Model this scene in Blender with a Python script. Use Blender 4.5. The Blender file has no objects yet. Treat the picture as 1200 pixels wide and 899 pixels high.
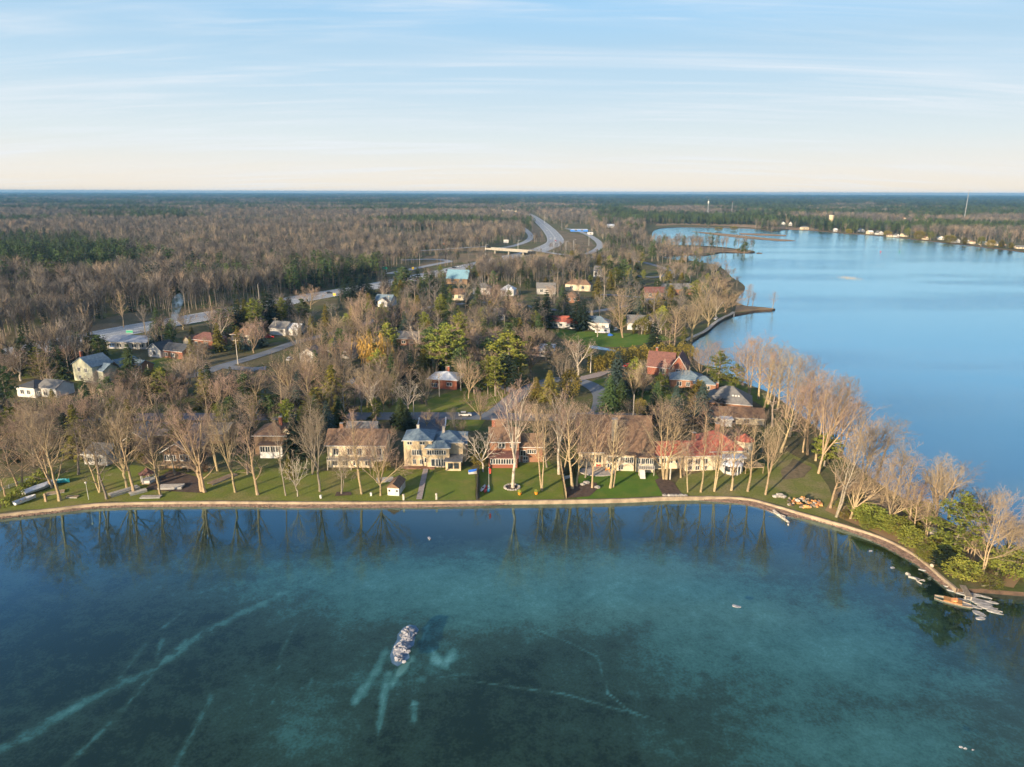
import bpy, math, random
import numpy as np
from mathutils import Vector, Matrix, noise, Euler
from mathutils.geometry import tessellate_polygon
random.seed(11)
sc = bpy.context.scene
COL = sc.collection
rad = math.radians
# ------------------------------------------------------------------ camera model
F, CAMZ, YH = 811.0, 75.0, 225.0
PITCH = math.atan((449.5 - YH) / F)
ROLL = rad(.18)
ROT = Matrix.Rotation(math.pi / 2 - PITCH, 3, 'X') @ Matrix.Rotation(ROLL, 3, 'Z')
RINV = ROT.transposed()
CAM = Vector((0, 0, CAMZ))
LAND = 0.9
UPV = Vector((0, 0, 1))
HAZE = 7e-5
def P(px, py, z=LAND):
    d = ROT @ Vector(((px - 600) / F, (449.5 - py) / F, -1))
    t = (z - CAMZ) / min(d.z, -1e-4)
    return CAM + d * t
def proj(p):
    q = RINV @ (Vector(p) - CAM)
    return 600 + F * q.x / -q.z, 449.5 - F * q.y / -q.z
def mpp(px, py, z=LAND):
    q = RINV @ (P(px, py, z) - CAM)
    return -q.z / F
def height_for(base, ytop):
    lo, hi = 0.2, 80
    for _ in range(30):
        m = (lo + hi) / 2
        if proj((base.x, base.y, base.z + m))[1] > ytop: lo = m
        else: hi = m
    return lo

# ------------------------------------------------------------------ materials
MATS = {}
def nt(m):
    m.use_nodes = True
    return m.node_tree.nodes, m.node_tree.links
def mat(name, c1, c2=None, scale=1.0, rough=.8, detail=4, metal=0, spec=.3, objrand=0, bump=0, coord='Object', stretch=None):
    if name in MATS: return MATS[name]
    m = bpy.data.materials.new(name); N, L = nt(m)
    b = N['Principled BSDF']; b.inputs['Roughness'].default_value = rough
    b.inputs['Metallic'].default_value = metal; b.inputs['Specular IOR Level'].default_value = spec
    if c2 is None: c2 = tuple(x * .75 for x in c1)
    tc = N.new('ShaderNodeTexCoord'); n = N.new('ShaderNodeTexNoise')
    n.inputs['Scale'].default_value = scale; n.inputs['Detail'].default_value = detail
    src = tc.outputs[coord]
    if stretch:
        mp = N.new('ShaderNodeMapping'); mp.inputs['Scale'].default_value = stretch
        L.new(src, mp.inputs['Vector']); src = mp.outputs['Vector']
    L.new(src, n.inputs['Vector'])
    r = N.new('ShaderNodeValToRGB')
    r.color_ramp.elements[0].position = .35; r.color_ramp.elements[1].position = .65
    r.color_ramp.elements[0].color = (*c1, 1); r.color_ramp.elements[1].color = (*c2, 1)
    L.new(n.outputs['Fac'], r.inputs['Fac'])
    out = r.outputs['Color']
    if objrand:
        oi = N.new('ShaderNodeObjectInfo'); hs = N.new('ShaderNodeHueSaturation')
        mr = N.new('ShaderNodeMapRange'); mr.inputs['To Min'].default_value = 1 - objrand; mr.inputs['To Max'].default_value = 1 + objrand
        mr2 = N.new('ShaderNodeMapRange'); mr2.inputs['To Min'].default_value = .5 - objrand * .05; mr2.inputs['To Max'].default_value = .5 + objrand * .05
        ml = N.new('ShaderNodeMath'); ml.operation = 'MULTIPLY'; ml.inputs[1].default_value = 7.31
        fr = N.new('ShaderNodeMath'); fr.operation = 'FRACT'
        L.new(oi.outputs['Random'], mr.inputs['Value']); L.new(mr.outputs['Result'], hs.inputs['Value'])
        L.new(oi.outputs['Random'], ml.inputs[0]); L.new(ml.outputs[0], fr.inputs[0]); L.new(fr.outputs[0], mr2.inputs['Value'])
        L.new(mr2.outputs['Result'], hs.inputs['Hue'])
        L.new(out, hs.inputs['Color']); out = hs.outputs['Color']
    L.new(out, b.inputs['Base Color'])
    if bump:
        bp = N.new('ShaderNodeBump'); bp.inputs['Strength'].default_value = bump
        n2 = N.new('ShaderNodeTexNoise'); n2.inputs['Scale'].default_value = scale * 6
        L.new(src, n2.inputs['Vector']); L.new(n2.outputs['Fac'], bp.inputs['Height']); L.new(bp.outputs['Normal'], b.inputs['Normal'])
    MATS[name] = m
    return m
def ground_mat(name, cols, s1, s2, rough=.95):
    """three colours mixed by two world-space noises"""
    m = bpy.data.materials.new(name); N, L = nt(m)
    b = N['Principled BSDF']; b.inputs['Roughness'].default_value = rough; b.inputs['Specular IOR Level'].default_value = .1
    tc = N.new('ShaderNodeTexCoord')
    def nz(s, lo, hi, det=5):
        n = N.new('ShaderNodeTexNoise'); n.inputs['Scale'].default_value = s; n.inputs['Detail'].default_value = det
        L.new(tc.outputs['Object'], n.inputs['Vector'])
        mr = N.new('ShaderNodeMapRange'); mr.inputs['From Min'].default_value = lo; mr.inputs['From Max'].default_value = hi
        L.new(n.outputs['Fac'], mr.inputs['Value']); return mr.outputs['Result']
    def mix(f, a, b_):
        x = N.new('ShaderNodeMix'); x.data_type = 'RGBA'
        L.new(f, x.inputs[0])
        for i, v in ((6, a), (7, b_)):
            if isinstance(v, tuple): x.inputs[i].default_value = (*v, 1)
            else: L.new(v, x.inputs[i])
        return x.outputs[2]
    c = mix(nz(s1, .42, .58), cols[0], cols[1])
    c = mix(nz(s2, .45, .65), c, cols[2])
    c = mix(nz(s2 * 14, .2, .9, 3), c, tuple(v * .55 for v in cols[1]))
    L.new(c, b.inputs['Base Color']); MATS[name] = m
    return m
def M(n): return MATS[n]

mat('bark_tan', (.35, .265, .155), (.22, .165, .10), 3, .9, objrand=.22)
mat('bark_grey', (.24, .20, .15), (.15, .125, .10), 3, .9, objrand=.22)
mat('bark_white', (.42, .37, .30), (.24, .20, .155), 2, .8, objrand=.12)
mat('bark_dark', (.09, .07, .05), (.05, .04, .03), 3, .9)
mat('twig_tan', (.28, .215, .14), (.20, .15, .10), .5, .9, objrand=.22)
mat('twig_pink', (.27, .19, .145), (.185, .13, .10), .5, .9, objrand=.22)
mat('twig_grey', (.225, .175, .125), (.16, .125, .09), .5, .9, objrand=.25)
mat('twig_wood', (.125, .110, .097), (.066, .060, .056), .5, .9, objrand=.35)
mat('twig_rust', (.20, .10, .045), (.13, .065, .03), .5, .9, objrand=.25)
mat('needle_green', (.070, .105, .030), (.032, .055, .018), .8, .85, objrand=.3)
mat('needle_dark', (.022, .042, .020), (.011, .022, .012), .8, .85, objrand=.3)
mat('needle_blue', (.055, .085, .070), (.030, .050, .042), .8, .85, objrand=.2)
mat('needle_gold', (.20, .16, .028), (.11, .10, .018), .8, .85, objrand=.22)
mat('needle_lime', (.19, .20, .030), (.10, .12, .02), .8, .85, objrand=.2)
mat('hedge_gold', (.27, .20, .03), (.14, .115, .02), .5, .85)
mat('willow_leaf', (.36, .22, .045), (.24, .14, .03), .8, .85)
mat('brick', (.24, .085, .05), (.17, .06, .04), 4, .9)
mat('brick_brown', (.27, .14, .085), (.18, .09, .055), 4, .9)
mat('cream', (.50, .42, .30), (.44, .37, .26), 1, .8)
mat('tan_siding', (.46, .36, .23), (.40, .31, .20), .8, .85)
mat('beige', (.60, .50, .35), (.50, .41, .29), .8, .85)
mat('white', (.52, .50, .47), (.42, .41, .39), 1, .6)
mat('pale_grey', (.55, .55, .54), (.45, .45, .45), 1, .7)
mat('brown_siding', (.20, .13, .08), (.15, .10, .065), 2, .85)
mat('grey_siding', (.33, .32, .30), (.27, .26, .25), 2, .85)
mat('pale_yellow', (.36, .36, .27), (.32, .32, .24), 1, .8)
mat('roof_brown', (.20, .125, .08), (.14, .085, .055), 1.2, .9)
mat('roof_grey', (.17, .165, .16), (.12, .118, .115), 1.2, .9)
mat('roof_blue', (.15, .20, .24), (.10, .14, .175), 1.2, .85)
mat('roof_dark', (.06, .065, .075), (.04, .043, .05), 1.2, .9)
mat('roof_red', (.40, .115, .075), (.31, .09, .06), 1.2, .75)
mat('roof_maroon', (.16, .075, .06), (.11, .05, .042), 1.2, .8)
mat('roof_teal', (.15, .27, .33), (.11, .21, .27), 1.2, .7)
mat('roof_white', (.60, .62, .64), (.48, .50, .53), 1.2, .6)
mat('blue_sheet', (.05, .19, .55), (.04, .15, .45), 1.2, .5)
mat('glass', (.035, .045, .055), (.02, .028, .035), .7, .08, spec=.6)
mat('stone', (.36, .33, .29), (.22, .20, .18), 2, .9, objrand=.2)
mat('concrete', (.33, .26, .18), (.20, .155, .11), .5, .85, detail=8)
mat('wood', (.33, .24, .15), (.22, .16, .10), 2, .85, objrand=.2)
mat('old_wood', (.42, .38, .32), (.30, .27, .23), 2, .85, objrand=.2)
mat('orange_wood', (.55, .25, .09), (.40, .19, .075), 3, .8, objrand=.25)
mat('bridge_concrete', (.29, .265, .22), (.23, .21, .175), .3, .9)
mat('cedar_fence', (.36, .17, .07), (.27, .13, .06), 2, .85)
mat('metal', (.45, .46, .47), (.36, .37, .38), 2, .4, metal=.6)
mat('dark_metal', (.04, .042, .045), (.03, .03, .033), 2, .5)
mat('rubber', (.02, .02, .02), None, 2, .8)
mat('red_paint', (.55, .03, .02), (.45, .025, .018), 2, .5)
mat('blue_paint', (.03, .12, .45), (.025, .10, .38), 2, .4)
mat('teal_paint', (.03, .30, .36), (.025, .25, .30), 2, .4)
mat('green_paint', (.02, .25, .14), (.018, .21, .12), 2, .4)
mat('yellow_paint', (.65, .42, .03), (.55, .36, .03), 2, .5)
mat('orange_paint', (.72, .24, .02), (.6, .2, .02), 2, .4)
mat('silver_paint', (.55, .56, .58), (.5, .51, .53), 2, .3)
mat('charcoal_paint', (.035, .04, .045), None, 2, .3)
mat('asphalt', (.16, .175, .195), (.125, .138, .155), .15, .9)
mat('asphalt_dark', (.10, .115, .14), (.08, .092, .112), .15, .9)
mat('highway_asphalt', (.30, .315, .33), (.25, .262, .275), .08, .9)
mat('gravel', (.24, .20, .16), (.17, .145, .115), .5, .95)
mat('paint_line', (.75, .75, .72), (.66, .66, .63), .5, .7)
mat('paver', (.33, .27, .24), (.25, .205, .185), 1.5, .9)
mat('mulch', (.10, .065, .045), (.06, .04, .03), 1.2, .95)
mat('ice', (.30, .295, .31), (.17, .175, .20), 1.5, .5, bump=.4)
mat('marsh', (.33, .21, .11), (.21, .14, .07), .06, .95)
mat('shore_rock', (.20, .135, .105), (.10, .07, .055), 1.6, .9, bump=.6)
mat('ice_slab', (.36, .34, .32), (.19, .18, .175), 1.2, .6, bump=.3)
mat('cloth_grey', (.50, .53, .58), (.40, .43, .47), 1.5, .6)
mat('forest_floor', (.085, .062, .045), (.06, .045, .034), .02, .95)
ground_mat('land', [(.14, .105, .065), (.095, .115, .036), (.185, .135, .085)], .035, .09)
ground_mat('lawn_green', [(.165, .205, .034), (.13, .17, .030), (.23, .21, .06)], .10, .22)
ground_mat('lawn_bright', [(.11, .195, .026), (.09, .165, .024), (.15, .19, .035)], .10, .30)
ground_mat('lawn_olive', [(.20, .22, .042), (.15, .175, .035), (.27, .22, .085)], .08, .16)
ground_mat('lawn_dry', [(.22, .215, .068), (.16, .18, .042), (.30, .235, .125)], .06, .15)
ground_mat('clearing', [(.21, .155, .10), (.15, .125, .07), (.26, .19, .12)], .02, .06)

# ------------------------------------------------------------------ mesh builder
class MB:
    def __init__(s): s.v = []; s.f = []
    def box(s, x0, x1, y0, y1, z0, z1):
        b = len(s.v)
        s.v += [(x0, y0, z0), (x1, y0, z0), (x1, y1, z0), (x0, y1, z0), (x0, y0, z1), (x1, y0, z1), (x1, y1, z1), (x0, y1, z1)]
        s.f += [(b, b + 3, b + 2, b + 1), (b + 4, b + 5, b + 6, b + 7), (b, b + 1, b + 5, b + 4), (b + 1, b + 2, b + 6, b + 5), (b + 2, b + 3, b + 7, b + 6), (b + 3, b, b + 4, b + 7)]
        return s
    def tube(s, p0, p1, r0, r1, n=6, cap=True):
        p0 = Vector(p0); p1 = Vector(p1); d = (p1 - p0)
        if d.length < 1e-6: return s
        d.normalize(); a = d.orthogonal().normalized(); c = d.cross(a); b = len(s.v)
        for p, r in ((p0, r0), (p1, r1)):
            for i in range(n):
                t = 2 * math.pi * i / n
                s.v.append(tuple(p + (a * math.cos(t) + c * math.sin(t)) * r))
        for i in range(n):
            j = (i + 1) % n; s.f.append((b + i, b + j, b + n + j, b + n + i))
        if cap: s.f += [tuple(b + n + i for i in range(n)), tuple(b + n - 1 - i for i in range(n))]
        return s
    def poly(s, pts):
        b = len(s.v); s.v += [tuple(p) for p in pts]; s.f.append(tuple(range(b, b + len(pts)))); return s
    def prism(s, pts, vec):
        b = len(s.v); n = len(pts); vec = Vector(vec)
        s.v += [tuple(p) for p in pts] + [tuple(Vector(p) + vec) for p in pts]
        s.f += [tuple(range(b + n - 1, b - 1, -1)), tuple(range(b + n, b + 2 * n))]
        for i in range(n):
            j = (i + 1) % n; s.f.append((b + i, b + j, b + n + j, b + n + i))
        return s
    def lathe(s, prof, n=12, c=(0, 0, 0), sx=1, sy=1):
        b = len(s.v)
        for r, z in prof:
            for i in range(n):
                t = 2 * math.pi * i / n; s.v.append((c[0] + r * sx * math.cos(t), c[1] + r * sy * math.sin(t), c[2] + z))
        for k in range(len(prof) - 1):
            for i in range(n):
                j = (i + 1) % n; s.f.append((b + k * n + i, b + k * n + j, b + (k + 1) * n + j, b + (k + 1) * n + i))
        s.f.append(tuple(b + (len(prof) - 1) * n + i for i in range(n))); s.f.append(tuple(b + n - 1 - i for i in range(n)))
        return s
    def blob(s, c, rx, ry, rz, seed=0, n=10, m=6, j=.2):
        b = len(s.v); rn = random.Random(seed)
        for k in range(m + 1):
            ph = math.pi * k / m
            for i in range(n):
                t = 2 * math.pi * i / n; q = 1 + rn.uniform(-j, j)
                s.v.append((c[0] + rx * q * math.sin(ph) * math.cos(t), c[1] + ry * q * math.sin(ph) * math.sin(t), c[2] - rz * math.cos(ph) * q))
        for k in range(m):
            for i in range(n):
                jx = (i + 1) % n; s.f.append((b + k * n + i, b + k * n + jx, b + (k + 1) * n + jx, b + (k + 1) * n + i))
        return s
    def mesh(s, name, m, smooth=False):
        me = bpy.data.meshes.new(name); me.from_pydata(s.v, [], s.f); me.update()
        if m is not None: me.materials.append(m)
        if smooth: me.polygons.foreach_set('use_smooth', [True] * len(me.polygons))
        return me
    def build(s, name, m, parent=None, smooth=False):
        o = bpy.data.objects.new(name, s.mesh(name, MATS[m] if isinstance(m, str) else m, smooth)); COL.objects.link(o)
        if parent is not None: o.parent = parent
        return o
def tag(o, label=None, cat=None, group=None, kind=None):
    if label: o['label'] = label
    if cat: o['category'] = cat
    if group: o['group'] = group
    if kind: o['kind'] = kind
    return o
def empty(name, loc, rz=0, label=None, cat=None, group=None):
    o = bpy.data.objects.new(name, None); COL.objects.link(o); o.location = loc; o.rotation_euler = (0, 0, rz)
    o.empty_display_size = .5
    return tag(o, label, cat, group)
def sheet(name, pts, z, m, label, cat, thick=None):
    """a flat polygon of ground; pts are world xy"""
    tris = tessellate_polygon([[Vector((p[0], p[1], 0)) for p in pts]])
    b = MB(); b.v = [(p[0], p[1], z) for p in pts]
    for t in tris:
        a, c, d = [Vector(b.v[i]) for i in t]
        b.f.append(tuple(t) if (c - a).cross(d - a).z > 0 else tuple(reversed(t)))
    o = b.build(name, m); return tag(o, label, cat, None, 'structure')
def px_sheet(name, pxs, m, label, cat, dz=.03, jag=0):
    pts = [P(*p) for p in pxs]
    if jag:
        q = []
        for i, p in enumerate(pts):
            n = pts[(i + 1) % len(pts)]
            for k in range(6):
                u = p.lerp(n, k / 6); nv = noise.noise_vector(u * .13)
                q.append(u + Vector((nv.x, nv.y, 0)) * jag)
        pts = q
    return sheet(name, [(p.x, p.y) for p in pts], LAND + dz, m, label, cat)
def smooth_line(pts, n=6):
    out = []
    q = [pts[0]] + list(pts) + [pts[-1]]
    for i in range(1, len(q) - 2):
        a, b, c, d = q[i - 1], q[i], q[i + 1], q[i + 2]
        for k in range(n):
            t = k / n
            out.append(tuple(.5 * ((2 * b[j]) + (-a[j] + c[j]) * t + (2 * a[j] - 5 * b[j] + 4 * c[j] - d[j]) * t * t + (-a[j] + 3 * b[j] - 3 * c[j] + d[j]) * t ** 3) for j in range(len(b))))
    out.append(tuple(pts[-1])); return out
def ribbon_mb(line, w0, w1, z, mb=None, dash=None):
    mb = mb or MB(); L = []
    for i, p in enumerate(line):
        a = Vector(line[max(i - 1, 0)]); c = Vector(line[min(i + 1, len(line) - 1)])
        d = (c - a); d.z = 0; d.normalize(); nrm = Vector((-d.y, d.x, 0)); p = Vector(p)
        L.append((p + nrm * w0, p + nrm * w1))
    for i in range(len(L) - 1):
        if dash and i % dash: continue
        (a, b), (c, d) = L[i], L[i + 1]
        mb.poly([(b.x, b.y, z), (d.x, d.y, z), (c.x, c.y, z), (a.x, a.y, z)])
    return mb

# ------------------------------------------------------------------ render settings, world, sun, camera
sc.render.engine = 'CYCLES'
cy = sc.cycles
cy.max_bounces = 4; cy.diffuse_bounces = 1; cy.glossy_bounces = 3; cy.transmission_bounces = 3
cy.transparent_max_bounces = 8; cy.volume_bounces = 0; cy.use_denoising = True
cy.use_adaptive_sampling = True; cy.adaptive_threshold = .03
try: cy.denoiser = 'OPENIMAGEDENOISE'
except Exception: pass
cy.caustics_reflective = False; cy.caustics_refractive = False
vs = sc.view_settings; vs.view_transform = 'Standard'; vs.look = 'None'; vs.gamma = 1; vs.use_curve_mapping = False
vs.exposure = 1.2
SUN_EL, SUN_AZ = rad(14), rad(38)          # the light travels forward and to the right
sun_from = Vector((-math.sin(SUN_AZ) * math.cos(SUN_EL), -math.cos(SUN_AZ) * math.cos(SUN_EL), math.sin(SUN_EL)))
w = bpy.data.worlds.new('World'); sc.world = w; w.use_nodes = True
N, L = w.node_tree.nodes, w.node_tree.links
bg = N['Background']; bg.inputs['Strength'].default_value = .125
sky = N.new('ShaderNodeTexSky'); sky.sky_type = 'NISHITA'; sky.sun_disc = False
sky.sun_elevation = SUN_EL; sky.sun_rotation = math.atan2(sun_from.x, sun_from.y)
sky.altitude = 200; sky.air_density = 1.0; sky.dust_density = .6; sky.ozone_density = 2.5
tc = N.new('ShaderNodeTexCoord'); sx = N.new('ShaderNodeSeparateXYZ'); L.new(tc.outputs['Generated'], sx.inputs[0])
def math_n(op, a, b=None):
    n = N.new('ShaderNodeMath'); n.operation = op
    for i, v in enumerate((a, b)):
        if v is None: continue
        if isinstance(v, (int, float)): n.inputs[i].default_value = v
        else: L.new(v, n.inputs[i])
    return n.outputs[0]
den = math_n('ADD', math_n('MAXIMUM', sx.outputs['Z'], 0), .10)
cx_ = math_n('DIVIDE', sx.outputs['X'], den); cy_ = math_n('DIVIDE', sx.outputs['Y'], den)
cb = N.new('ShaderNodeCombineXYZ'); L.new(cx_, cb.inputs[0]); L.new(cy_, cb.inputs[1])
def cirrus(scale, rot, st, lo, hi, det, dist):
    mp = N.new('ShaderNodeMapping'); mp.inputs['Rotation'].default_value = (0, 0, rad(rot)); mp.inputs['Scale'].default_value = st
    L.new(cb.outputs[0], mp.inputs['Vector'])
    n = N.new('ShaderNodeTexNoise'); n.inputs['Scale'].default_value = scale; n.inputs['Detail'].default_value = det
    n.inputs['Roughness'].default_value = .58; n.inputs['Distortion'].default_value = dist
    L.new(mp.outputs[0], n.inputs['Vector'])
    mr = N.new('ShaderNodeMapRange'); mr.interpolation_type = 'SMOOTHSTEP'
    mr.inputs['From Min'].default_value = lo; mr.inputs['From Max'].default_value = hi
    L.new(n.outputs['Fac'], mr.inputs['Value']); return mr.outputs['Result']
c1 = cirrus(1.1, 26, (.32, 1.7, 1), .42, .76, 10, 1.0)
c2 = cirrus(.55, 5, (.5, 1.2, 1), .30, .70, 3, .2)
c3 = cirrus(2.4, 34, (.25, 1.9, 1), .42, .85, 9, 1.0)
cl = math_n('MULTIPLY', math_n('ADD', c1, math_n('MULTIPLY', c3, 1.0)), c2)
cl = math_n('MINIMUM', math_n('MULTIPLY', cl, .9), .7)
KS = .125 * 2 ** vs.exposure
rpz = N.new('ShaderNodeValToRGB'); els = rpz.color_ramp.elements; els[0].position = 0; els[1].position = 1
for ps_, cc in ((0, (249, 237, 220)), (.03, (243, 239, 230)), (.07, (226, 237, 240)), (.14, (196, 224, 243)), (.24, (156, 204, 239)), (.45, (84, 158, 230)), (1, (70, 140, 220))):
    lc = [((v / 255 + .055) / 1.055) ** 2.4 / KS for v in cc]
    if ps_ in (0, 1): els[0 if ps_ == 0 else -1].color = (*lc, 1)
    else: q_ = els.new(ps_); q_.color = (*lc, 1)
L.new(sx.outputs['Z'], rpz.inputs['Fac'])
mz = N.new('ShaderNodeMapRange'); mz.inputs['From Min'].default_value = .18; mz.inputs['From Max'].default_value = .6; mz.inputs['To Min'].default_value = 1; mz.inputs['To Max'].default_value = .1; L.new(sx.outputs['Z'], mz.inputs['Value'])
skm = N.new('ShaderNodeMix'); skm.data_type = 'RGBA'; my = N.new('ShaderNodeMapRange'); my.inputs['From Min'].default_value = -.25; my.inputs['From Max'].default_value = .25; L.new(sx.outputs['Y'], my.inputs['Value']); L.new(math_n('MULTIPLY', mz.outputs[0], my.outputs[0]), skm.inputs[0]); L.new(sky.outputs[0], skm.inputs[6]); L.new(rpz.outputs[0], skm.inputs[7])
mixc = N.new('ShaderNodeMix'); mixc.data_type = 'RGBA'
L.new(cl, mixc.inputs[0]); L.new(skm.outputs[2], mixc.inputs[6])
mixc.inputs[7].default_value = (.86 / KS, .91 / KS, .97 / KS, 1)
L.new(mixc.outputs[2], bg.inputs['Color'])
sl = bpy.data.lights.new('sun', 'SUN'); sl.energy = 5.0; sl.angle = rad(.6); sl.color = (1.0, .79, .53)
so = bpy.data.objects.new('sun', sl); COL.objects.link(so); so.rotation_euler = (-sun_from).to_track_quat('-Z', 'Y').to_euler()
cam = bpy.data.cameras.new('camera'); cam.sensor_width = 36; cam.lens = F / 1200 * 36; cam.clip_end = 90000; cam.clip_start = .5
co = bpy.data.objects.new('camera', cam); COL.objects.link(co); co.location = CAM; co.rotation_euler = ROT.to_euler(); sc.camera = co

# ------------------------------------------------------------------ land, lake bed, water
WALL = [(-260, 640), (-120, 618), (0, 602.5), (60, 596), (125, 589.5), (250, 587.5), (330, 588), (450, 588), (560, 587), (650, 586), (730, 584.5), (790, 582), (850, 582), (880, 584.5), (905, 591), (940, 601), (1000, 618), (1040, 632), (1075, 651), (1105, 676), (1122, 690)]
WATER = [(-260, 647), (-120, 625), (0, 608.5), (60, 602), (125, 595.5), (250, 594), (330, 595), (450, 595.5), (560, 593), (615, 590), (650, 588.5), (780, 585), (830, 587.5), (880, 593), (915, 604), (960, 612), (1000, 625), (1040, 643), (1070, 660), (1101, 683), (1122, 695)]
PENIN = [(1150, 690), (1200, 694), (1300, 700), (1420, 716), (1450, 705), (1330, 683), (1200, 655), (1160, 637), (1120, 615), (1080, 595), (1040, 573), (1010, 551), (985, 530), (962, 506), (940, 488), (905, 462), (870, 448), (838, 433), (818, 425), (806, 411)]
JETTY = [(812, 399), (828, 388), (846, 375), (860, 368.5), (885, 364), (905, 363), (908.5, 361.8), (895, 360), (874, 358.5), (862, 354)]
BACK = [(866, 346), (873, 338), (868, 332), (858, 326), (849, 317), (836, 311), (812, 306.5), (790, 305), (778, 302.5), (784, 299.5), (812, 299), (828, 299.2), (846, 296), (864, 296.3), (882, 296.5), (883, 294.6), (866, 292.6), (846, 290), (815, 288), (785, 287.3), (766, 285), (764, 277), (766, 270.5), (776, 267.5), (800, 266.2), (850, 267), (890, 268.6), (905, 271.5), (925, 269.2), (960, 271), (985, 273.2), (1020, 275.6), (1060, 279.4), (1120, 286), (1160, 290.6), (1200, 295.5), (1280, 306), (1420, 326), (1700, 372)]
pl = smooth_line(WALL, 5)
front = [P(*p) for p in pl]
rest = [P(x, y) for x, y in smooth_line(PENIN, 4)] + [P(x, y) for x, y in JETTY] + [P(x, y, .2) for x, y in smooth_line(BACK, 3)]
edge = [(p.x, p.y) for p in front + rest]
lastx, lasty = edge[-1]
outline = [(-30000, edge[0][1] - 60)] + [(edge[0][0] - 200, edge[0][1] - 30)] + edge + [(lastx + 2500, lasty + 400), (30000, lasty + 1500), (30000, 24000), (-30000, 24000)]
land = sheet('ground', outline, LAND, 'land', 'brown autumn ground with leaf litter and dull grass reaching to the horizon', 'ground')
mb = MB()
for i in range(1, len(outline) - 4):
    a, b_ = outline[i], outline[i + 1]
    mb.poly([(a[0], a[1], LAND), (a[0], a[1], -2.6), (b_[0], b_[1], -2.6), (b_[0], b_[1], LAND)])
tag(mb.build('bank', 'mulch'), 'low earth bank where the land meets the lake', 'bank', None, 'structure')

# lake bed close to the camera with weed and sand painted as ground cover
def numpy_proj(X, Y, Z):
    R = np.array(RINV); q = R @ np.array([X, Y, Z - CAMZ])
    return 600 + F * q[0] / -q[2], 449.5 - F * q[1] / -q[2]
BED = -1.7
xs = np.arange(-190, 215, .42); ys = np.arange(60, 232, .42)
GX, GY = np.meshgrid(xs, ys); gx = GX.ravel(); gy = GY.ravel()
PX, PY = numpy_proj(gx, gy, np.full_like(gx, BED))
sand = np.zeros_like(gx)
for (cx, cyy, rx, ry, an, wt) in [(560, 694, 270, 46, 4, .62), (730, 690, 220, 54, 6, .62), (860, 726, 190, 56, 12, .58), (980, 760, 190, 70, 10, .56), (900, 800, 190, 44, 10, .42),
                                  (1010, 868, 190, 52, 0, .52), (800, 880, 60, 22, 0, .3), (400, 700, 70, 24, 0, .34), (480, 770, 110, 40, -10, .30), (352, 855, 70, 60, 0, .34), (820, 775, 120, 30, 25, .42),
                                  (250, 640, 300, 20, 0, .12), (1110, 790, 150, 60, 0, .26), (380, 660, 80, 26, -30, .35)]:
    a = rad(an); dx = PX - cx; dy = PY - cyy
    u = (dx * math.cos(a) + dy * math.sin(a)) / rx; v = (-dx * math.sin(a) + dy * math.cos(a)) / ry
    sand = np.maximum(sand, wt * np.exp(-(u * u + v * v) * .75))
def seg_dist(ax, ay, bx, by):
    vx, vy = bx - ax, by - ay; t = np.clip(((PX - ax) * vx + (PY - ay) * vy) / (vx * vx + vy * vy), 0, 1)
    return np.hypot(PX - ax - t * vx, PY - ay - t * vy)
wob = np.array([noise.noise(Vector((x * .35, y * .35, 3))) for x, y in zip(gx, gy)])
wob2 = np.repeat(np.repeat(np.array([[noise.noise(Vector((x * .5, y * .5, 8))) for x in xs[::4]] for y in ys[::4]]), 4, 0), 4, 1)[:len(ys), :len(xs)].ravel()
for pts, wd, wt in [([(-20, 886), (40, 858), (100, 822), (170, 790), (230, 748), (290, 715), (345, 690), (400, 665)], 9, .62),
                    ([(75, 899), (108, 868), (150, 825), (178, 790)], 5, .5), ([(205, 899), (225, 860), (247, 818)], 6, .5),
                    ([(308, 885), (330, 765), (357, 705)], 4, .42), ([(340, 880), (365, 795)], 5, .4), ([(385, 890), (392, 820)], 8, .32), ([(178, 790), (190, 750)], 4, .45),
                    ([(140, 795), (170, 755)], 5, .35), ([(190, 736), (218, 715)], 3, .4), ([(417, 822), (435, 795), (452, 764)], 9, 1.0), ([(444, 860), (449, 815), (456, 790)], 8, .95),
                    ([(460, 800), (470, 785), (482, 772)], 9, 1.05), ([(500, 735), (502, 757), (514, 772)], 8, 1.0), ([(508, 772), (522, 780), (530, 766)], 12, 1.1), ([(485, 826), (486, 845)], 8, .9),
                    ([(515, 793), (600, 805), (660, 813), (730, 833)], 1.6, .6), ([(560, 718), (650, 745), (700, 770), (712, 812), (740, 835), (790, 850)], 1.8, .62), ([(846, 664), (890, 705), (930, 735)], 1.6, .55),
                    ([(820, 780), (880, 830), (925, 855)], 1.5, .45), ([(455, 800), (560, 790)], 8, .4), ([(730, 832), (790, 850)], 2, .55)]:
    for (a, b_) in zip(pts[:-1], pts[1:]):
        d = seg_dist(*a, *b_)
        sand = np.maximum(sand, wt * np.exp(-(d / (max(wd, 2.2) * .62 * (1 + .7 * wob)).clip(.9)) ** 2) * (.72 + .75 * wob2) * .95)
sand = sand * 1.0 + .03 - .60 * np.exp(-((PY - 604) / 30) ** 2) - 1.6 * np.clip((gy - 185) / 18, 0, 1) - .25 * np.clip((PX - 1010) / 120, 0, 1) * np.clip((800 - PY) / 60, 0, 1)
me = bpy.data.meshes.new('lake_bed'); nx, ny = len(xs), len(ys)
idx = np.arange(nx * ny).reshape(ny, nx)
faces = np.stack([idx[:-1, :-1], idx[:-1, 1:], idx[1:, 1:], idx[1:, :-1]], -1).reshape(-1, 4)
me.vertices.add(nx * ny); me.vertices.foreach_set('co', np.stack([gx, gy, np.full_like(gx, BED)], -1).ravel().astype('f4'))
me.loops.add(faces.size); me.loops.foreach_set('vertex_index', faces.ravel().astype('i4'))
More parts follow.
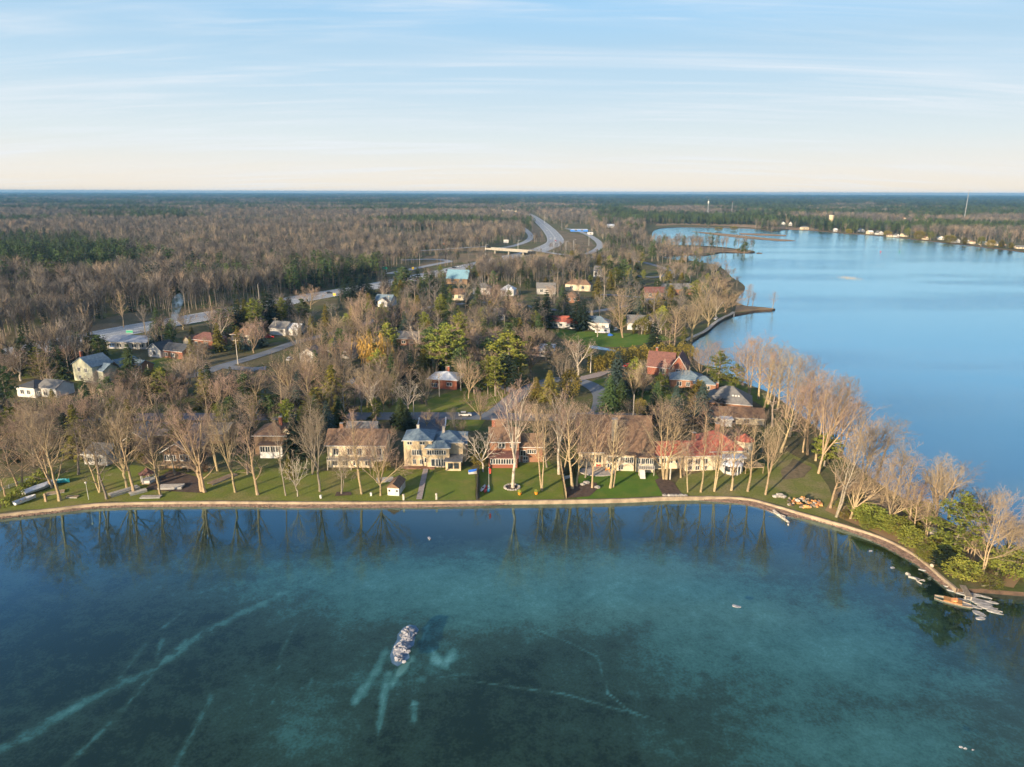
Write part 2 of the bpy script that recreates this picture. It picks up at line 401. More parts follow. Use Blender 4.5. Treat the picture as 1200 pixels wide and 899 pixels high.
me.polygons.add(len(faces)); me.polygons.foreach_set('loop_start', np.arange(0, faces.size, 4).astype('i4')); me.polygons.foreach_set('loop_total', np.full(len(faces), 4).astype('i4'))
me.update(calc_edges=True)
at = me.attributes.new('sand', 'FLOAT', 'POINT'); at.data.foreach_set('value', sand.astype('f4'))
m = bpy.data.materials.new('bed'); N, L = nt(m); b = N['Principled BSDF']; b.inputs['Roughness'].default_value = 1; b.inputs['Specular IOR Level'].default_value = 0
an_ = N.new('ShaderNodeAttribute'); an_.attribute_name = 'sand'; tcn = N.new('ShaderNodeTexCoord')
def bnoise(s, amp):
    n = N.new('ShaderNodeTexNoise'); n.inputs['Scale'].default_value = s; n.inputs['Detail'].default_value = 6; n.inputs['Roughness'].default_value = .65
    L.new(tcn.outputs['Object'], n.inputs['Vector'])
    a = math_n('SUBTRACT', n.outputs['Fac'], .5); return math_n('MULTIPLY', a, amp)
fac = math_n('ADD', math_n('ADD', an_.outputs['Fac'], bnoise(.12, .72)), math_n('ADD', bnoise(.5, .5), bnoise(2.2, .6)))
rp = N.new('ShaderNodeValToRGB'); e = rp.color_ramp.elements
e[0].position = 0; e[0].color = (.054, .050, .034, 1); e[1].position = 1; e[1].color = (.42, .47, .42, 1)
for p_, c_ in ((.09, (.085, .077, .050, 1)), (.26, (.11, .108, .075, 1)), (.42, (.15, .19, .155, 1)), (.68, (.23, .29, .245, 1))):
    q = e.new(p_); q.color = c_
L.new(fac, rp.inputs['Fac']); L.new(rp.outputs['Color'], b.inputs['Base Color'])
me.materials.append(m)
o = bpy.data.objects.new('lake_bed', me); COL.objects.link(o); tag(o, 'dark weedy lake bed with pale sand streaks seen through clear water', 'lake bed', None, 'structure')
mat('deep_bed', (.036, .030, .018), (.034, .028, .017), .02, 1)
tag(MB().poly([(-3000, -300, -2.7), (4000, -300, -2.7), (4000, 4000, -2.7), (-3000, 4000, -2.7)]).build('deep_lake_bed', 'deep_bed'), 'dark deep lake floor beyond the shallows', 'lake bed', None, 'structure')
# water
m = bpy.data.materials.new('water'); N, L = nt(m)
for n in list(N):
    if n.type == 'BSDF_PRINCIPLED': N.remove(n)
out = [n for n in N if n.type == 'OUTPUT_MATERIAL'][0]
tr = N.new('ShaderNodeBsdfTransparent'); tr.inputs['Color'].default_value = (.64, .92, .91, 1)
gl = N.new('ShaderNodeBsdfGlossy'); gl.inputs['Color'].default_value = (.60, .88, 1, 1); gl.inputs['Roughness'].default_value = .03
lw = N.new('ShaderNodeLayerWeight'); fr = N.new('ShaderNodeFloatCurve'); cv = fr.mapping.curves[0]
for q_ in ((.0, .02), (.34, .03), (.48, .09), (.58, .27), (.72, .55), (.85, .86), (1, 1)):
    if q_[0] in (0, 1): cv.points[0 if q_[0] == 0 else -1].location = q_
    else: cv.points.new(*q_)
fr.mapping.update(); L.new(lw.outputs['Facing'], fr.inputs['Value'])
tcn = N.new('ShaderNodeTexCoord'); geo = N.new('ShaderNodeNewGeometry')
sp = N.new('ShaderNodeSeparateXYZ'); L.new(geo.outputs['Position'], sp.inputs[0])
# the open lake to the right is wind-ruffled, the bay in front is calm
mrx = N.new('ShaderNodeMapRange'); mrx.inputs['From Min'].default_value = 176; mrx.inputs['From Max'].default_value = 215; L.new(sp.outputs['Y'], mrx.inputs['Value'])
n1 = N.new('ShaderNodeTexNoise'); n1.inputs['Scale'].default_value = .9; n1.inputs['Detail'].default_value = 3
mpn = N.new('ShaderNodeMapping'); mpn.inputs['Rotation'].default_value = (0, 0, rad(28)); mpn.inputs['Scale'].default_value = (.5, 1.4, 1); L.new(tcn.outputs['Object'], mpn.inputs['Vector']); L.new(mpn.outputs[0], n1.inputs['Vector'])
nb = N.new('ShaderNodeTexNoise'); nb.inputs['Scale'].default_value = .006; nb.inputs['Detail'].default_value = 3
mpb = N.new('ShaderNodeMapping'); mpb.inputs['Rotation'].default_value = (0, 0, rad(-20)); mpb.inputs['Scale'].default_value = (.6, 1.8, 1); L.new(tcn.outputs['Object'], mpb.inputs['Vector']); L.new(mpb.outputs[0], nb.inputs['Vector'])
mrb = N.new('ShaderNodeMapRange'); mrb.inputs['From Min'].default_value = .42; mrb.inputs['From Max'].default_value = .62; mrb.inputs['To Min'].default_value = .08; L.new(nb.outputs['Fac'], mrb.inputs['Value'])
amp = math_n('ADD', math_n('MULTIPLY', math_n('MULTIPLY', mrx.outputs['Result'], mrb.outputs['Result']), .22), .006)
bp = N.new('ShaderNodeBump'); bp.inputs['Distance'].default_value = 1; L.new(n1.outputs['Fac'], bp.inputs['Height']); L.new(amp, bp.inputs['Strength'])
L.new(bp.outputs[0], gl.inputs['Normal'])
rg = math_n('ADD', math_n('MULTIPLY', mrx.outputs['Result'], .10), .035); L.new(rg, gl.inputs['Roughness'])
mx = N.new('ShaderNodeMixShader'); L.new(fr.outputs[0], mx.inputs[0]); L.new(tr.outputs[0], mx.inputs[1]); L.new(gl.outputs[0], mx.inputs[2]); L.new(mx.outputs[0], out.inputs['Surface'])
MATS['water'] = m
tag(MB().poly([(-2500, -250, 0), (3800, -250, 0), (3800, 3800, 0), (-2500, 3800, 0)]).build('lake_water', 'water'), 'calm clear lake water, dark teal in the bay and pale blue beyond', 'water', None, 'structure')

# seawall cap, rocky strip
wl = [P(x, y, 1.0) for x, y in smooth_line(WALL, 8)]
mb = MB(); prof = [(-.24, 1.0), (.24, 1.0), (.24, -.12), (-.24, -.12)]
ring = []
for i, p in enumerate(wl):
    a = wl[max(i - 1, 0)]; c = wl[min(i + 1, len(wl) - 1)]; d = (c - a); d.z = 0; d.normalize(); nr = Vector((-d.y, d.x, 0))
    ring.append([p.xy.to_3d() + nr * u + Vector((0, 0, z + .02 * math.sin(i * 1.7))) for u, z in prof])
for i in range(len(ring) - 1):
    for k in range(4):
        j = (k + 1) % 4; mb.poly([ring[i][k], ring[i][j], ring[i + 1][j], ring[i + 1][k]])
tag(mb.build('seawall', 'concrete'), 'low cream concrete seawall along the lawn edge of the bay', 'wall')
wt = [P(x, y, 0) for x, y in smooth_line(WATER, 8)]
mb = MB(); rn = random.Random(5); rows = []
for i, (a, b_) in enumerate(zip(wl, wt)):
    d = Vector((b_.x - a.x, b_.y - a.y, 0)); row = []
    for k in range(7):
        t = k / 6 * 1.06
        z = (.55 * (1 - t) if t < 1 else -4 * (t - 1)) - .02 + (noise.noise(Vector((a.x * .8, k * .9, i * .37))) * .13 if 0 < k else 0)
        row.append((a.x + d.x * t, a.y + d.y * t + noise.noise(Vector((i * .31, k, 7))) * .35, z))
    rows.append(row)
for i in range(len(rows) - 1):
    for k in range(6): mb.poly([rows[i][k], rows[i][k + 1], rows[i + 1][k + 1], rows[i + 1][k]])
tag(mb.build('stony_beach', 'shore_rock'), 'strip of reddish brown stones between seawall and water', 'beach', None, 'structure')
mb = MB()
for _ in range(1500):
    i = rn.randrange(len(wl) - 1); t = rn.random(); a, b_ = wl[i], wt[i]
    p = a.lerp(b_, t * 1.1) + (wl[i + 1] - a) * rn.random(); r = rn.uniform(.08, .26)
    mb.blob((p.x, p.y, .5 * (1 - t) - .02), r, r * .8, r * .6, rn.randrange(9999), 5, 3, .25)
tag(mb.build('beach_stones', 'shore_rock'), 'loose reddish stones scattered along the foot of the seawall', 'stones', None, 'stuff')

# marsh strips out in the lake
for k, (pts, lab) in enumerate([([(810, 271.3), (850, 274), (890, 278.3), (925, 281.2), (933, 282.6), (915, 282.8), (880, 280.2), (850, 277), (826, 274)], 'long thin brown marsh strip lying off the spit, nearer of two'),
                   ([(866, 273.2), (895, 274.2), (922, 275.6), (920, 277), (890, 276.2), (868, 275)], 'short thin brown marsh strip lying off the spit, farther of two'),
                   ([(888, 296.3), (893, 296.6), (893, 297.6), (886, 297.3)], 'tiny brown islet off the marsh point')]):
    sheet('marsh_islet', [(p.x, p.y) for p in [P(x, y, 0) for x, y in pts]], .25, 'marsh', lab, 'island')
px_sheet('marsh', [(776, 289), (815, 289), (846, 291), (880, 294), (878, 296), (846, 295.3), (812, 298), (786, 298.5), (772, 296)], 'marsh', 'brown marsh point with dead reeds reaching into the lake', 'marsh', .03)
px_sheet('marsh', [(861, 366.5), (885, 363.6), (904, 362.7), (907.5, 361.8), (895, 360.4), (875, 359.2), (863, 357)], 'marsh', 'thin brown spit reaching into the lake', 'spit', .05)
px_sheet('marsh', [(768, 264.5), (800, 263.5), (850, 264.8), (900, 268), (960, 269.8), (985, 272), (985, 268), (930, 266), (850, 262), (770, 261.5)], 'marsh', 'brown reedy shore along the far end of the lake', 'marsh', .03)

# lawns and other ground cover
LAWNS = [
 ('lawn', [(0, 601), (60, 595), (130, 588), (250, 586.5), (330, 587), (497, 587), (500, 548), (470, 548), (380, 552), (300, 548), (230, 556), (150, 545), (60, 556), (0, 560)], 'lawn_olive', 'olive lawn with fallen leaves along the left shore', 1.2),
 ('lawn', [(494, 586.6), (557, 586), (557, 552), (548, 546), (500, 548)], 'lawn_green', 'green lawn on both sides of the garden path', .5),
 ('lawn', [(562, 586), (662, 585), (656, 552), (642, 540), (562, 546)], 'lawn_green', 'green lawn before the brick house', .8),
 ('lawn', [(676, 584.6), (784, 581.5), (778, 566), (764, 549), (700, 549), (676, 560)], 'lawn_bright', 'bright green lawn before the big brown roofed house', .8),
 ('lawn', [(784, 581.5), (850, 581), (880, 583), (905, 589), (940, 599), (985, 612), (975, 585), (955, 545), (925, 530), (890, 545), (800, 556)], 'lawn_dry', 'patchy brown lawn below the red roofed house', 1.5),
 ('lawn', [(505, 478), (570, 478), (598, 462), (598, 450), (560, 450), (520, 462), (500, 470)], 'lawn_green', 'green lawn below the red brick bungalow', .8),
 ('lawn', [(420, 484), (520, 484), (575, 482), (585, 476), (480, 474), (420, 476)], 'lawn_olive', 'olive grass verge along the cross street', .8),
 ('lawn', [(500, 505), (560, 505), (570, 491), (520, 491)], 'lawn_green', 'small front lawn between driveway and cross street', .5),
 ('lawn', [(640, 385), (690, 389), (735, 391), (770, 392), (790, 398), (760, 402), (735, 407), (690, 406), (660, 398)], 'lawn_bright', 'bright green lawn before the red and blue roofed bungalows', 1.0),
 ('lawn', [(690, 448), (706, 458), (740, 455), (720, 440)], 'lawn_green', 'green lawn inside the street bend', .5),
 ('lawn', [(735, 475), (790, 475), (815, 460), (740, 458)], 'lawn_green', 'green lawn behind the clipped hedge', .5),
 ('lawn', [(800, 440), (870, 450), (905, 466), (900, 480), (850, 452), (800, 448)], 'lawn_green', 'green lakeside lawn near the grey roofed house', .5),
 ('lawn', [(170, 440), (215, 438), (225, 420), (195, 418), (172, 425)], 'lawn_green', 'green back garden behind the white bungalow', .5),
 ('lawn', [(20, 445), (78, 440), (100, 436), (80, 425), (30, 436)], 'lawn_dry', 'dry lawn before the cedar fence', .5),
 ('lawn', [(400, 452), (470, 452), (480, 440), (430, 436)], 'lawn_olive', 'olive grass around the golden willow', .5),
 ('lawn', [(250, 480), (330, 478), (330, 462), (270, 460)], 'lawn_olive', 'olive grass beside the round hedge', .5),
 ('clearing', [(105, 385), (125, 372), (160, 366), (182, 368), (205, 374), (150, 389), (112, 394)], 'clearing', 'brown brushy clearing beside the highway', 1.5),
 ('clearing', [(560, 306), (600, 299), (575, 295), (500, 300), (490, 312)], 'clearing', 'dry verge inside the left highway ramp', 3),
 ('clearing', [(655, 292), (690, 296), (698, 288), (685, 276), (655, 270), (645, 268)], 'clearing', 'dry scrub field inside the right ramp', 4),
 ('clearing', [(618, 283), (640, 284), (634, 268), (620, 258), (624, 270)], 'clearing', 'dry median field beside the far highway', 4),
 ('clearing', [(200, 264), (265, 260), (240, 258), (150, 265), (80, 269)], 'clearing', 'pale open strip in the left woods', 10),
 ('mulch_bed', [(664, 584), (690, 582), (702, 572), (700, 566), (684, 566), (662, 572)], 'mulch', 'dark mulch bed beside the wooden fence', .4),
 ('mulch_bed', [(778, 581), (800, 580), (790, 566), (775, 560), (768, 563)], 'mulch', 'dark mulch bed at the end of the bright lawn', .4),
 ('mulch_bed', [(392, 582), (412, 581), (411, 577), (394, 577)], 'mulch', 'round mulch bed under the small tree', .3),
 ('dirt_patch', [(168, 574), (240, 578), (235, 560), (200, 552), (182, 562)], 'mulch', 'bare brown earth before the gabled cottage', .8),
 ('dirt_patch', [(915, 562), (945, 560), (950, 548), (930, 538), (918, 550)], 'clearing', 'bare earth patch on the point', 1.0),
 ('dirt_patch', [(965, 598), (1000, 614), (1060, 640), (1110, 675), (1190, 690), (1200, 670), (1120, 630), (1050, 590), (990, 560)], 'marsh', 'brown leaf covered earth under the point trees', .8),
]
for nm, pts, m_, lab, jag in LAWNS: px_sheet(nm, pts, m_, lab, nm.replace('_', ' '), .03 + .004 * LAWNS.index((nm, pts, m_, lab, jag)), jag)
mat('creek', (.16, .28, .36), (.11, .22, .30), .1, .08, spec=.6)
for pts, lab in [([(688, 405), (700, 406), (722, 411), (723, 413), (705, 410.5), (689, 408)], 'narrow pale blue creek by the cedar hedge'),
                 ([(452, 426), (462, 421.5), (474, 419), (476, 422), (466, 427), (454, 430)], 'pale icy canal piece behind the golden willow'),
                 ([(404, 448), (420, 441), (426, 443), (412, 451)], 'pale icy canal piece left of the golden willow')]:
    px_sheet('creek', pts, 'creek', lab, 'creek', .2)

# ------------------------------------------------------------------ roads
ROADS = []
def road(name, pts, wd, m_, label, z=.16, lines=None, sub=8):
    ln = [P(x, y) for x, y in smooth_line(pts, sub)]
    o = ribbon_mb(ln, -wd / 2, wd / 2, LAND + z).build(name, m_); tag(o, label, name.replace('_', ' '), None, 'structure')
    ROADS.append(([(p.x, p.y) for p in ln], wd / 2))
    if lines:
        mb = MB()
        for off, dash in lines: ribbon_mb(ln, off - .15, off + .15, LAND + z + .02, mb, dash)
        tag(mb.build('lane_marking', 'paint_line'), 'painted lane lines on the ' + lab_short(label), 'road marking', None, 'structure')
    return ln
def lab_short(l): return ' '.join(l.split()[:6])
hw = road('highway', [(-90, 440), (30, 411), (145, 388), (215, 375.5), (290, 362), (365, 348), (440, 335), (500, 323), (545, 313.5), (590, 303), (626, 295), (647, 287), (651, 281), (645, 271.5), (635, 262), (625, 254.5), (617, 250.5)], 27, 'highway_asphalt', 'wide pale grey highway sweeping through the woods', lines=[(-12.2, None), (12.2, None), (-.4, None), (.4, None), (-6.2, 2), (6.2, 2)])
road('ramp', [(455, 321), (490, 314), (512, 309.5), (526, 306.5), (516, 304.5), (498, 304), (470, 305)], 9, 'highway_asphalt', 'curving pale ramp left of the highway', .2)
road('ramp', [(575, 291.5), (596, 289.5), (616, 283.5), (622, 277), (616, 269.5), (608, 264)], 10, 'highway_asphalt', 'loop ramp climbing left of the far highway', .2)
road('ramp', [(688, 298), (700, 292), (703, 286), (694, 278), (682, 272.5), (664, 268)], 10, 'highway_asphalt', 'loop ramp curving right of the far highway', .24)
road('street', [(-60, 492), (60, 490), (180, 489), (330, 488.5), (470, 488), (560, 488), (605, 489), (660, 489.5), (705, 487), (760, 490)], 8, 'asphalt', 'grey cross street behind the lakefront houses', .16)
road('street', [(578, 487), (592, 476), (606, 464), (626, 453), (648, 446), (668, 445), (688, 450), (703, 460), (706, 472), (702, 487)], 7, 'asphalt', 'grey street looping back through the trees', .2)
road('street', [(190, 447), (232, 439), (262, 429), (290, 421), (318, 412), (345, 402), (385, 392), (420, 382), (448, 373), (474, 366), (520, 358), (580, 354)], 6.5, 'asphalt', 'narrow grey street climbing between the back houses', .2)
road('street', [(700, 345), (730, 347), (760, 352), (690, 366), (640, 362), (600, 356)], 6, 'asphalt', 'narrow street behind the red roofed bungalow', .24)
road('street', [(740, 305), (760, 309), (785, 318), (770, 325), (740, 323)], 7, 'asphalt', 'pale street near the marsh inlet', .24)
road('driveway', [(504, 508), (506, 498), (507, 489.5)], 8.5, 'asphalt_dark', 'dark blue grey driveway with pale kerbs', .24)
road('driveway', [(678, 444.5), (696, 441), (714, 435), (738, 430)], 5, 'paver', 'pinkish paved driveway to the gabled brick house', .28)
road('driveway', [(606, 462), (590, 455), (565, 450)], 4, 'asphalt', 'short driveway right of the red brick bungalow', .28)
road('driveway', [(262, 430), (290, 433), (312, 432)], 6, 'asphalt', 'short grey driveway off the back street', .28)
road('driveway', [(700, 500), (745, 500), (775, 494), (800, 490)], 7, 'asphalt', 'driveway between the brown and red roofed houses', .28)
for s in (-1, 1):
    ln = [P(x, y) for x, y in smooth_line([(504, 506), (506, 498), (507, 490)], 8)]
    mb = ribbon_mb(ln, s * 4.5 - .2, s * 4.5 + .2, LAND + .32); tag(mb.build('kerb', 'paint_line'), 'pale kerb on the %s edge of the dark driveway' % ('left' if s > 0 else 'right'), 'kerb', None, 'structure')
# path to the water
a, b_ = P(491, 586), P(499.5, 548)
d = (b_ - a).normalized(); nr = Vector((-d.y, d.x, 0)) * .7
mb = MB(); mb.poly([(*(a - nr).xy, LAND + .2), (*(b_ - nr).xy, LAND + .2), (*(b_ + nr).xy, LAND + .2), (*(a + nr).xy, LAND + .2)])
tag(mb.build('garden_path', 'paver'), 'straight paved path from the tan house to the seawall', 'path', None, 'structure')
# overpass on its earth embankments
bl = [P(x, y, 6.5) for x, y in [(572, 291.0), (588, 292.2), (604, 293.3), (622, 294.6)]]
root = empty('overpass', bl[1].xy.to_3d() + Vector((0, 0, LAND)), 0, 'pale concrete overpass carrying a road across the highway', 'bridge')
def setp(o, r):
    o.parent = r; o.matrix_parent_inverse = Matrix.Translation(-r.location); return o
setp(ribbon_mb(bl, -5, 5, 6.5).build('road_deck', 'highway_asphalt'), root)
for s in (-1, 1):
    mb = MB()
    for i in range(len(bl) - 1):
        a, b_ = bl[i], bl[i + 1]; dd = (b_ - a); dd.z = 0; dd.normalize(); n_ = Vector((-dd.y, dd.x, 0)) * 5.2 * s
        q = [a + n_, b_ + n_]; th = n_.normalized() * .5
        mb.prism([(q[0].x, q[0].y, 5.2), (q[1].x, q[1].y, 5.2), (q[1].x, q[1].y, 7.5), (q[0].x, q[0].y, 7.5)], th)
    setp(mb.build('parapet', 'bridge_concrete'), root)
for k in (0.5, 1.5, 2.5):
    i = int(k); p = bl[i].lerp(bl[i + 1], k - i); setp(MB().box(p.x - .8, p.x + .8, p.y - 4, p.y + 4, LAND, 6.3).build('pier', 'bridge_concrete'), root)
for nm, pts in (('left', [(480, 292), (520, 291), (550, 290.6), (572, 291.0)]), ('right', [(622, 294.6), (640, 296.5), (662, 298.5), (690, 300), (706, 297)])):
    ln = [P(x, y, 4) for x, y in smooth_line(pts, 5)]; n = len(ln); mb = MB(); mt = MB(); rows = []
    for i, p in enumerate(ln):
        t = i / (n - 1); t = t if nm == 'left' else 1 - t; z = LAND + .2 + (6.48 - LAND - .2) * t; a = ln[max(i - 1, 0)]; c = ln[min(i + 1, n - 1)]; d = c - a; d.z = 0; d.normalize(); w_ = Vector((-d.y, d.x, 0)); q = p.xy.to_3d()
        rows.append([q + w_ * -(5 + 2 * z) + UPV * (LAND - .1), q + w_ * -5 + UPV * z, q + w_ * 5 + UPV * z, q + w_ * (5 + 2 * z) + UPV * (LAND - .1)])
    for i in range(n - 1):
        for k in (0, 2): mb.poly([rows[i][k], rows[i + 1][k], rows[i + 1][k + 1], rows[i][k + 1]])
        mt.poly([rows[i][1], rows[i + 1][1], rows[i + 1][2], rows[i][2]])
    tag(mb.build('embankment', 'clearing'), 'grassy embankment on the %s of the overpass' % nm, 'embankment', None, 'structure')
    tag(mt.build('street', 'highway_asphalt'), 'pale road ramping up to the overpass from the %s' % nm, 'street', None, 'structure')
    ROADS.append(([(p.x, p.y) for p in ln], 9))

# ------------------------------------------------------------------ tree meshes
UP = Vector((0, 0, 1))
def rdir(rn, d, ang):
    a = d.orthogonal().normalized(); c = d.cross(a); t = rn.uniform(0, 2 * math.pi)
    return (d * math.cos(ang) + (a * math.cos(t) + c * math.sin(t)) * math.sin(ang)).normalized()
def gen_bare(seed, H=20, fork=.25, nl=6, ang=(14, 38), up=.18, kids=(7, 7, 6), tw=.0175, leader=True, wig=.12):
    rn = random.Random(seed); T = MB(); C = MB()
    def grow(p, d, ln, r, lev):
        nseg = 4 if lev == 0 else 3 if lev == 1 else 2
        pts = [p]; q = p.copy(); dd = d.copy()
        for k in range(nseg):
            dd = (dd + UP * up * (.5, 1, .8, .25)[lev] + Vector((rn.uniform(-wig, wig), rn.uniform(-wig, wig), rn.uniform(-wig, wig))) * (1, 1.2, 1.8, 2.2)[lev]).normalized()
            q = q + dd * ln / nseg; pts.append(q.copy())
        mb = T if lev <= 1 else C; n = (6, 4, 3, 3)[lev]
        for k in range(nseg):
            ra = r * (1 - .75 * k / nseg); rb = r * (1 - .75 * (k + 1) / nseg)
            mb.tube(pts[k], pts[k + 1], ra, rb, n, False)
        if lev < 3:
            nk = kids[lev] if lev < len(kids) else 4
            for i in range(nk):
                t = .22 + .78 * (i + rn.random()) / nk; f = t * nseg; k = min(int(f), nseg - 1)
                pp = pts[k].lerp(pts[k + 1], f - k); dk = (pts[k + 1] - pts[k]).normalized()
                l2 = ln * rn.uniform(.42, .62) * (1.15 - .55 * t)
                r2 = max(r * (1 - .7 * t) * .55, tw)
                grow(pp, rdir(rn, dk, rad(rn.uniform(26, 52 if lev < 2 else 66))), l2, r2 if lev < 1 else (max(r2 * .8, tw * 1.3) if lev == 1 else tw), lev + 1)
    r0 = H * .0165; th = H * fork; q = Vector((0, 0, -.3)); pr = r0 * 1.35
    base = [q]; n = 4
    for k in range(n):
        q2 = Vector((rn.uniform(-.18, .18) * (k + 1) * .5, rn.uniform(-.18, .18) * (k + 1) * .5, th * (k + 1) / n)); r2 = r0 * (1.05 - .08 * k)
        T.tube(q, q2, pr, r2, 8, False); q, pr = q2, r2
    for i in range(nl):
        a = 2 * math.pi * (i + rn.uniform(-.25, .25)) / nl; an = rad(rn.uniform(*ang))
        if leader and i == 0: an = rad(4)
        d = Vector((math.sin(an) * math.cos(a), math.sin(an) * math.sin(a), math.cos(an)))
        zz = q * rn.uniform(.82, 1.0)
        grow(zz, d, (H - th) * rn.uniform(.66, .84), r0 * rn.uniform(.5, .72), 0)
    return T, C
def gen_lead(seed, H=20, lo=.24, n=17, wid=.34, tw=.0175, a0=58, a1=20, wig=.13, double=False):
    rn = random.Random(seed); T = MB(); C = MB()
    def grow(p, d, ln, r, lev):
        nseg = (0, 4, 3, 2)[lev]; pts = [p]; q = p.copy(); dd = d.copy()
        for k in range(nseg):
            dd = (dd + UP * (0, .17, .08, .0)[lev] + Vector((rn.uniform(-wig, wig), rn.uniform(-wig, wig), rn.uniform(-wig, wig))) * (0, 1.3, 1.8, 2.4)[lev]).normalized()
            q = q + dd * ln / nseg; pts.append(q.copy())
        mb = T if lev == 1 else C
        for k in range(nseg): mb.tube(pts[k], pts[k + 1], r * (1 - .75 * k / nseg), r * (1 - .75 * (k + 1) / nseg), (0, 5, 3, 3)[lev], False)
        if lev < 3:
            nk = rn.randint(6, 9) if lev == 1 else rn.randint(5, 8)
            for i in range(nk):
                t = .2 + .8 * (i + rn.random()) / nk; f = t * nseg; k = min(int(f), nseg - 1); pp = pts[k].lerp(pts[k + 1], f - k); dk = (pts[k + 1] - pts[k]).normalized()
                grow(pp, rdir(rn, dk, rad(rn.uniform(28, 62))), ln * rn.uniform(.34, .6) * (1.1 - .45 * t), max(tw * 1.25, r * .4 * (1 - .6 * t)) if lev == 1 else tw, lev + 1)
    for s_ in range(2 if double else 1):
        q = Vector((0, 0, -.3)); m = 9; pts = [q]; r0 = H * .0125 * (.85 if double else 1); lean = Vector((rn.uniform(-.09, .09), rn.uniform(-.09, .09), 0)) * (2.2 if double else .7)
        for k in range(m): q = q + (UP + lean * (1 - k / m) + Vector((rn.uniform(-.07, .07), rn.uniform(-.07, .07), 0))) * H * .93 / m; pts.append(q)
        for k in range(m): T.tube(pts[k], pts[k + 1], r0 * (1.25 if k == 0 else 1 - .9 * k / m), r0 * (1 - .9 * (k + 1) / m), 7, False)
        for i in range(n):
            t = lo + (.97 - lo) * (i + rn.random() * .8) / n; f = t * m; k = min(int(f), m - 1); p = pts[k].lerp(pts[k + 1], f - k); a = i * 2.4 + rn.uniform(-.5, .5)
            u = (t - lo) / (.97 - lo); an = rad(a0 + (a1 - a0) * u + rn.uniform(-9, 9)); d = Vector((math.sin(an) * math.cos(a), math.sin(an) * math.sin(a), math.cos(an)))
            grow(p, d, H * wid * (.35 + .65 * math.sin(math.pi * (.25 + .62 * u))) * rn.uniform(.7, 1.15), max(.03, r0 * .42 * (1 - .75 * u)), 1)
    return T, C
def gen_bare_far(seed, H=18, tw=.06, n1=11, n2=7, fork=.3, w=.20):
    rn = random.Random(seed); T = MB(); C = MB()
    T.tube((0, 0, -.3), (0, 0, H * .5), .2, .12, 4, False); C.tube((0, 0, H * .5), (rn.uniform(-.5, .5), rn.uniform(-.5, .5), H * .92), .12, .04, 3, False)
    for i in range(n1):
        z = H * (fork + (.95 - fork) * .62 * (i + rn.random()) / n1); a = rn.uniform(0, 6.28); an = rad(rn.uniform(18, 45))
        d = Vector((math.sin(an) * math.cos(a), math.sin(an) * math.sin(a), math.cos(an))); ln = min((H - z) * .9, H * w * rn.uniform(1.2, 2.0))
        p = Vector((0, 0, z)); e = p + d * ln; e.z = min(e.z, H); C.tube(p, e, .07, .05, 3, False)
        for j in range(n2):
            s = p.lerp(e, rn.uniform(.2, 1)); dd = (rdir(rn, d, rad(rn.uniform(20, 55))) + UP * .35).normalized()
            C.tube(s, s + dd * ln * rn.uniform(.3, .6), tw, tw * .4, 3, False)
    return T, C
def leafq(mb, p, d, u, ln, wd):
    s = u * wd; mb.poly([p - s * .6, p + d * ln * .5 - s, p + d * ln, p + d * ln * .5 + s])
def gen_spruce(seed, H=14, R=2.6, lev=24, nb=9, col=False, leaf=.55):
    rn = random.Random(seed); T = MB(); C = MB()
    T.tube((0, 0, -.3), (0, 0, H * .97), H * .014, .03, 6, False)
    for i in range(lev):
        t = (i + rn.random() * .6) / lev; z = H * (.06 + .92 * t)
        rr = R * ((1 - t) ** .85 * (.85 + .3 * rn.random()) if not col else math.sin(math.pi * min(1, .12 + .88 * t) ** .8) ** .7 * rn.uniform(.8, 1.1)) + .12
        for j in range(nb):
            a = 2 * math.pi * (j + rn.random()) / nb; d = Vector((math.cos(a), math.sin(a), rn.uniform(-.35, .05) if not col else rn.uniform(.3, 1.0))).normalized()
            ln = rr * rn.uniform(.75, 1.12); u = d.cross(UP).normalized(); p = Vector((0, 0, z))
            for k in range(4):
                s0 = .12 + .24 * k; pp = p + d * ln * s0 + Vector((0, 0, -.12 * ln * s0 * s0))
                wd = leaf * rn.uniform(.5, 1.0) * (1.1 - .5 * s0) * (.5 + .5 * rr / R)
                dd = (d + Vector((rn.uniform(-.25, .25), rn.uniform(-.25, .25), rn.uniform(-.45, .1)))).normalized()
                uu = (u + UP * rn.uniform(-.5, .5)).normalized()
                leafq(C, pp, dd, uu, ln * .36 + .15, wd)
                if k > 0:
                    sd = 1 if rn.random() < .5 else -1
                    leafq(C, pp, (d * .6 + u * sd + UP * rn.uniform(-.5, 0)).normalized(), (UP + d * .3).normalized(), wd * 1.3, wd * .55)
    return T, C
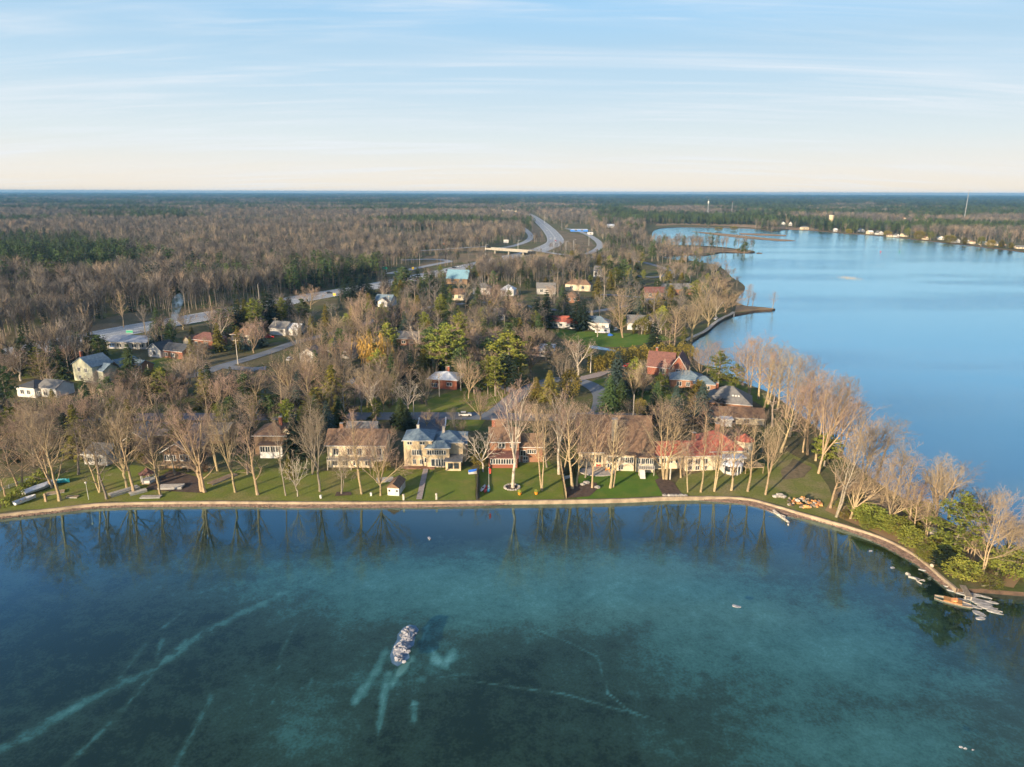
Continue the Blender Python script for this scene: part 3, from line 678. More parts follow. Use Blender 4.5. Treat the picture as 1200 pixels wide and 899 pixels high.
def gen_pine(seed, H=17, R=4.2, n=40, lo=.2, tuft=.55, dens=10):
    rn = random.Random(seed); T = MB(); C = MB()
    T.tube((0, 0, -.3), (.2, .1, H * .6), H * .017, H * .010, 6, False); T.tube((.2, .1, H * .6), (0, 0, H * .97), H * .010, .05, 5, False)
    for i in range(n):
        t = (i + rn.random()) / n; z = H * (lo + (1 - lo) * t * .97)
        rr = R * (math.sin(math.pi * (.18 + .80 * t)) ** .75) * rn.uniform(.55, 1.15); a = i * 2.4 + rn.uniform(-.5, .5)
        d = Vector((math.cos(a), math.sin(a), rn.uniform(.05, .45) + t * .3)).normalized(); p = Vector((0, 0, z)); e = p + d * rr
        T.tube(p, e, .07 * H / 17, .02, 3, False)
        nt_ = max(3, int(rr * 2.6))
        for j in range(nt_):
            c = p.lerp(e, .3 + .7 * (j + rn.random()) / nt_) + Vector((rn.gauss(0, .45), rn.gauss(0, .45), rn.gauss(.15, .22)))
            for k in range(dens):
                dd = Vector((rn.gauss(0, 1), rn.gauss(0, 1), rn.gauss(.35, .6))).normalized(); uu = dd.orthogonal().normalized()
                leafq(C, c + dd * .08, dd, uu, tuft * rn.uniform(.8, 1.5), tuft * .32)
    return T, C
def gen_bush(seed, rx=1.6, ry=1.6, rz=1.6, n=700, leaf=.28, flat=.35):
    rn = random.Random(seed); T = MB(); C = MB()
    for k in range(5):
        a = rn.uniform(0, 6.28); T.tube((0, 0, -.2), (rx * .5 * math.cos(a), ry * .5 * math.sin(a), rz * 1.2), .06, .02, 4, False)
    for i in range(n):
        d = Vector((rn.gauss(0, 1), rn.gauss(0, 1), rn.gauss(.25, .9))).normalized(); s = rn.uniform(.55, 1.06) * (1 + .22 * noise.noise(d * 2.3 + Vector((seed, 0, 0))))
        p = Vector((d.x * rx * s, d.y * ry * s, max(.05, rz + d.z * rz * s)))
        dd = (d + Vector((rn.gauss(0, .6), rn.gauss(0, .6), rn.gauss(0, .6)))).normalized(); leafq(C, p, dd, dd.orthogonal().normalized(), leaf * rn.uniform(.7, 1.5), leaf * .45)
    return T, C
def gen_willow(seed, H=13, R=5):
    rn = random.Random(seed); T = MB(); C = MB()
    T.tube((0, 0, -.3), (0, 0, H * .35), .45, .35, 7, False)
    for i in range(9):
        a = i * .7 + rn.random() * .4; an = rad(rn.uniform(15, 50)); d = Vector((math.sin(an) * math.cos(a), math.sin(an) * math.sin(a), math.cos(an)))
        p = Vector((0, 0, H * .33)); e = p + d * H * rn.uniform(.45, .66); T.tube(p, e, .2, .06, 4, False)
        for j in range(60):
            s = p.lerp(e, rn.uniform(.3, 1.05)) + Vector((rn.gauss(0, .9), rn.gauss(0, .9), rn.gauss(.1, .5))); ln = rn.uniform(1.5, 4.5); o_ = Vector((s.x, s.y, 0)).normalized() * rn.uniform(0, .25)
            for k in range(4):
                q = s + (o_ - UP) * ln * k / 4
                leafq(C, q, (o_ - UP + Vector((rn.gauss(0, .2), rn.gauss(0, .2), 0))).normalized(), Vector((rn.gauss(0, 1), rn.gauss(0, 1), 0)).normalized(), ln / 3.4, .09)
    return T, C
def gen_shrub(seed, H=2.2, n=34, tw=.022):
    rn = random.Random(seed); T = MB(); C = MB()
    for i in range(n):
        a = rn.uniform(0, 6.28); an = rad(rn.uniform(3, 42)); d = Vector((math.sin(an) * math.cos(a), math.sin(an) * math.sin(a), math.cos(an)))
        p = Vector((rn.gauss(0, .25), rn.gauss(0, .25), 0)); e = p + d * H * rn.uniform(.6, 1.05); T.tube(p, e, tw, tw * .5, 3, False)
        for j in range(5):
            s = p.lerp(e, rn.uniform(.35, .95)); dd = rdir(rn, d, rad(rn.uniform(20, 45))); C.tube(s, s + dd * H * rn.uniform(.15, .35), tw * .7, tw * .4, 3, False)
    return T, C
PROTO = {}
def proto(kind, gen, bark, leaf):
    T, C = gen
    zs = [v[2] for v in C.v]; zs.sort(); xs_ = sorted(abs(v[0]) + 0 for v in C.v)
    H = zs[int(len(zs) * .998)]; Wd = 2 * xs_[int(len(xs_) * .97)]
    PROTO.setdefault(kind, []).append((T.mesh('trunk', M(bark)), C.mesh('crown', M(leaf)), H, Wd))
for k, (bk, tw_) in enumerate([('bark_tan', 'twig_tan'), ('bark_tan', 'twig_pink'), ('bark_grey', 'twig_grey')]):
    nm = ('tan', 'pink', 'grey')[k]
    proto('maple_' + nm, gen_bare(10 + k, 20, .20, 7, (12, 38), .12), bk, tw_)
    proto('maple_' + nm, gen_bare(20 + k, 20, .28, 6, (10, 32), .16, (8, 7, 6)), bk, tw_)
    proto('maple_' + nm, gen_lead(110 + k, 20, .20, 15, .42, double=True), bk, tw_); proto('maple_' + nm, gen_lead(120 + k, 20, .26, 19, .40), bk, tw_)
    proto('poplar_' + nm, gen_lead(30 + k, 20, .30, 18, .27), bk, tw_); proto('poplar_' + nm, gen_lead(40 + k, 20, .22, 16, .30, a0=48), bk, tw_); proto('poplar_' + nm, gen_lead(45 + k, 20, .36, 15, .26, double=True), bk, tw_)
    proto('spread_' + nm, gen_bare(50 + k, 14, .16, 8, (20, 58), .10, (7, 6, 6), .018), bk, tw_)
proto('birch', gen_lead(61, 18, .22, 17, .30, a0=46), 'bark_white', 'twig_pink')
proto('birch', gen_bare(62, 18, .30, 5, (8, 22), .10, (8, 6, 5), .017), 'bark_white', 'twig_pink')
proto('birch_bare', gen_bare(63, 12, .22, 6, (22, 60), .06, (6, 4, 2), .03, False, .22), 'bark_white', 'bark_white')
for s in (1, 2, 3):
    proto('spruce_green', gen_spruce(s, 14, 2.7), 'bark_dark', 'needle_green'); proto('spruce_dark', gen_spruce(s + 10, 14, 2.9), 'bark_dark', 'needle_dark')
    proto('pine_green', gen_pine(s, 17, 4.0), 'bark_grey', 'needle_green'); proto('pine_lime', gen_pine(s + 5, 17, 4.2), 'bark_grey', 'needle_lime')
proto('pine_dark', gen_pine(44, 17, 3.8), 'bark_dark', 'needle_dark')
proto('spruce_gold', gen_spruce(31, 12, 2.6), 'bark_dark', 'needle_gold')
proto('spruce_blue', gen_spruce(21, 12, 2.5, 26, 10), 'bark_dark', 'needle_blue'); proto('spruce_blue', gen_spruce(22, 12, 2.6, 26, 10), 'bark_dark', 'needle_blue')
proto('cedar', gen_spruce(33, 7, 1.5, 16, 9, True, .5), 'bark_dark', 'needle_gold'); proto('cedar', gen_spruce(34, 7, 1.7, 16, 9, True, .5), 'bark_dark', 'needle_gold')
proto('cedar_dark', gen_spruce(35, 7, 1.7, 16, 9, True, .5), 'bark_dark', 'needle_dark')
proto('bush_gold', gen_bush(3, n=1400, leaf=.19), 'bark_dark', 'needle_gold'); proto('bush_lime', gen_bush(4, n=1700, leaf=.19), 'bark_dark', 'needle_lime'); proto('bush_green', gen_bush(6, n=1500, leaf=.2), 'bark_dark', 'needle_dark')
proto('willow', gen_willow(1), 'bark_grey', 'willow_leaf')
proto('shrub', gen_shrub(1), 'twig_grey', 'twig_grey'); proto('shrub', gen_shrub(2), 'twig_rust', 'twig_rust'); proto('shrub', gen_shrub(3), 'twig_pink', 'twig_pink')

KINDNAME = {'maple_tan': ('bare_tree', 'tan bare tree'), 'maple_pink': ('bare_tree', 'pinkish bare tree'), 'maple_grey': ('bare_tree', 'grey bare tree'),
 'poplar_tan': ('bare_tree', 'slim tan bare tree'), 'poplar_pink': ('bare_tree', 'slim pinkish bare tree'), 'poplar_grey': ('bare_tree', 'slim grey bare tree'),
 'spread_tan': ('bare_tree', 'round tan bare tree'), 'spread_pink': ('bare_tree', 'round pinkish bare tree'), 'spread_grey': ('bare_tree', 'round grey bare tree'),
 'birch': ('birch_tree', 'white birch'), 'birch_bare': ('birch_tree', 'twisted white birch'), 'spruce_green': ('spruce_tree', 'green spruce'), 'spruce_dark': ('spruce_tree', 'dark spruce'),
 'spruce_gold': ('spruce_tree', 'golden spruce'), 'spruce_blue': ('spruce_tree', 'blue spruce'), 'pine_green': ('pine_tree', 'green pine'), 'pine_lime': ('pine_tree', 'yellow-green pine'), 'pine_dark': ('pine_tree', 'dark pine'),
 'cedar': ('cedar_tree', 'golden cedar'), 'cedar_dark': ('cedar_tree', 'dark cedar'), 'bush_gold': ('bush', 'golden bush'), 'bush_lime': ('bush', 'yellow-green bush'), 'bush_green': ('bush', 'dark green bush'),
 'willow': ('willow_tree', 'golden willow'), 'shrub': ('shrub', 'bare shrub')}
TREES = []
def tree(kind, px, py, ytop, wpx=None, xtop=None, group='trees around the houses', var=None, h=None, shared=None, z=LAND, ang=None):
    base = P(px, py, z); ps = PROTO[kind]; i = random.randrange(len(ps)) if var is None else var % len(ps)
    tm, cm, Hn, Wn = ps[i]
    hh = h or height_for(base, ytop); s = hh / Hn
    sw = s if wpx is None else wpx * mpp(px, py, z) / Wn
    sw = max(.5 * s, min(1.9 * s, sw))
    nm, ph = KINDNAME[kind]
    r = bpy.data.objects.new(nm, None); COL.objects.link(r); r.location = base; r.scale = (sw, sw, s); r.empty_display_size = .3
    tilt = 0
    if xtop is not None: tilt = .7 * math.atan2((xtop - px) * mpp(px, py, z), hh)
    rz = random.uniform(0, 6.28) if ang is None else ang
    r.rotation_euler = (Matrix.Rotation(tilt, 3, 'Y') @ Matrix.Rotation(rz, 3, 'Z')).to_euler()
    for n_, d_ in (('trunk', tm), ('crown', cm)):
        c = bpy.data.objects.new(n_, d_); COL.objects.link(c); c.parent = r
    r['category'] = nm.replace('_', ' ') if nm not in ('bush', 'shrub') else nm; r['group'] = group
    TREES.append([r, ph, px, py, hh, base, shared])
    return r

# ------------------------------------------------------------------ houses
PROT = []; FOOT = []; LMARK = []
class House:
    def __init__(s, name, label, cx, by, rot=0, short=None, top=None, half=None, cat='house', group=None, prot=True):
        s.o = P(cx, by); s.U = mpp(cx, by); s.V = s.U / .955; s.by = by; s.cx = cx
        s.r = empty(name, s.o, rad(rot), label, cat, group)
        FOOT.append((s.o.x, s.o.y, (half or 20) * s.U))
        if prot and top is not None: PROT.append((cx - half, top, cx + half, by))
        if short: LMARK.append((cx, by, short))
    def gable_prism(s, mb, x0, x1, y0, y1, h, r, ov, t, along):
        if along == 'x': a0, a1, b0, b1 = y0, y1, x0 - ov, x1 + ov
        else: a0, a1, b0, b1 = x0, x1, y0 - ov, y1 + ov
        m_ = (a0 + a1) / 2; dz = ov * r / (m_ - a0); ze = h - dz
        pts = [(a0 - ov, ze + .02), (m_, h + r + .02), (a1 + ov, ze + .02), (a1 + ov, ze + t), (m_, h + r + t), (a0 - ov, ze + t)]
        f = (lambda a, z, b: (b, a, z)) if along == 'x' else (lambda a, z, b: (a, b, z))
        for tri in ((0, 1, 4, 5), (1, 2, 3, 4)):
            mb.prism([f(*pts[i], b0) for i in tri], (b1 - b0, 0, 0) if along == 'x' else (0, b1 - b0, 0))
    def wing(s, xl, xr, y0, y1, h, roof='gx', rh=6, wm='beige', rm='roof_brown', ov=.45, z0=0, t=.22):
        x0, x1 = xl * s.U, xr * s.U; hh = h * s.V; r = rh * s.V; z0 = z0 * s.V
        mb = MB().box(x0, x1, y0, y1, z0 - (.3 if z0 == 0 else 0), hh)
        ym, xm = (y0 + y1) / 2, (x0 + x1) / 2
        if roof == 'gx':
            for x in (x0 + .01, x1 - .03): mb.prism([(x, y0, hh), (x, y1, hh), (x, ym, hh + r)], (.02, 0, 0))
        if roof == 'gy':
            for y in (y0, y1 - .02): mb.prism([(x0, y, hh), (x1, y, hh), (xm, y, hh + r)], (0, .02, 0))
        w_ = mb.build('wall', wm, s.r)
        mb = MB()
        if roof == 'gx': s.gable_prism(mb, x0, x1, y0, y1, hh, r, ov, t, 'x')
        elif roof == 'gy': s.gable_prism(mb, x0, x1, y0, y1, hh, r, ov, t, 'y')
        elif roof == 'flat': mb.box(x0 - ov, x1 + ov, y0 - ov, y1 + ov, hh + .003, hh + .25)
        elif roof == 'hip':
            a = (x0 - ov, y0 - ov, x1 + ov, y1 + ov); dx, dy = a[2] - a[0], a[3] - a[1]; k = min(dx, dy) / 2
            if dx >= dy: r1, r2 = (a[0] + k, ym), (a[2] - k + .01, ym)
            else: r1, r2 = (xm, a[1] + k), (xm, a[3] - k + .01)
            z1 = hh + .003; b = len(mb.v)
            mb.v += [(a[0], a[1], z1), (a[2], a[1], z1), (a[2], a[3], z1), (a[0], a[3], z1), (r1[0], r1[1], hh + r), (r2[0], r2[1], hh + r)]
            mb.f += [(b, b + 3, b + 2, b + 1)]
            if dx >= dy: mb.f += [(b, b + 1, b + 5, b + 4), (b + 1, b + 2, b + 5), (b + 2, b + 3, b + 4, b + 5), (b + 3, b, b + 4)]
            else: mb.f += [(b, b + 1, b + 4), (b + 1, b + 2, b + 5, b + 4), (b + 2, b + 3, b + 5), (b + 3, b, b + 4, b + 5)]
        elif roof == 'shed': mb.prism([(x0 - ov, y0 - ov, hh), (x0 - ov, y1 + ov, hh + r), (x0 - ov, y1 + ov, hh + r + t), (x0 - ov, y0 - ov, hh + t)], (x1 - x0 + 2 * ov, 0, 0))
        if mb.v:
            ro = mb.build('roof', rm, s.r)
            ze = hh - (ov * r / ((y1 - y0) / 2) if roof == 'gx' else 0)
            if roof in ('gx', 'hip') and s.by > 380: MB().box(x0 - ov, x1 + ov, y0 - ov - .16, y0 - ov - .004, ze + .02, ze + .2).build('gutter', 'white', ro)
        return w_
    def trim(s, xl, xr, y0, y1, h, rh, ov=.5, m_='white'):
        """white barge boards on a front-facing gable"""
        x0, x1 = xl * s.U - ov, xr * s.U + ov; xm = (x0 + x1) / 2; r = rh * s.V; dz = ov * r / (xm - x0 - ov); z = h * s.V - dz
        mb = MB()
        for a in (x0, x1): mb.prism([(a, y0 - .56, z + .02), (xm, y0 - .56, h * s.V + r + .02), (xm, y0 - .56, h * s.V + r + .30), (a, y0 - .56, z + .30)], (0, .08, 0))
        mb.build('barge_board', m_, s.r)
    def win(s, x, z, w, h, y=0, frame='white', mull=1, name='window', glass='glass'):
        w, h = w * s.U, h * s.V; x, z = x * s.U, z * s.V
        mb = MB(); t = min(.14, .12 * w); y -= .004
        mb.box(x - w / 2 - t, x + w / 2 + t, y - .09, y, z + h / 2, z + h / 2 + t); mb.box(x - w / 2 - t, x + w / 2 + t, y - .12, y, z - h / 2 - t, z - h / 2)
        for k in range(mull + 2):
            xx = x - w / 2 - t / 2 + (w + t) * k / (mull + 1); mb.box(xx - t / 2, xx + t / 2, y - .085, y, z - h / 2 + .002, z + h / 2 - .002)
        f = mb.build(name, frame, s.r)
        MB().box(x - w / 2, x + w / 2, y - .05, y - .003, z - h / 2 + .004, z + h / 2 - .004).build('pane', glass, f)
    def door(s, x, w=4, h=9, y=0, m_='white', name='door'):
        w, h, x = w * s.U, h * s.V, x * s.U; d = MB().box(x - w / 2, x + w / 2, y - .08, y - .003, .05, h).build(name, m_, s.r)
        MB().box(x + w * .3, x + w * .4, y - .14, y - .083, h * .45, h * .5).build('handle', 'metal', d)
    def chim(s, x, y, z0, z1, w=.9, m_='brick'):
        x *= s.U; c = MB().box(x - w / 2, x + w / 2, y - w / 2, y + w / 2, z0 * s.V, z1 * s.V).build('chimney', m_, s.r)
        MB().box(x - w / 2 - .08, x + w / 2 + .08, y - w / 2 - .08, y + w / 2 + .08, z1 * s.V + .003, z1 * s.V + .15).build('chimney_cap', 'stone', c)
    def deck(s, xl, xr, y0, y1, z, m_='wood', rail='white'):
        x0, x1, zz = xl * s.U, xr * s.U, z * s.V; d = MB().box(x0, x1, y0, y1, zz - .2, zz)
        n = max(2, int((x1 - x0) / 3) + 1)
        for k in range(n):
            x = x0 + .1 + (x1 - x0 - .2) * k / (n - 1); d.box(x - .08, x + .08, y0 + .02, y0 + .18, 0, zz - .203)
        d = d.build('deck', m_, s.r); mb = MB()
        mb.box(x0, x1, y0, y0 + .08, zz + .9, zz + 1.0)
        nb = max(3, int((x1 - x0) / .5))
        for k in range(nb): x = x0 + .04 + (x1 - x0 - .08) * k / (nb - 1); mb.box(x - .03, x + .03, y0 + .01, y0 + .07, zz + .003, zz + .897)
        mb.build('railing', rail, d)

# --- lakefront row, left to right
h = House('house', 'low house with white edged roof behind the left shore trees', 112, 545, -8, 'low white edged house', 512, 16)
h.wing(-14, 16, 0, 9, 12, 'gx', 7, 'grey_siding', 'roof_grey'); h.trim(-14, 16, 0, 9, 12, 0.2); h.win(-6, 6, 5, 5); h.win(6, 6, 5, 5)
h = House('cottage', 'brown cottage with white trimmed gable and wide white windows', 209, 549, -4, 'brown gabled cottage', 515, 18)
h.wing(-17, 17, 0, 11, 19, 'gy', 10, 'brown_siding', 'roof_grey'); h.trim(-17, 17, 0, 11, 19, 10)
h.win(-8, 12.5, 13, 6, mull=4); h.win(9, 13, 10, 6.5, mull=2, frame='white'); h.win(9, 4, 8, 3, mull=1); h.deck(-19, 17, -2.2, -.05, 7, 'wood', 'wood')
h = House('house', 'long grey roofed house with teal solar roof panels behind the gabled cottage', 190, 520, 6, 'long grey house', 485, 32, prot=False)
h.wing(-34, 10, 0, 10, 11, 'gx', 7, 'brown_siding', 'roof_grey'); h.wing(-34, -12, -4, 6, 11, 'gy', 8, 'brown_siding', 'roof_teal'); h.trim(-34, -12, -4, 6, 11, 8); h.win(-20, 6, 4, 4, -4); h.win(-28, 6, 4, 4, -4)
h = House('house', 'low house under a long pale grey roof right of the gabled cottage', 244, 520, 2, 'pale grey roofed house', 495, 22)
h.wing(-20, 22, 0, 10, 12, 'gx', 6, 'brown_siding', 'roof_grey'); h.win(-8, 6, 5, 4); h.win(4, 6, 5, 4); h.win(15, 6, 4, 4)
h = House('house', 'brown roofed house with white sunroom windows behind thin trees', 320, 534, 0, 'sunroom house', 492, 20)
h.wing(-22, 16, 1, 11, 22, 'hip', 10, 'brown_siding', 'roof_brown'); h.wing(-12, 14, -2, 1, 15, 'flat', 0, 'pale_grey', 'roof_brown'); h.wing(9, 20, 2, 8, 25, 'gy', 6, 'cream', 'roof_brown')
for k in range(4): h.win(-8.5 + 6 * k, 10.5, 4.6, 6, -2)
h.chim(4, 6, 28, 38)
h = House('house', 'beige two storey house with long brown roof and balcony', 419, 548, 0, 'beige balcony house', 500, 36)
h.wing(-34, 32, 0, 9, 28, 'gx', 11, 'beige', 'roof_brown', .7); h.wing(-20, 15, 9, 15, 28, 'gx', 10, 'beige', 'roof_grey')
h.deck(-33, 36, -2.2, -.05, 12, 'old_wood', 'old_wood')
for x in (-24, -8, 3, 14, 26): h.win(x, 19, 5, 7)
for x in (-26, -14, -2, 12, 24): h.win(x, 6, 5, 6)
h.chim(-22, 6, 36, 44, .9, 'brick_brown')
h = House('house', 'tan two storey house with blue grey hip roofs and square porch', 508, 547, 0, 'tan two storey house', 499, 36)
h.wing(-34, -1, 0, 8.5, 31, 'hip', 8, 'tan_siding', 'roof_blue'); h.wing(-1, 34, 2.5, 11, 25, 'hip', 9, 'tan_siding', 'roof_blue'); h.wing(-8, 19, -.6, 2.5, 23, 'hip', 7, 'tan_siding', 'roof_blue'); h.wing(20, 37, 4, 13, 22, 'gx', 7, 'tan_siding', 'roof_blue')
h.wing(15.5, 33, -3, 1.6, 11, 'flat', 0, 'tan_siding', 'roof_grey')
for x in (-27, -12): h.win(x, 28, 5, 3)
h.win(-22, 17, 4.5, 5.5); h.win(-16.5, 17, 4.5, 5.5); h.win(-22, 6, 3, 5); h.win(-8, 8, 4, 5); h.win(-14, 6, 3, 5)
for k in range(4): h.win(-4 + 5.5 * k, 18, 4.6, 5, -.6)
h.win(0, 6, 4, 8, -.6, mull=0); h.win(6, 6, 5, 8, -.6); h.win(12, 6, 4, 8, -.6); h.win(21, 6, 4.5, 5.5, -3, 'dark_metal', 0); h.win(28, 6, 4.5, 5.5, -3, 'dark_metal', 0)
h.chim(10, 7, 29, 38, .8, 'stone'); h.chim(-20, 6, 34, 41, .7, 'stone')
h = House('house', 'red brown brick house with brown roof and white window band', 604, 544, 0, 'brick lakefront house', 500, 34)
h.wing(-30, 4, 0, 9, 27, 'gx', 10, 'brick_brown', 'roof_brown'); h.wing(4, 32, 1.5, 10, 19, 'gx', 9, 'brick_brown', 'roof_brown'); h.wing(-31, 2, -3, 0, 12, 'shed', 4, 'brick', 'roof_maroon'); h.wing(-26, -12, 9, 13, 28, 'gx', 10, 'brick_brown', 'roof_brown')
for k in range(5): h.win(-26 + 6 * k, 8, 5, 5.5, -3)
h.win(-16, 22, 7, 5); h.win(-4, 22, 4, 3.5); h.win(9, 11, 6, 6, 1.5); h.win(19, 13, 10, 4.5, 1.5, mull=3); h.win(12, 3.5, 5, 6, 1.5); h.door(4, 3.4, 8, 1.5)
h.chim(-26, 5, 34, 46, 1.0, 'brick')
h = House('house', 'large house under a steep brown roof with cream chimney and patio', 722, 551, -3, 'steep brown roofed house', 490, 44)
h.wing(-42, 41, 2, 18, 21, 'gx', 30, 'cream', 'roof_brown', .8); h.wing(-12, 20, -.5, 2, 19, 'flat', 0, 'cream', 'roof_brown'); h.wing(22, 42, -1.2, 2, 18, 'flat', 0, 'cream', 'roof_brown')
for x in (-36, -28, -20): h.win(x, 10, 6, 9, 2, 'cream')
for x in (-8, -1): h.win(x, 14, 5.5, 5.5, -.5, 'white')
for x in (7, 12, 17): h.win(x, 13, 4, 6, -.5)
for x in (25, 30, 35, 39.5): h.win(x, 13.5, 3.6, 6, -1.2)
h.win(-8, 5, 5, 6, -.5); h.win(5, 5, 5, 6, -.5); h.chim(-2, 4.5, 20, 54, 1.5, 'cream')
h.deck(24, 42, -3.6, -1.25, 8, 'old_wood', 'white')
mb = MB()
for k in range(7): mb.box(28 * h.U - .7, 28 * h.U + .7, -3.65 - .3 * (k + 1), -3.65 - .3 * k, 0, 8 * h.V * (1 - (k + 1) / 8))
mb.build('stairs', 'white', h.r)
MB().lathe([(3.6, 0), (3.6, .22)], 28, (-22 * h.U, -1.5, 0), 1.4, .9).build('patio', 'stone', h.r)
h = House('mansion', 'sprawling cream house with bright red roofs and round turret', 830, 553, 5, 'red roofed mansion', 490, 58)
h.wing(-64, -26, 3, 12, 17, 'gx', 9, 'beige', 'roof_red', .6); h.wing(-26, 12, 1, 11, 19, 'gx', 9, 'beige', 'roof_red', .6); h.wing(4, 44, 2, 15, 21, 'hip', 14, 'beige', 'roof_red', .6); h.wing(16, 40, -1, 2.2, 17, 'flat', 0, 'white', 'roof_white', .5)
tx = 50 * h.U; tr_ = 10 * h.U
MB().lathe([(tr_, -.3), (tr_, 30 * h.V)], 18, (tx, 5, 0)).build('turret', 'beige', h.r, True); MB().lathe([(tr_ + .5, 30 * h.V + .003), (.05, 37 * h.V)], 18, (tx, 5, 0)).build('turret_roof', 'roof_red', h.r)
for x in (-58, -50, -42, -33): h.win(x, 10, 5, 5.5, 3)
for x in (-21, -12, -3): h.win(x, 11, 5, 6, 1); h.win(x, 3.5, 4.5, 4.5, 1)
for x in (18, 23.5, 29, 34.5): h.win(x, 11, 4.5, 6.5, -1)
h.win(49, 20, 4.5, 5, 5 - tr_); h.chim(-8, 8, 22, 35, .9, 'brick_brown'); h.chim(22, 9, 30, 44, 1, 'brick_brown')
h.deck(40, 62, -2.5, 2, 8, 'wood', 'wood')
# garden pavilion (white, round)
p = P(857, 553.5); u = mpp(857, 553)
g = empty('pavilion', p, 0, 'round white glazed pavilion with pale roof below the red mansion', 'pavilion')
mb = MB()
for k in range(8):
    a = k * math.pi / 4 + .39; mb.tube((2.4 * math.cos(a), 2.4 * math.sin(a), 0), (2.4 * math.cos(a), 2.4 * math.sin(a), 2.6), .16, .16, 6)
mb.build('post', 'white', g); MB().lathe([(2.3, 0), (2.3, .8)], 8, (0, 0, .02)).build('base_wall', 'white', g); MB().lathe([(2.2, .83), (2.2, 2.45)], 8).build('pane', 'glass', g)
MB().lathe([(2.9, 2.62), (2.2, 3.2), (.1, 3.7)], 16).build('roof', 'roof_white', g)
# --- second row and beyond
h = House('house', 'grey roofed bungalow with white skylights near the right shore', 852, 483, -18, 'skylight bungalow', 448, 26)
h.wing(-26, 26, 0, 13, 10, 'hip', 15, 'brick_brown', 'roof_grey'); h.chim(-14, 8, 16, 26, .9, 'brick'); h.win(-10, 5, 6, 4); h.win(8, 5, 6, 4)
for k in range(3): MB().box((4 + 3.2 * k) * h.U, (6 + 3.2 * k) * h.U, 2.6, 3.6, 16 * h.V, 18 * h.V).build('skylight', 'white', h.r)
h = House('house', 'low brown roofed house just behind the red mansion', 862, 497, -8, 'low brown roofed house', 475, 34)
h.wing(-32, 32, 0, 9, 8, 'gx', 7, 'beige', 'roof_brown'); h.win(-18, 4, 6, 4); h.win(-4, 4, 6, 4); h.win(12, 4, 6, 4); h.wing(-18, -6, -3, 1, 8, 'flat', 0, 'pale_grey', 'roof_white')
h = House('house', 'brick house with steep maroon gable roof by the cedar hedge', 786, 441, -20, 'gabled brick house', 410, 26)
h.wing(-28, 2, 0, 10, 10, 'gx', 14, 'brick', 'roof_maroon'); h.wing(0, 18, -3, 9, 12, 'gy', 13, 'brick', 'roof_maroon'); h.trim(0, 18, -3, 9, 12, 13); h.win(9, 8, 5, 5, -3); h.win(-10, 5, 6, 5); h.chim(-20, 6, 20, 28)
h = House('house', 'brick bungalow with wide blue grey roof beside the lake lawn', 810, 455, -10, 'blue roofed brick bungalow', 433, 26)
h.wing(-24, 14, 0, 10, 9, 'hip', 8, 'brick_brown', 'roof_blue'); h.wing(2, 27, -4, 5, 8, 'hip', 7, 'brick_brown', 'roof_blue'); h.win(-14, 4.5, 5, 4.5); h.win(-4, 4.5, 4, 4.5); h.door(9, 4, 6, -4, 'white'); h.win(17, 4.5, 5, 4, -4)
h = House('bungalow', 'red brick bungalow with flat pale roof and white corner', 519, 456, -12, 'red brick bungalow', 428, 18)
h.wing(-17, 17, 0, 10, 11, 'hip', 6, 'brick', 'roof_white', .9); h.win(-10, 4, 6, 4, mull=2); h.win(8, 6, 6, 3.5); h.chim(2, 6, 12, 22, .8)
h = House('bungalow', 'white house with navy roof near the left edge', 37, 466, -14, 'white navy roofed house', 440, 24)
h.wing(-20, 6, 0, 9, 11, 'hip', 6, 'white', 'roof_dark'); h.wing(4, 30, 2, 10, 11, 'gx', 6, 'white', 'roof_grey'); h.win(-12, 6, 5, 4.5); h.win(-3, 6, 4, 4.5); h.win(12, 6, 5, 4); h.win(22, 6, 5, 4)
h = House('house', 'pale yellow two storey house with teal grey roof and brick chimney', 101, 448, -24, 'pale yellow house', 418, 22)
h.wing(-20, 14, 0, 9, 19, 'gy', 9, 'pale_yellow', 'roof_blue'); h.wing(10, 24, 2, 9, 14, 'gx', 6, 'pale_yellow', 'roof_blue'); h.win(-9, 14, 4, 4); h.win(3, 14, 4, 4); h.win(-9, 5, 4, 4); h.chim(-12, 2.5, 18, 33, .8)
h = House('house', 'brick gabled house with dark blue roof right of the pale yellow house', 140, 440, -24, 'dark roofed gabled house', 415, 20)
h.wing(-18, 6, 0, 9, 10, 'gy', 7, 'brick_brown', 'roof_blue'); h.trim(-18, 6, 0, 9, 10, 7); h.wing(6, 24, 2, 10, 10, 'gx', 6, 'brick_brown', 'roof_blue'); h.win(-6, 5, 5, 4); h.win(14, 5, 6, 4)
h = House('bungalow', 'white and brick bungalow with long navy roof', 192, 420, -22, 'navy roofed bungalow', 400, 28)
h.wing(-24, -4, 0, 9, 9, 'gy', 7, 'white', 'roof_dark'); h.wing(-5, 26, 1.5, 10, 9, 'gx', 6, 'brick', 'roof_dark'); h.trim(-24, -4, 0, 9, 9, 7); h.win(-14, 5, 4, 4); h.win(4, 5, 5, 4); h.win(15, 5, 5, 4)
h = House('house', 'brown brick house with brown hip roof beside the smoke', 237, 408, -18, 'brown hip roofed house', 388, 20, prot=False)
h.wing(-18, 16, 0, 10, 9, 'hip', 7, 'brick', 'roof_maroon'); h.win(-8, 5, 4, 4); h.win(6, 5, 5, 4); h.wing(-22, -12, -2, 6, 8, 'gy', 5, 'cream', 'roof_brown')
h = House('house', 'low tan roofed house right of the pine row', 284, 400, -15, 'low tan house', 384, 16, prot=False)
h.wing(-15, 15, 0, 9, 7, 'hip', 6, 'beige', 'roof_brown'); h.win(-6, 4, 4, 3); h.win(6, 4, 4, 3)
h = House('house', 'white house with grey gable roof and garage below the highway', 328, 393, -20, 'white garage house', 372, 18, prot=False)
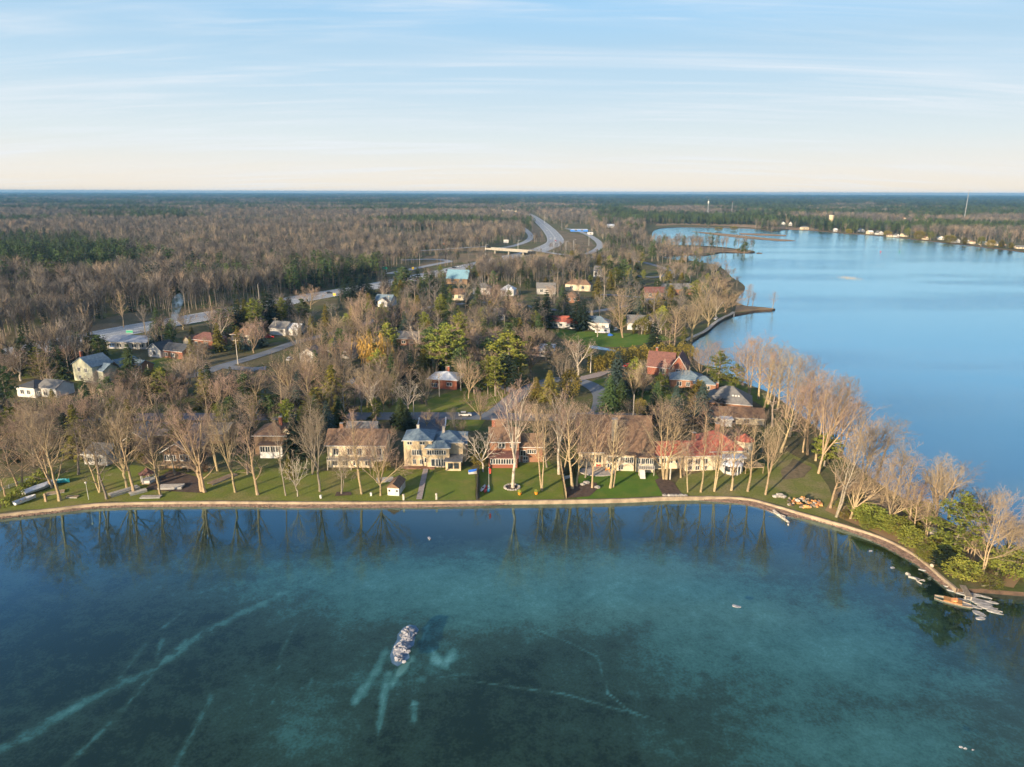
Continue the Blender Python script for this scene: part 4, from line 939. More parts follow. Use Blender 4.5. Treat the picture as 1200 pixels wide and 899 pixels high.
h.wing(-14, 8, 0, 9, 8, 'gx', 6, 'white', 'roof_grey'); h.wing(6, 22, 2, 10, 7, 'gx', 5, 'white', 'roof_white'); h.door(-6, 6, 5, 0, 'pale_grey', 'garage_door'); h.win(3, 5, 3, 3)
h = House('house', 'grey roofed house on the middle left behind bare trees', 399, 420, -10, 'grey mid house', 404, 16, prot=False)
h.wing(-16, 16, 0, 9, 9, 'gx', 7, 'grey_siding', 'roof_grey'); h.win(-6, 5, 4, 4); h.win(6, 5, 4, 4)
h = House('house', 'white fronted house glimpsed above the cross street trees', 361, 424, -10, 'white fronted house', 410, 10, prot=False)
h.wing(-10, 10, 0, 8, 9, 'gy', 6, 'white', 'roof_grey'); h.win(0, 5, 5, 4)
h = House('house', 'white cottage with blue car right of the highway pines', 449, 359, -15, 'white roadside cottage', 344, 12, prot=False)
h.wing(-10, 10, 0, 9, 7, 'gx', 5, 'white', 'roof_blue'); h.wing(-4, 8, -3, 1, 6, 'gy', 4, 'white', 'roof_grey'); h.win(2, 4, 3, 3, -3); h.win(-7, 4, 3, 3)
h = House('house', 'pale house among bare trees left of the big pines', 478, 405, -5, 'pale mid house', 388, 14, prot=False)
h.wing(-13, 13, 0, 9, 8, 'gx', 6, 'brick_brown', 'roof_grey'); h.win(-5, 4, 4, 3); h.win(5, 4, 4, 3)
h = House('barn', 'tall building with bright teal blue roof below the highway', 535, 333, -12, 'teal roofed building', 313, 14, cat='building')
h.wing(-12, 13, 0, 12, 7, 'gx', 8, 'brown_siding', 'roof_teal', .8); h.win(-5, 4, 3, 3); h.win(5, 4, 3, 3)
for i, (x, y, wl_, wm, rm, lab, sh) in enumerate([(564, 345, 10, 'white', 'roof_grey', 'small white house right of the teal roofed building', 'small white house'), (535, 352, 9, 'cream', 'roof_brown', 'small cream house below the teal roofed building', None),
      (594, 347, 8, 'white', 'roof_white', 'small white bungalow among the central trees', None), (640, 345, 11, 'grey_siding', 'roof_grey', 'grey house behind the central bare trees', None),
      (677, 341, 15, 'cream', 'roof_brown', 'cream bungalow with low brown roof above the big bare tree', 'cream bungalow'), (700, 325, 4.5, 'pale_grey', 'roof_grey', 'small pale grey house near the inlet street', None),
      (671, 355, 8, 'brick_brown', 'roof_brown', 'small brick house between the dark spruces', None), (793, 346, 18, 'brick_brown', 'roof_grey', 'wide grey roofed house near the marsh inlet', 'wide grey roofed house'),
      (768, 350, 12, 'brown_siding', 'roof_maroon', 'brown house with maroon roof left of the wide grey roof', None), (748, 388, 0, '', '', '', None), (497, 345, 8, 'white', 'roof_grey', 'white cottage left of the small cream house', None),
      (608, 432, 0, '', '', '', None), (583, 375, 9, 'white', 'roof_grey', 'white walled house hidden left of the dark spruces', None), (545, 385, 10, 'beige', 'roof_grey', 'beige house hidden among the central bare trees', None),
      (640, 418, 9, 'pale_grey', 'roof_white', 'pale grey house right of the tall yellow-green pine', None)]):
    if not wl_: continue
    h = House('house', lab, x, y, random.uniform(-20, 10), sh, y - 12, wl_, prot=False)
    h.wing(-wl_, wl_, 0, 9, 7, random.choice(['gx', 'hip']), 5, wm, rm); h.win(-wl_ * .5, 4, 3, 3); h.win(wl_ * .4, 4, 3, 3)
h = House('bungalow', 'white bungalow with bright red roof on the green lawn', 657, 384.5, -6, 'red roofed bungalow', 369, 20)
h.wing(-18, 9, 0, 9, 7, 'gx', 5, 'white', 'roof_red'); h.wing(8, 19, -1.5, 7, 6, 'gx', 4, 'white', 'roof_red')
for x in (-13, -6, 0, 13): h.win(x, 3.6, 3, 3, 0 if x < 8 else -1.5)
h.wing(-17, 6, 9, 13, 8, 'flat', 0, 'white', 'roof_white')
h = House('bungalow', 'blue roofed bungalow with white walls beside the parked trailer', 699, 387, -14, 'blue roofed bungalow', 371, 16)
h.wing(-10, 14, 0, 10, 8, 'hip', 6, 'white', 'roof_blue'); h.wing(-12, 2, 4, 12, 8, 'gx', 5, 'grey_siding', 'roof_blue'); h.win(0, 4, 3, 3); h.win(8, 4, 3, 3)
h = House('house', 'pale grey stone house with grey roof at the right of the green lawn', 750, 387, -10, 'grey stone house', 369, 18)
h.wing(-15, 6, 0, 10, 8, 'gx', 7, 'pale_grey', 'roof_grey'); h.wing(4, 18, -2, 8, 8, 'gy', 6, 'pale_grey', 'roof_grey'); h.win(-8, 4, 4, 3); h.win(11, 4, 5, 4, -2)
mat('ribbed_roof', (.36, .37, .40), (.26, .27, .30), 1.1, .6, stretch=(1, .05, 1))
h = House('commercial_building', 'long low building with pale ribbed roof beside the left highway', 149, 409, -4, 'long pale roofed building', 384, 26, cat='building')
h.wing(-24, 24, 0, 15, 8, 'gx', 3.2, 'grey_siding', 'ribbed_roof', .8)
for x in (-18, -9, 0, 9, 18): h.win(x, 4, 5, 3.6, 0, 'blue_sheet' if x == -18 else 'white')
# parts of the hamlet beyond the highway
h = House('warehouse', 'long pale commercial building with bright blue front far beyond the ramp', 679, 271.5, 0, 'blue commercial building', 264, 12, cat='building'); h.wing(-10, 10, 0, 20, 2.2, 'flat', 0, 'blue_sheet', 'roof_white', .3); h.win(-4, 1.6, 3, 1.4); h.win(3, 1.6, 3, 1.4)
h = House('warehouse', 'long white commercial building at the far bend of the highway', 597, 248.5, 0, None, 244, 9, cat='building'); h.wing(-9, 9, 0, 30, 2.4, 'flat', 0, 'cream', 'roof_white', .3); h.win(-3, 1, 3, .8)
h = House('building', 'small white building beside the far ramp', 692, 275, 0, None, 271, 4, cat='building'); h.wing(-3, 3, 0, 12, 2.2, 'flat', 0, 'white', 'roof_white', .3); h.win(0, 1, 2, .8)
h = House('building', 'small white commercial building far behind the inlet', 716, 267, 0, None, 263, 4, cat='building'); h.wing(-4, 4, 0, 14, 2.4, 'gx', 1.4, 'white', 'roof_white', .3); h.win(0, 1, 2, .8)
# far shore houses
FS = [(918, 264, 3, 'white', 'roof_white'), (926, 264.5, 2.5, 'white', 'roof_blue'), (944, 269, 6, 'cream', 'roof_grey'), (980, 271.5, 2, 'white', 'roof_white'), (1010, 272, 4.5, 'white', 'roof_blue'), (1021, 274.5, 4, 'cream', 'roof_white'), (1032, 275, 5, 'white', 'roof_grey'), (1044, 277.5, 4.5, 'cream', 'roof_brown'), (1052, 278, 2.5, 'white', 'roof_grey'),
      (1062, 277.5, 5, 'beige', 'roof_grey'), (1086, 281, 3, 'cream', 'roof_brown'), (1103, 281, 4.5, 'white', 'roof_blue'), (1122, 284.5, 5, 'white', 'roof_grey'), (1133, 285, 3, 'cream', 'roof_white'), (1141, 286, 3, 'beige', 'roof_brown'), (1155, 287.5, 4, 'cream', 'roof_white'), (1166, 288, 5, 'beige', 'roof_grey'), (1177, 289, 2.5, 'brown_siding', 'roof_brown'), (1196, 291.5, 6, 'cream', 'roof_grey'), (1060, 258.5, 3, 'beige', 'roof_red')]
ordn = ['first', 'second', 'third', 'fourth', 'fifth', 'sixth', 'seventh', 'eighth', 'ninth', 'tenth', 'eleventh', 'twelfth', 'thirteenth', 'fourteenth', 'fifteenth', 'sixteenth', 'seventeenth', 'eighteenth', 'nineteenth', 'twentieth']
ordn += ['%dth' % i for i in range(21, 90)]
for i, (x, y, wl_, wm, rm) in enumerate(FS):
    wl_ *= .72
    cn = {'white': 'white', 'cream': 'cream', 'beige': 'beige', 'brown_siding': 'brown'}[wm]; rn_ = rm.split('_')[1]
    lab = '%s house with %s roof on the far lakeshore, %s from the left' % (cn, rn_, ordn[i]) if i < 19 else 'beige house with red roof up in the far trees'
    h = House('house', lab, x, y, random.uniform(-25, 15), None, None, wl_, group='houses on the far lakeshore', prot=False)
    PROT.append((x - wl_, y - 5, x + wl_, y))
    h.wing(-wl_, wl_, 0, 9, random.uniform(1.7, 2.5), random.choice(['gx', 'gy', 'hip']), random.uniform(1.3, 2.2), wm, rm, .4); h.win(-wl_ * .45, 1.0, 1.3, .9); h.win(wl_ * .45, 1.0, 1.3, .9)
# silo tower and masts across the lake
p = P(973, 265); r = empty('water_tower', p, 0, 'round tan masonry tower on the far shore', 'tower'); u = mpp(973, 265)
MB().lathe([(2.6 * u, -.3), (2.5 * u, 11.2 * u)], 16).build('tower_body', 'tan_siding', r, True); MB().lathe([(2.8 * u, 11.2 * u), (2.8 * u, 12 * u), (2.4 * u, 12.6 * u)], 16).build('tower_cap', 'cream', r)
for x, y, yt, wd, lab in [(829, 254, 235, 1.6, 'white topped cell tower rising from the far woods'), (857, 254, 237, .5, 'thin mast right of the white topped tower'), (1129, 262, 222, .7, 'tall thin radio mast across the lake')]:
    p = P(x, y); hh = height_for(p, yt); r = empty('radio_mast', p, 0, lab, 'mast'); mb = MB()
    for k in range(3):
        a = k * 2.09; mb.tube((wd * 1.4 * math.cos(a), wd * 1.4 * math.sin(a), 0), (wd * .5 * math.cos(a), wd * .5 * math.sin(a), hh), .3, .22, 4)
        for q in range(10): z = hh * q / 10; f = 1.4 - .9 * q / 10; f2 = 1.4 - .9 * (q + 1) / 10; mb.tube((wd * f * math.cos(a), wd * f * math.sin(a), z), (wd * f2 * math.cos(a + 2.09), wd * f2 * math.sin(a + 2.09), hh * (q + 1) / 10), .12, .12, 3)
    mb.build('mast', 'metal', r); MB().tube((0, 0, hh), (0, 0, hh + 4), .3, .1, 5).build('antenna', 'red_paint' if wd < 1 else 'white', r)
    if wd > 1: MB().lathe([(2.2, hh - 9), (2.2, hh - 2)], 8).build('antenna_panel', 'white', r)

# ------------------------------------------------------------------ yard things along the shore
def car(px, py, rz, paint, label, group='cars', L_=4.5, z=LAND + .2, van=False):
    r = empty('parked_car' if 'parked' in label else 'car', P(px, py, z), rad(rz), label, 'car', group)
    k = L_ / 4.5; hb = .95 if not van else 1.1
    mb = MB(); mb.prism([(-2.25 * k, -.85, .32), (2.2 * k, -.85, .32), (2.25 * k, -.85, .62), (2.1 * k, -.85, .78), (1.1 * k, -.85, hb), (-2.0 * k, -.85, hb), (-2.25 * k, -.85, .8)], (0, 1.7, 0)); mb.build('body', paint, r)
    MB().prism([(.95 * k, -.76, hb + .003), (.35 * k, -.70, 1.45 if not van else 1.75), (-1.5 * k, -.70, 1.45 if not van else 1.75), (-1.95 * k, -.76, hb + .003)], (0, 1.46, 0)).build('windows', 'glass', r)
    MB().box(-1.45 * k, .3 * k, -.68, .74, 1.453 if not van else 1.753, 1.50 if not van else 1.8).build('car_roof', paint, r)
    for x in (-1.4 * k, 1.4 * k):
        for y in (-.88, .72): MB().tube((x, y, .33), (x, y + .2, .33), .33, .33, 12).build('wheel', 'rubber', r)
    return r
car(545, 487.5, 4, 'white', 'white parked car on the cross street by the dark driveway', 'cars in the village')
car(386, 344, 28, 'charcoal_paint', 'dark car alone on the left stretch of highway', 'cars on the highway')
for x, y, c, lab in [(525, 317.5, 'charcoal_paint', 'dark car on the highway left of the teal roof, lowest of three'), (532, 314.2, 'charcoal_paint', 'dark car on the highway, first of the pair above the teal roof'), (539, 313, 'silver_paint', 'pale car on the highway, second of the pair above the teal roof'),
                     (632, 290, 'white', 'white van on the far highway by the overpass'), (645, 280, 'white', 'white car at the inner bend of the far highway'), (641, 270.5, 'silver_paint', 'silver car climbing the far highway'), (633, 263, 'white', 'white car near the top of the far highway'), (651, 282.5, 'red_paint', 'red car on the outer lane at the far bend')]:
    car(x, y, 35 if x < 600 else 95, c, lab, 'cars on the highway')
car(232, 411, 10, 'white', 'white parked car before the brown hip roofed house', 'cars in the village')
car(316, 396, 10, 'red_paint', 'red parked car beside the white garage house', 'cars in the village')
car(340, 422, 80, 'silver_paint', 'silver parked car before the white fronted house', 'cars in the village')
car(722, 387, 70, 'white', 'white parked car beside the big bare tree on the green lawn', 'cars in the village')
car(737, 430, 30, 'red_paint', 'red parked car by the gabled brick house', 'cars in the village')
car(451, 349, 10, 'blue_paint', 'blue parked car behind the white roadside cottage', 'cars in the village')
car(292, 437, 0, 'charcoal_paint', 'dark parked car on the short grey driveway', 'cars in the village', van=True)
# travel trailer
r = empty('travel_trailer', P(706, 391), rad(-10), 'white travel trailer parked in front of the blue roofed bungalow', 'trailer')
MB().prism([(-4, -1.2, .6), (3.6, -1.2, .6), (4, -1.2, 1.2), (3.7, -1.2, 3.1), (-3.7, -1.2, 3.1), (-4, -1.2, 1.6)], (0, 2.4, 0)).build('body', 'white', r); MB().box(-3, -1.2, -1.25, -1.203, 1.7, 2.4).build('window', 'glass', r); MB().box(.8, 2.2, -1.25, -1.203, 1.7, 2.4).build('window', 'glass', r)
MB().box(-3.8, 3.7, -1.235, -1.203, 1.1, 1.35).build('stripe', 'blue_paint', r)
for x in (-.5, .5): MB().tube((x, -1.2, .36), (x, -.9, .36), .36, .36, 10).build('wheel', 'rubber', r)
r = empty('tarpaulin', P(715, 393.5), 0, 'small blue tarpaulin heap on the bright lawn', 'tarpaulin'); MB().blob((0, 0, .3), 1.6, 1.1, .8, 4).build('tarp', 'blue_paint', r)

def boat(px, py, rz, ln, hullm, label, cover=None, name='boat'):
    r = empty(name, P(px, py, LAND + .1), rad(rz), label, 'boat'); mb = MB(); w_ = ln * .19; sec = []
    for t in (0, .3, .6, .85, 1.0):
        x = -ln / 2 + ln * t; hw_ = w_ * (1 if t < .5 else max(.04, 1 - ((t - .5) / .5) ** 2)); zt = .8 + .25 * t
        sec.append([(x, -hw_, zt), (x, -hw_ * .75, .25), (x, 0, .05), (x, hw_ * .75, .25), (x, hw_, zt)])
    for i in range(4):
        for k in range(4): mb.poly([sec[i][k], sec[i + 1][k], sec[i + 1][k + 1], sec[i][k + 1]])
    mb.poly(sec[0]); mb.build('hull', hullm, r)
    if cover:
        mb = MB(); top = []
        for s_ in sec: top.append([(s_[0][0], s_[0][1] * 1.03, s_[0][2] + .03), (s_[0][0], 0, s_[0][2] + .55), (s_[4][0], s_[4][1] * 1.03, s_[4][2] + .03)])
        for i in range(4):
            for k in range(2): mb.poly([top[i][k], top[i][k + 1], top[i + 1][k + 1], top[i + 1][k]])
        mb.poly(top[0]); mb.build('cover', cover, r)
    else:
        for t in (.3, .55): MB().box(-ln / 2 + ln * t - .15, -ln / 2 + ln * t + .15, -w_ * .7, w_ * .7, .55, .62).build('seat', 'wood', r)
    return r
boat(46, 574, 60, 7.5, 'white', 'white motorboat under a pale tarpaulin beside the left hedge', 'cloth_grey')
boat(30, 588, 62, 5, 'silver_paint', 'small aluminium boat nosed to the seawall by the left hedge')
boat(72, 566, 10, 4, 'teal_paint', 'teal canoe lying behind the covered boat', None, 'canoe')
for (x, y, rz, c, lab) in [(566, 573, 78, 'white', 'white kayak leaning by the wooden fence, left of three'), (569.5, 574, 84, 'red_paint', 'red kayak leaning by the wooden fence, middle of three'), (572.5, 573.5, 92, 'teal_paint', 'teal kayak leaning by the wooden fence, right of three')]:
    r = empty('kayak', P(x, y, LAND + .05), rad(rz), lab, 'kayak', 'kayaks by the fence'); mb = MB()
    for s_ in (0, 1):
        prof = [(-2.2, .03), (-1.4, .36), (0, .48), (1.4, .36), (2.2, .03)]
        for i in range(4):
            (x0, w0), (x1, w1) = prof[i], prof[i + 1]; zt = .45 if s_ else .05
            mb.poly([(x0, -w0, .25), (x0, 0, zt), (x1, 0, zt), (x1, -w1, .25)][::1 if s_ else -1]); mb.poly([(x0, w0, .25), (x1, w1, .25), (x1, 0, zt), (x0, 0, zt)][::1 if s_ else -1])
    mb.build('hull', c, r); MB().lathe([(.34, .41), (.30, .47)], 10, (0, 0, 0), 1.3, .7).build('cockpit', 'rubber', r)
boat(554, 556, 10, 2.3, 'white', 'small boat with blue cover behind the dark fence', 'blue_paint')
# fences
def fence(px0, py0, px1, py1, h, m_, label, boards=True, step=2.0, post_h=.15):
    a, b_ = P(px0, py0), P(px1, py1); n = max(1, int((b_ - a).length / step)); r = empty('fence', a, math.atan2(b_.y - a.y, b_.x - a.x), label, 'fence'); L_ = (b_ - a).length
    for k in range(n + 1): MB().box(L_ * k / n - .08, L_ * k / n + .08, -.08, .08, -.2, h + post_h).build('post', m_, r)
    mb = MB()
    if boards:
        for k in range(n):
            x0, x1 = L_ * k / n + .085, L_ * (k + 1) / n - .085; nb = max(3, int((x1 - x0) / .3))
            for q in range(nb): mb.box(x0 + (x1 - x0) * q / nb + .01, x0 + (x1 - x0) * (q + 1) / nb - .01, -.03, .03, .05, h - .03 * (q % 2))
    else:
        for z in (.35, .75, 1.1):
            for k in range(n): mb.box(L_ * k / n + .085, L_ * (k + 1) / n - .085, -.03, .03, z * h / 1.2 - .06, z * h / 1.2 + .06)
    mb.build('boards', m_, r); return r
fence(559, 585, 560.5, 551, 1.5, 'dark_metal', 'dark slatted fence between the tan house lawn and the brick house')
fence(663.5, 584, 657, 545, 1.7, 'wood', 'weathered wooden fence right of the brick house lawn')
fence(62, 446, 83, 440, 1.7, 'cedar_fence', 'reddish cedar fence behind the white navy roofed house')
fence(0, 576, 42, 562, 1.0, 'white', 'low white fence behind the left hedge', False)
fence(172, 402, 196, 404, 1.7, 'cedar_fence', 'brown board fence along the highway behind the navy roofed bungalow')
# white shed + platform
r = empty('garden_shed', P(461, 581), rad(-8), 'small white shed with dark roof by the seawall', 'shed'); 
MB().box(-1.5, 1.5, 0, 2.6, 0, 2.2).build('wall', 'white', r); MB().prism([(-1.75, -.25, 2.15), (1.75, -.25, 2.15), (0, -.25, 3.3)], (0, 6.0, 0)).build('roof', 'roof_brown', r); MB().box(-1.5, 1.5, 2.6, 5.6, 0, 2.1).build('lean_to', 'old_wood', r)
MB().box(-.5, .5, -.06, -.003, .1, 1.9).build('door', 'pale_grey', r); MB().box(.75, 1.2, -.06, -.003, 1.1, 1.6).build('window', 'glass', r); MB().box(-1.2, -.75, -.06, -.003, 1.1, 1.6).build('window', 'glass', r)
for k in range(4): MB().box(-1.4 + .85 * k, -1.2 + .85 * k, .05, 2.5, -.18, -.003).build('skid', 'wood', r)
def pile(px, py, rz, n, ln, wd, label, m_='old_wood', stack=2, name='dock_section'):
    r = empty(name, P(px, py), rad(rz), label, name.replace('_', ' '))
    for s_ in range(stack):
        z = .25 + .32 * s_; mb = MB()
        for k in range(n): mb.box(-ln / 2, ln / 2, -wd / 2 + wd * k / n + .02, -wd / 2 + wd * (k + 1) / n - .02, z, z + .06)
        mb.build('decking', m_, r); mb = MB()
        for y in (-wd / 2 + .1, wd / 2 - .1): mb.box(-ln / 2 + .05, ln / 2 - .05, y - .06, y + .06, z - .2, z - .003)
        mb.build('frame', 'metal', r)
    return r
pile(146, 577, 50, 7, 7, 2.2, 'stacked grey dock sections on the lawn left of the leaning logs'); pile(162, 578, 40, 5, 4, 1.6, 'short stacked dock section beside the leaning tree')
pile(177, 583, 3, 5, 5, 1.6, 'grey dock section lying flat by the seawall', stack=1); pile(201, 572, 5, 6, 6, 2.6, 'wide pale dock sections before the gabled cottage'); pile(451, 563, 10, 6, 4.5, 3, 'pale wooden platform behind the white shed', stack=1)
pile(261, 562, 60, 8, 8, 2.2, 'wooden garden steps on the slope right of the cottage', 'wood', 1, 'steps'); pile(85, 583, 0, 4, 3, 1.2, 'dark wooden skid on the lawn by the lamp', 'wood', 1); pile(65, 578, 30, 5, 4, 2, 'dark dock frame under the left bare trees', 'wood', 1)
# gazebo
r = empty('gazebo', P(174, 565), rad(10), 'small gazebo with maroon roof before the long grey house', 'gazebo')
for a in range(6): MB().tube((1.7 * math.cos(a * 1.047), 1.7 * math.sin(a * 1.047), 0), (1.7 * math.cos(a * 1.047), 1.7 * math.sin(a * 1.047), 2.6), .09, .09, 6).build('post', 'white', r)
MB().lathe([(1.95, 0), (1.95, .2)], 6).build('floor', 'wood', r); MB().lathe([(2.3, 2.6), (.9, 3.4), (.05, 4.1)], 6).build('roof', 'roof_maroon', r); MB().lathe([(1.6, .2), (1.6, .9)], 6).build('railing', 'white', r)
def lamp(px, py, ytop, label):
    p = P(px, py); h_ = height_for(p, ytop); r = empty('garden_lamp', p, 0, label, 'lamp'); MB().tube((0, 0, 0), (0, 0, h_ - .5), .06, .05, 6).build('post', 'white', r); MB().lathe([(.12, h_ - .5), (.3, h_ - .15), (.25, h_), (.05, h_ + .12)], 10).build('lamp_head', 'white', r)
lamp(104, 586, 565, 'thin white lamp post on the left lawn near the seawall')
def postv(px, py, h_, m_, label, w_=.22, name='mooring_post'):
    r = empty(name, P(px, py), 0, label, 'post'); MB().box(-w_, w_, -w_, w_, -.1, h_).build('shaft', m_, r); MB().lathe([(w_ * 1.5, h_ + .003), (w_ * 1.5, h_ + .12), (w_ * .9, h_ + .3)], 8).build('cap', m_, r)
postv(473, 586, 1.3, 'old_wood', 'short pale post left of the garden path'); postv(511.5, 585.5, 1.4, 'old_wood', 'short pale post right of the garden path'); postv(54, 588, 1.9, 'wood', 'wooden post between the boats and the lamp'); postv(435, 581, .6, 'white', 'small white marker left of the white shed'); postv(376, 584, .6, 'white', 'small white marker near the mulched tree')
postv(785, 562, 3.6, 'old_wood', 'tall pale post beside the big two stemmed tree', .15)
# planters
for x, y, lab in [(609, 580, 'orange flower pot with yellow plant, left of the lawn pair'), (628.5, 579.5, 'orange flower pot with yellow plant, right of the lawn pair')]:
    r = empty('flower_pot', P(x, y), 0, lab, 'flower pot', 'flower pots on the lawn'); MB().lathe([(.3, 0), (.5, .6), (.55, .7)], 12).build('pot', 'orange_paint', r); MB().blob((0, 0, .95), .5, .5, .45, 3, 8, 5, .3).build('plant', 'needle_lime', r)
# stone ring around the white tree
r = empty('tree_ring', P(600, 571.5), 0, 'low stone ring around the tall white birch', 'stone ring')
for k in range(18):
    a = k / 18 * 6.283; MB().blob((1.9 * math.cos(a), 1.9 * math.sin(a), .15), .38, .3, .28, k, 7, 4, .2).build('ring_stone', 'stone', r)
MB().lathe([(1.7, 0), (1.7, .12)], 16).build('soil', 'mulch', r)
# flag pole
p = P(573, 575); r = empty('flagpole', p, 0, 'thin flagpole with red flag hanging before the brick house', 'flagpole'); h_ = height_for(p, 548); MB().tube((0, 0, 0), (0, 0, h_), .05, .03, 6).build('pole', 'white', r)
MB().prism([(0.04, 0, h_ - .1), (.55, .1, h_ - .5), (.5, -.06, h_ - 1.6), (.2, .05, h_ - 1.7), (.04, 0, h_ - 1.4)], (0, .03, 0)).build('flag', 'red_paint', r); MB().lathe([(.09, h_), (.09, h_ + .12), (.02, h_ + .16)], 8).build('finial', 'metal', r)
# chairs on the patios
def adirondack(px, py, rz, c, label):
    r = empty('garden_chair', P(px, py, LAND + .24), rad(rz), label, 'chair', 'garden chairs on the patios')
    MB().prism([(-.4, -.45, .42), (-.4, .4, .28), (-.4, .4, .34), (-.4, -.45, .48)], (.8, 0, 0)).build('seat', c, r); MB().prism([(-.38, .36, .3), (-.38, .72, 1.25), (-.38, .78, 1.23), (-.38, .42, .28)], (.76, 0, 0)).build('backrest', c, r)
    for s_ in (-.48, .42): MB().box(s_, s_ + .12, -.5, .5, .62, .67).build('armrest', c, r); MB().box(s_ + .02, s_ + .1, -.45, -.33, 0, .617).build('leg', c, r)
    for s_ in (-.48, .42): MB().box(s_ + .02, s_ + .1, .3, .42, 0, .617).build('leg', c, r)
for x, y, rz, c, lab in [(701, 547, 10, 'red_paint', 'red garden chair on the round patio, left of the pair'), (709.5, 546, -10, 'red_paint', 'red garden chair on the round patio, right of the pair'), (712, 551.5, -20, 'orange_paint', 'orange garden chair at the patio edge'), (742, 549, 8, 'teal_paint', 'teal garden chair by the white deck stairs'), (747, 549.5, 0, 'red_paint', 'red garden chair by the white deck stairs'),
                         (724, 545.5, 0, 'red_paint', 'red garden chair below the cream chimney'), (517, 546, 0, 'orange_paint', 'orange garden chair beside the square porch'), (489, 544.5, 15, 'red_paint', 'red garden chair on the tan house terrace'), (479, 545, 10, 'orange_paint', 'orange lounger on the tan house terrace')]:
    adirondack(x, y, rz, c, lab)
MB().box(-8, 4, -2.2, 0, 0, .2)
r = empty('terrace', P(489, 547.5), 0, 'narrow brick terrace along the tan house', 'terrace'); MB().box(-3.6, 5, -1.6, 1.0, 0, .22).build('paving', 'brick_brown', r)
r = empty('trampoline', P(691, 546), 0, 'round blue trampoline standing on edge by the patio', 'trampoline'); mb = MB(); mb.tube((0, 0, 1.6), (.15, .3, 1.6), 1.5, 1.5, 18); mb.build('mat', 'blue_paint', r); MB().tube((-.05, -.1, 1.6), (-.02, -.04, 1.6), 1.55, 1.55, 18).build('rim', 'dark_metal', r); MB().box(-.9, .9, -.25, .45, 0, .12).build('stand', 'dark_metal', r)
r = empty('barbecue', P(486.5, 544), 0, 'black covered barbecue on the tan house terrace', 'barbecue'); MB().blob((0, 0, 1.1), .7, .5, .45, 2, 10, 6, .05).build('lid', 'dark_metal', r); MB().box(-.6, .6, -.4, .4, .15, .95).build('cabinet', 'dark_metal', r)
r = empty('bench', P(665, 562), rad(30), 'white bench in the shade by the wooden fence', 'bench'); MB().box(-1.3, 1.3, -.3, .3, .42, .5).build('seat', 'white', r); MB().box(-1.3, 1.3, .3, .36, .55, 1.0).build('backrest', 'white', r)
for s_ in (-1.1, 1.0): MB().box(s_, s_ + .1, -.28, .28, 0, .417).build('leg', 'white', r)
r = empty('patio_table', P(615, 541.5), 0, 'white patio table before the brick house', 'table'); MB().lathe([(.9, .72), (.9, .78)], 14).build('table_top', 'white', r)
for a in range(4): MB().tube((.6 * math.cos(a * 1.57), .6 * math.sin(a * 1.57), 0), (.6 * math.cos(a * 1.57), .6 * math.sin(a * 1.57), .715), .05, .05, 5).build('leg', 'white', r)
r = empty('stone_steps', P(790, 580), 0, 'flat stone landing slabs at the seawall under the two stemmed tree', 'stone steps')
for k in range(6): MB().blob((-2.4 + k * 1.0, -.4 - .1 * (k % 2), .12), .75, .6, .28, k + 30, 7, 4, .2).build('step_stone', 'stone', r)
# split log heap on the point, single logs
rn = random.Random(8); c0 = P(942, 590)
for k in range(64):
    a = rn.uniform(0, 6.28); q = rn.random() ** .6; x, y = 4.6 * q * math.cos(a), 2.6 * q * math.sin(a); z = max(.15, 1.5 * (1 - q) * rn.uniform(.5, 1)) 
    o = MB().tube((-.45, 0, 0), (.45, 0, 0), rn.uniform(.18, .34), rn.uniform(.18, .34), 7).build('split_log', rn.choice(['orange_wood', 'orange_wood', 'old_wood', 'bark_dark', 'bark_grey']))
    o.location = (c0.x + x, c0.y + y, LAND + z); o.rotation_euler = (rn.uniform(-.3, .3), rn.uniform(-.4, .4), rn.uniform(0, 6.28))
    tag(o, 'cut log in the orange and grey log heap on the point', 'log', 'cut logs in the heap')
for k, (x, y, s_, lab) in enumerate([(913, 582, 1.0, 'pale boulder left of the log heap, largest'), (918, 583.5, .7, 'pale boulder left of the log heap, nearest it'), (908, 583, .6, 'pale boulder left of the log heap, farthest from it'), (945, 595, .7, 'orange stump below the log heap'), (687, 567, .8, 'pale boulder in the fence mulch bed, right'), (683, 569, .6, 'pale boulder in the fence mulch bed, left'), (700, 572, .7, 'flat boulder at the right end of the fence mulch bed')]):
    o = MB().blob((0, 0, .3), 1.2 * s_, .9 * s_, .6 * s_, k, 9, 6, .18).build('boulder', 'stone' if k != 3 else 'orange_wood'); o.location = P(x, y); tag(o, lab, 'boulder' if k != 3 else 'stump')
# driftwood, stumps, broken ice on the point
def driftwood(px0, py0, px1, py1, r_, label, z=.15, m_='old_wood', br=2):
    a, b_ = P(px0, py0, z), P(px1, py1, z); d = b_ - a; rn = random.Random(int(px0)); rt = bpy.data.objects.new('driftwood', None); COL.objects.link(rt); rt.location = a; tag(rt, label, 'driftwood')
    mb = MB(); q = Vector((0, 0, 0))
    for k in range(5):
        e = d * (k + 1) / 5 + Vector((rn.gauss(0, .25), rn.gauss(0, .25), abs(rn.gauss(0, .12)))); mb.tube(q, e, r_ * (1 - .12 * k), r_ * (.88 - .12 * k), 7, k in (0, 4)); q = e
    mb.build('log', m_, rt)
    for k in range(br):
        s_ = d * rn.uniform(.3, .9); mb = MB().tube(s_, s_ + Vector((rn.gauss(0, 1.2), rn.gauss(0, 1.2), rn.uniform(.3, 1.2))), r_ * .4, r_ * .15, 5); mb.build('branch', m_, rt)
driftwood(907, 599, 927, 616, .45, 'pale driftwood trunk lying off the seawall below the log heap', .1); driftwood(912, 602, 922, 609, .3, 'shorter pale driftwood beside the driftwood trunk', .2)
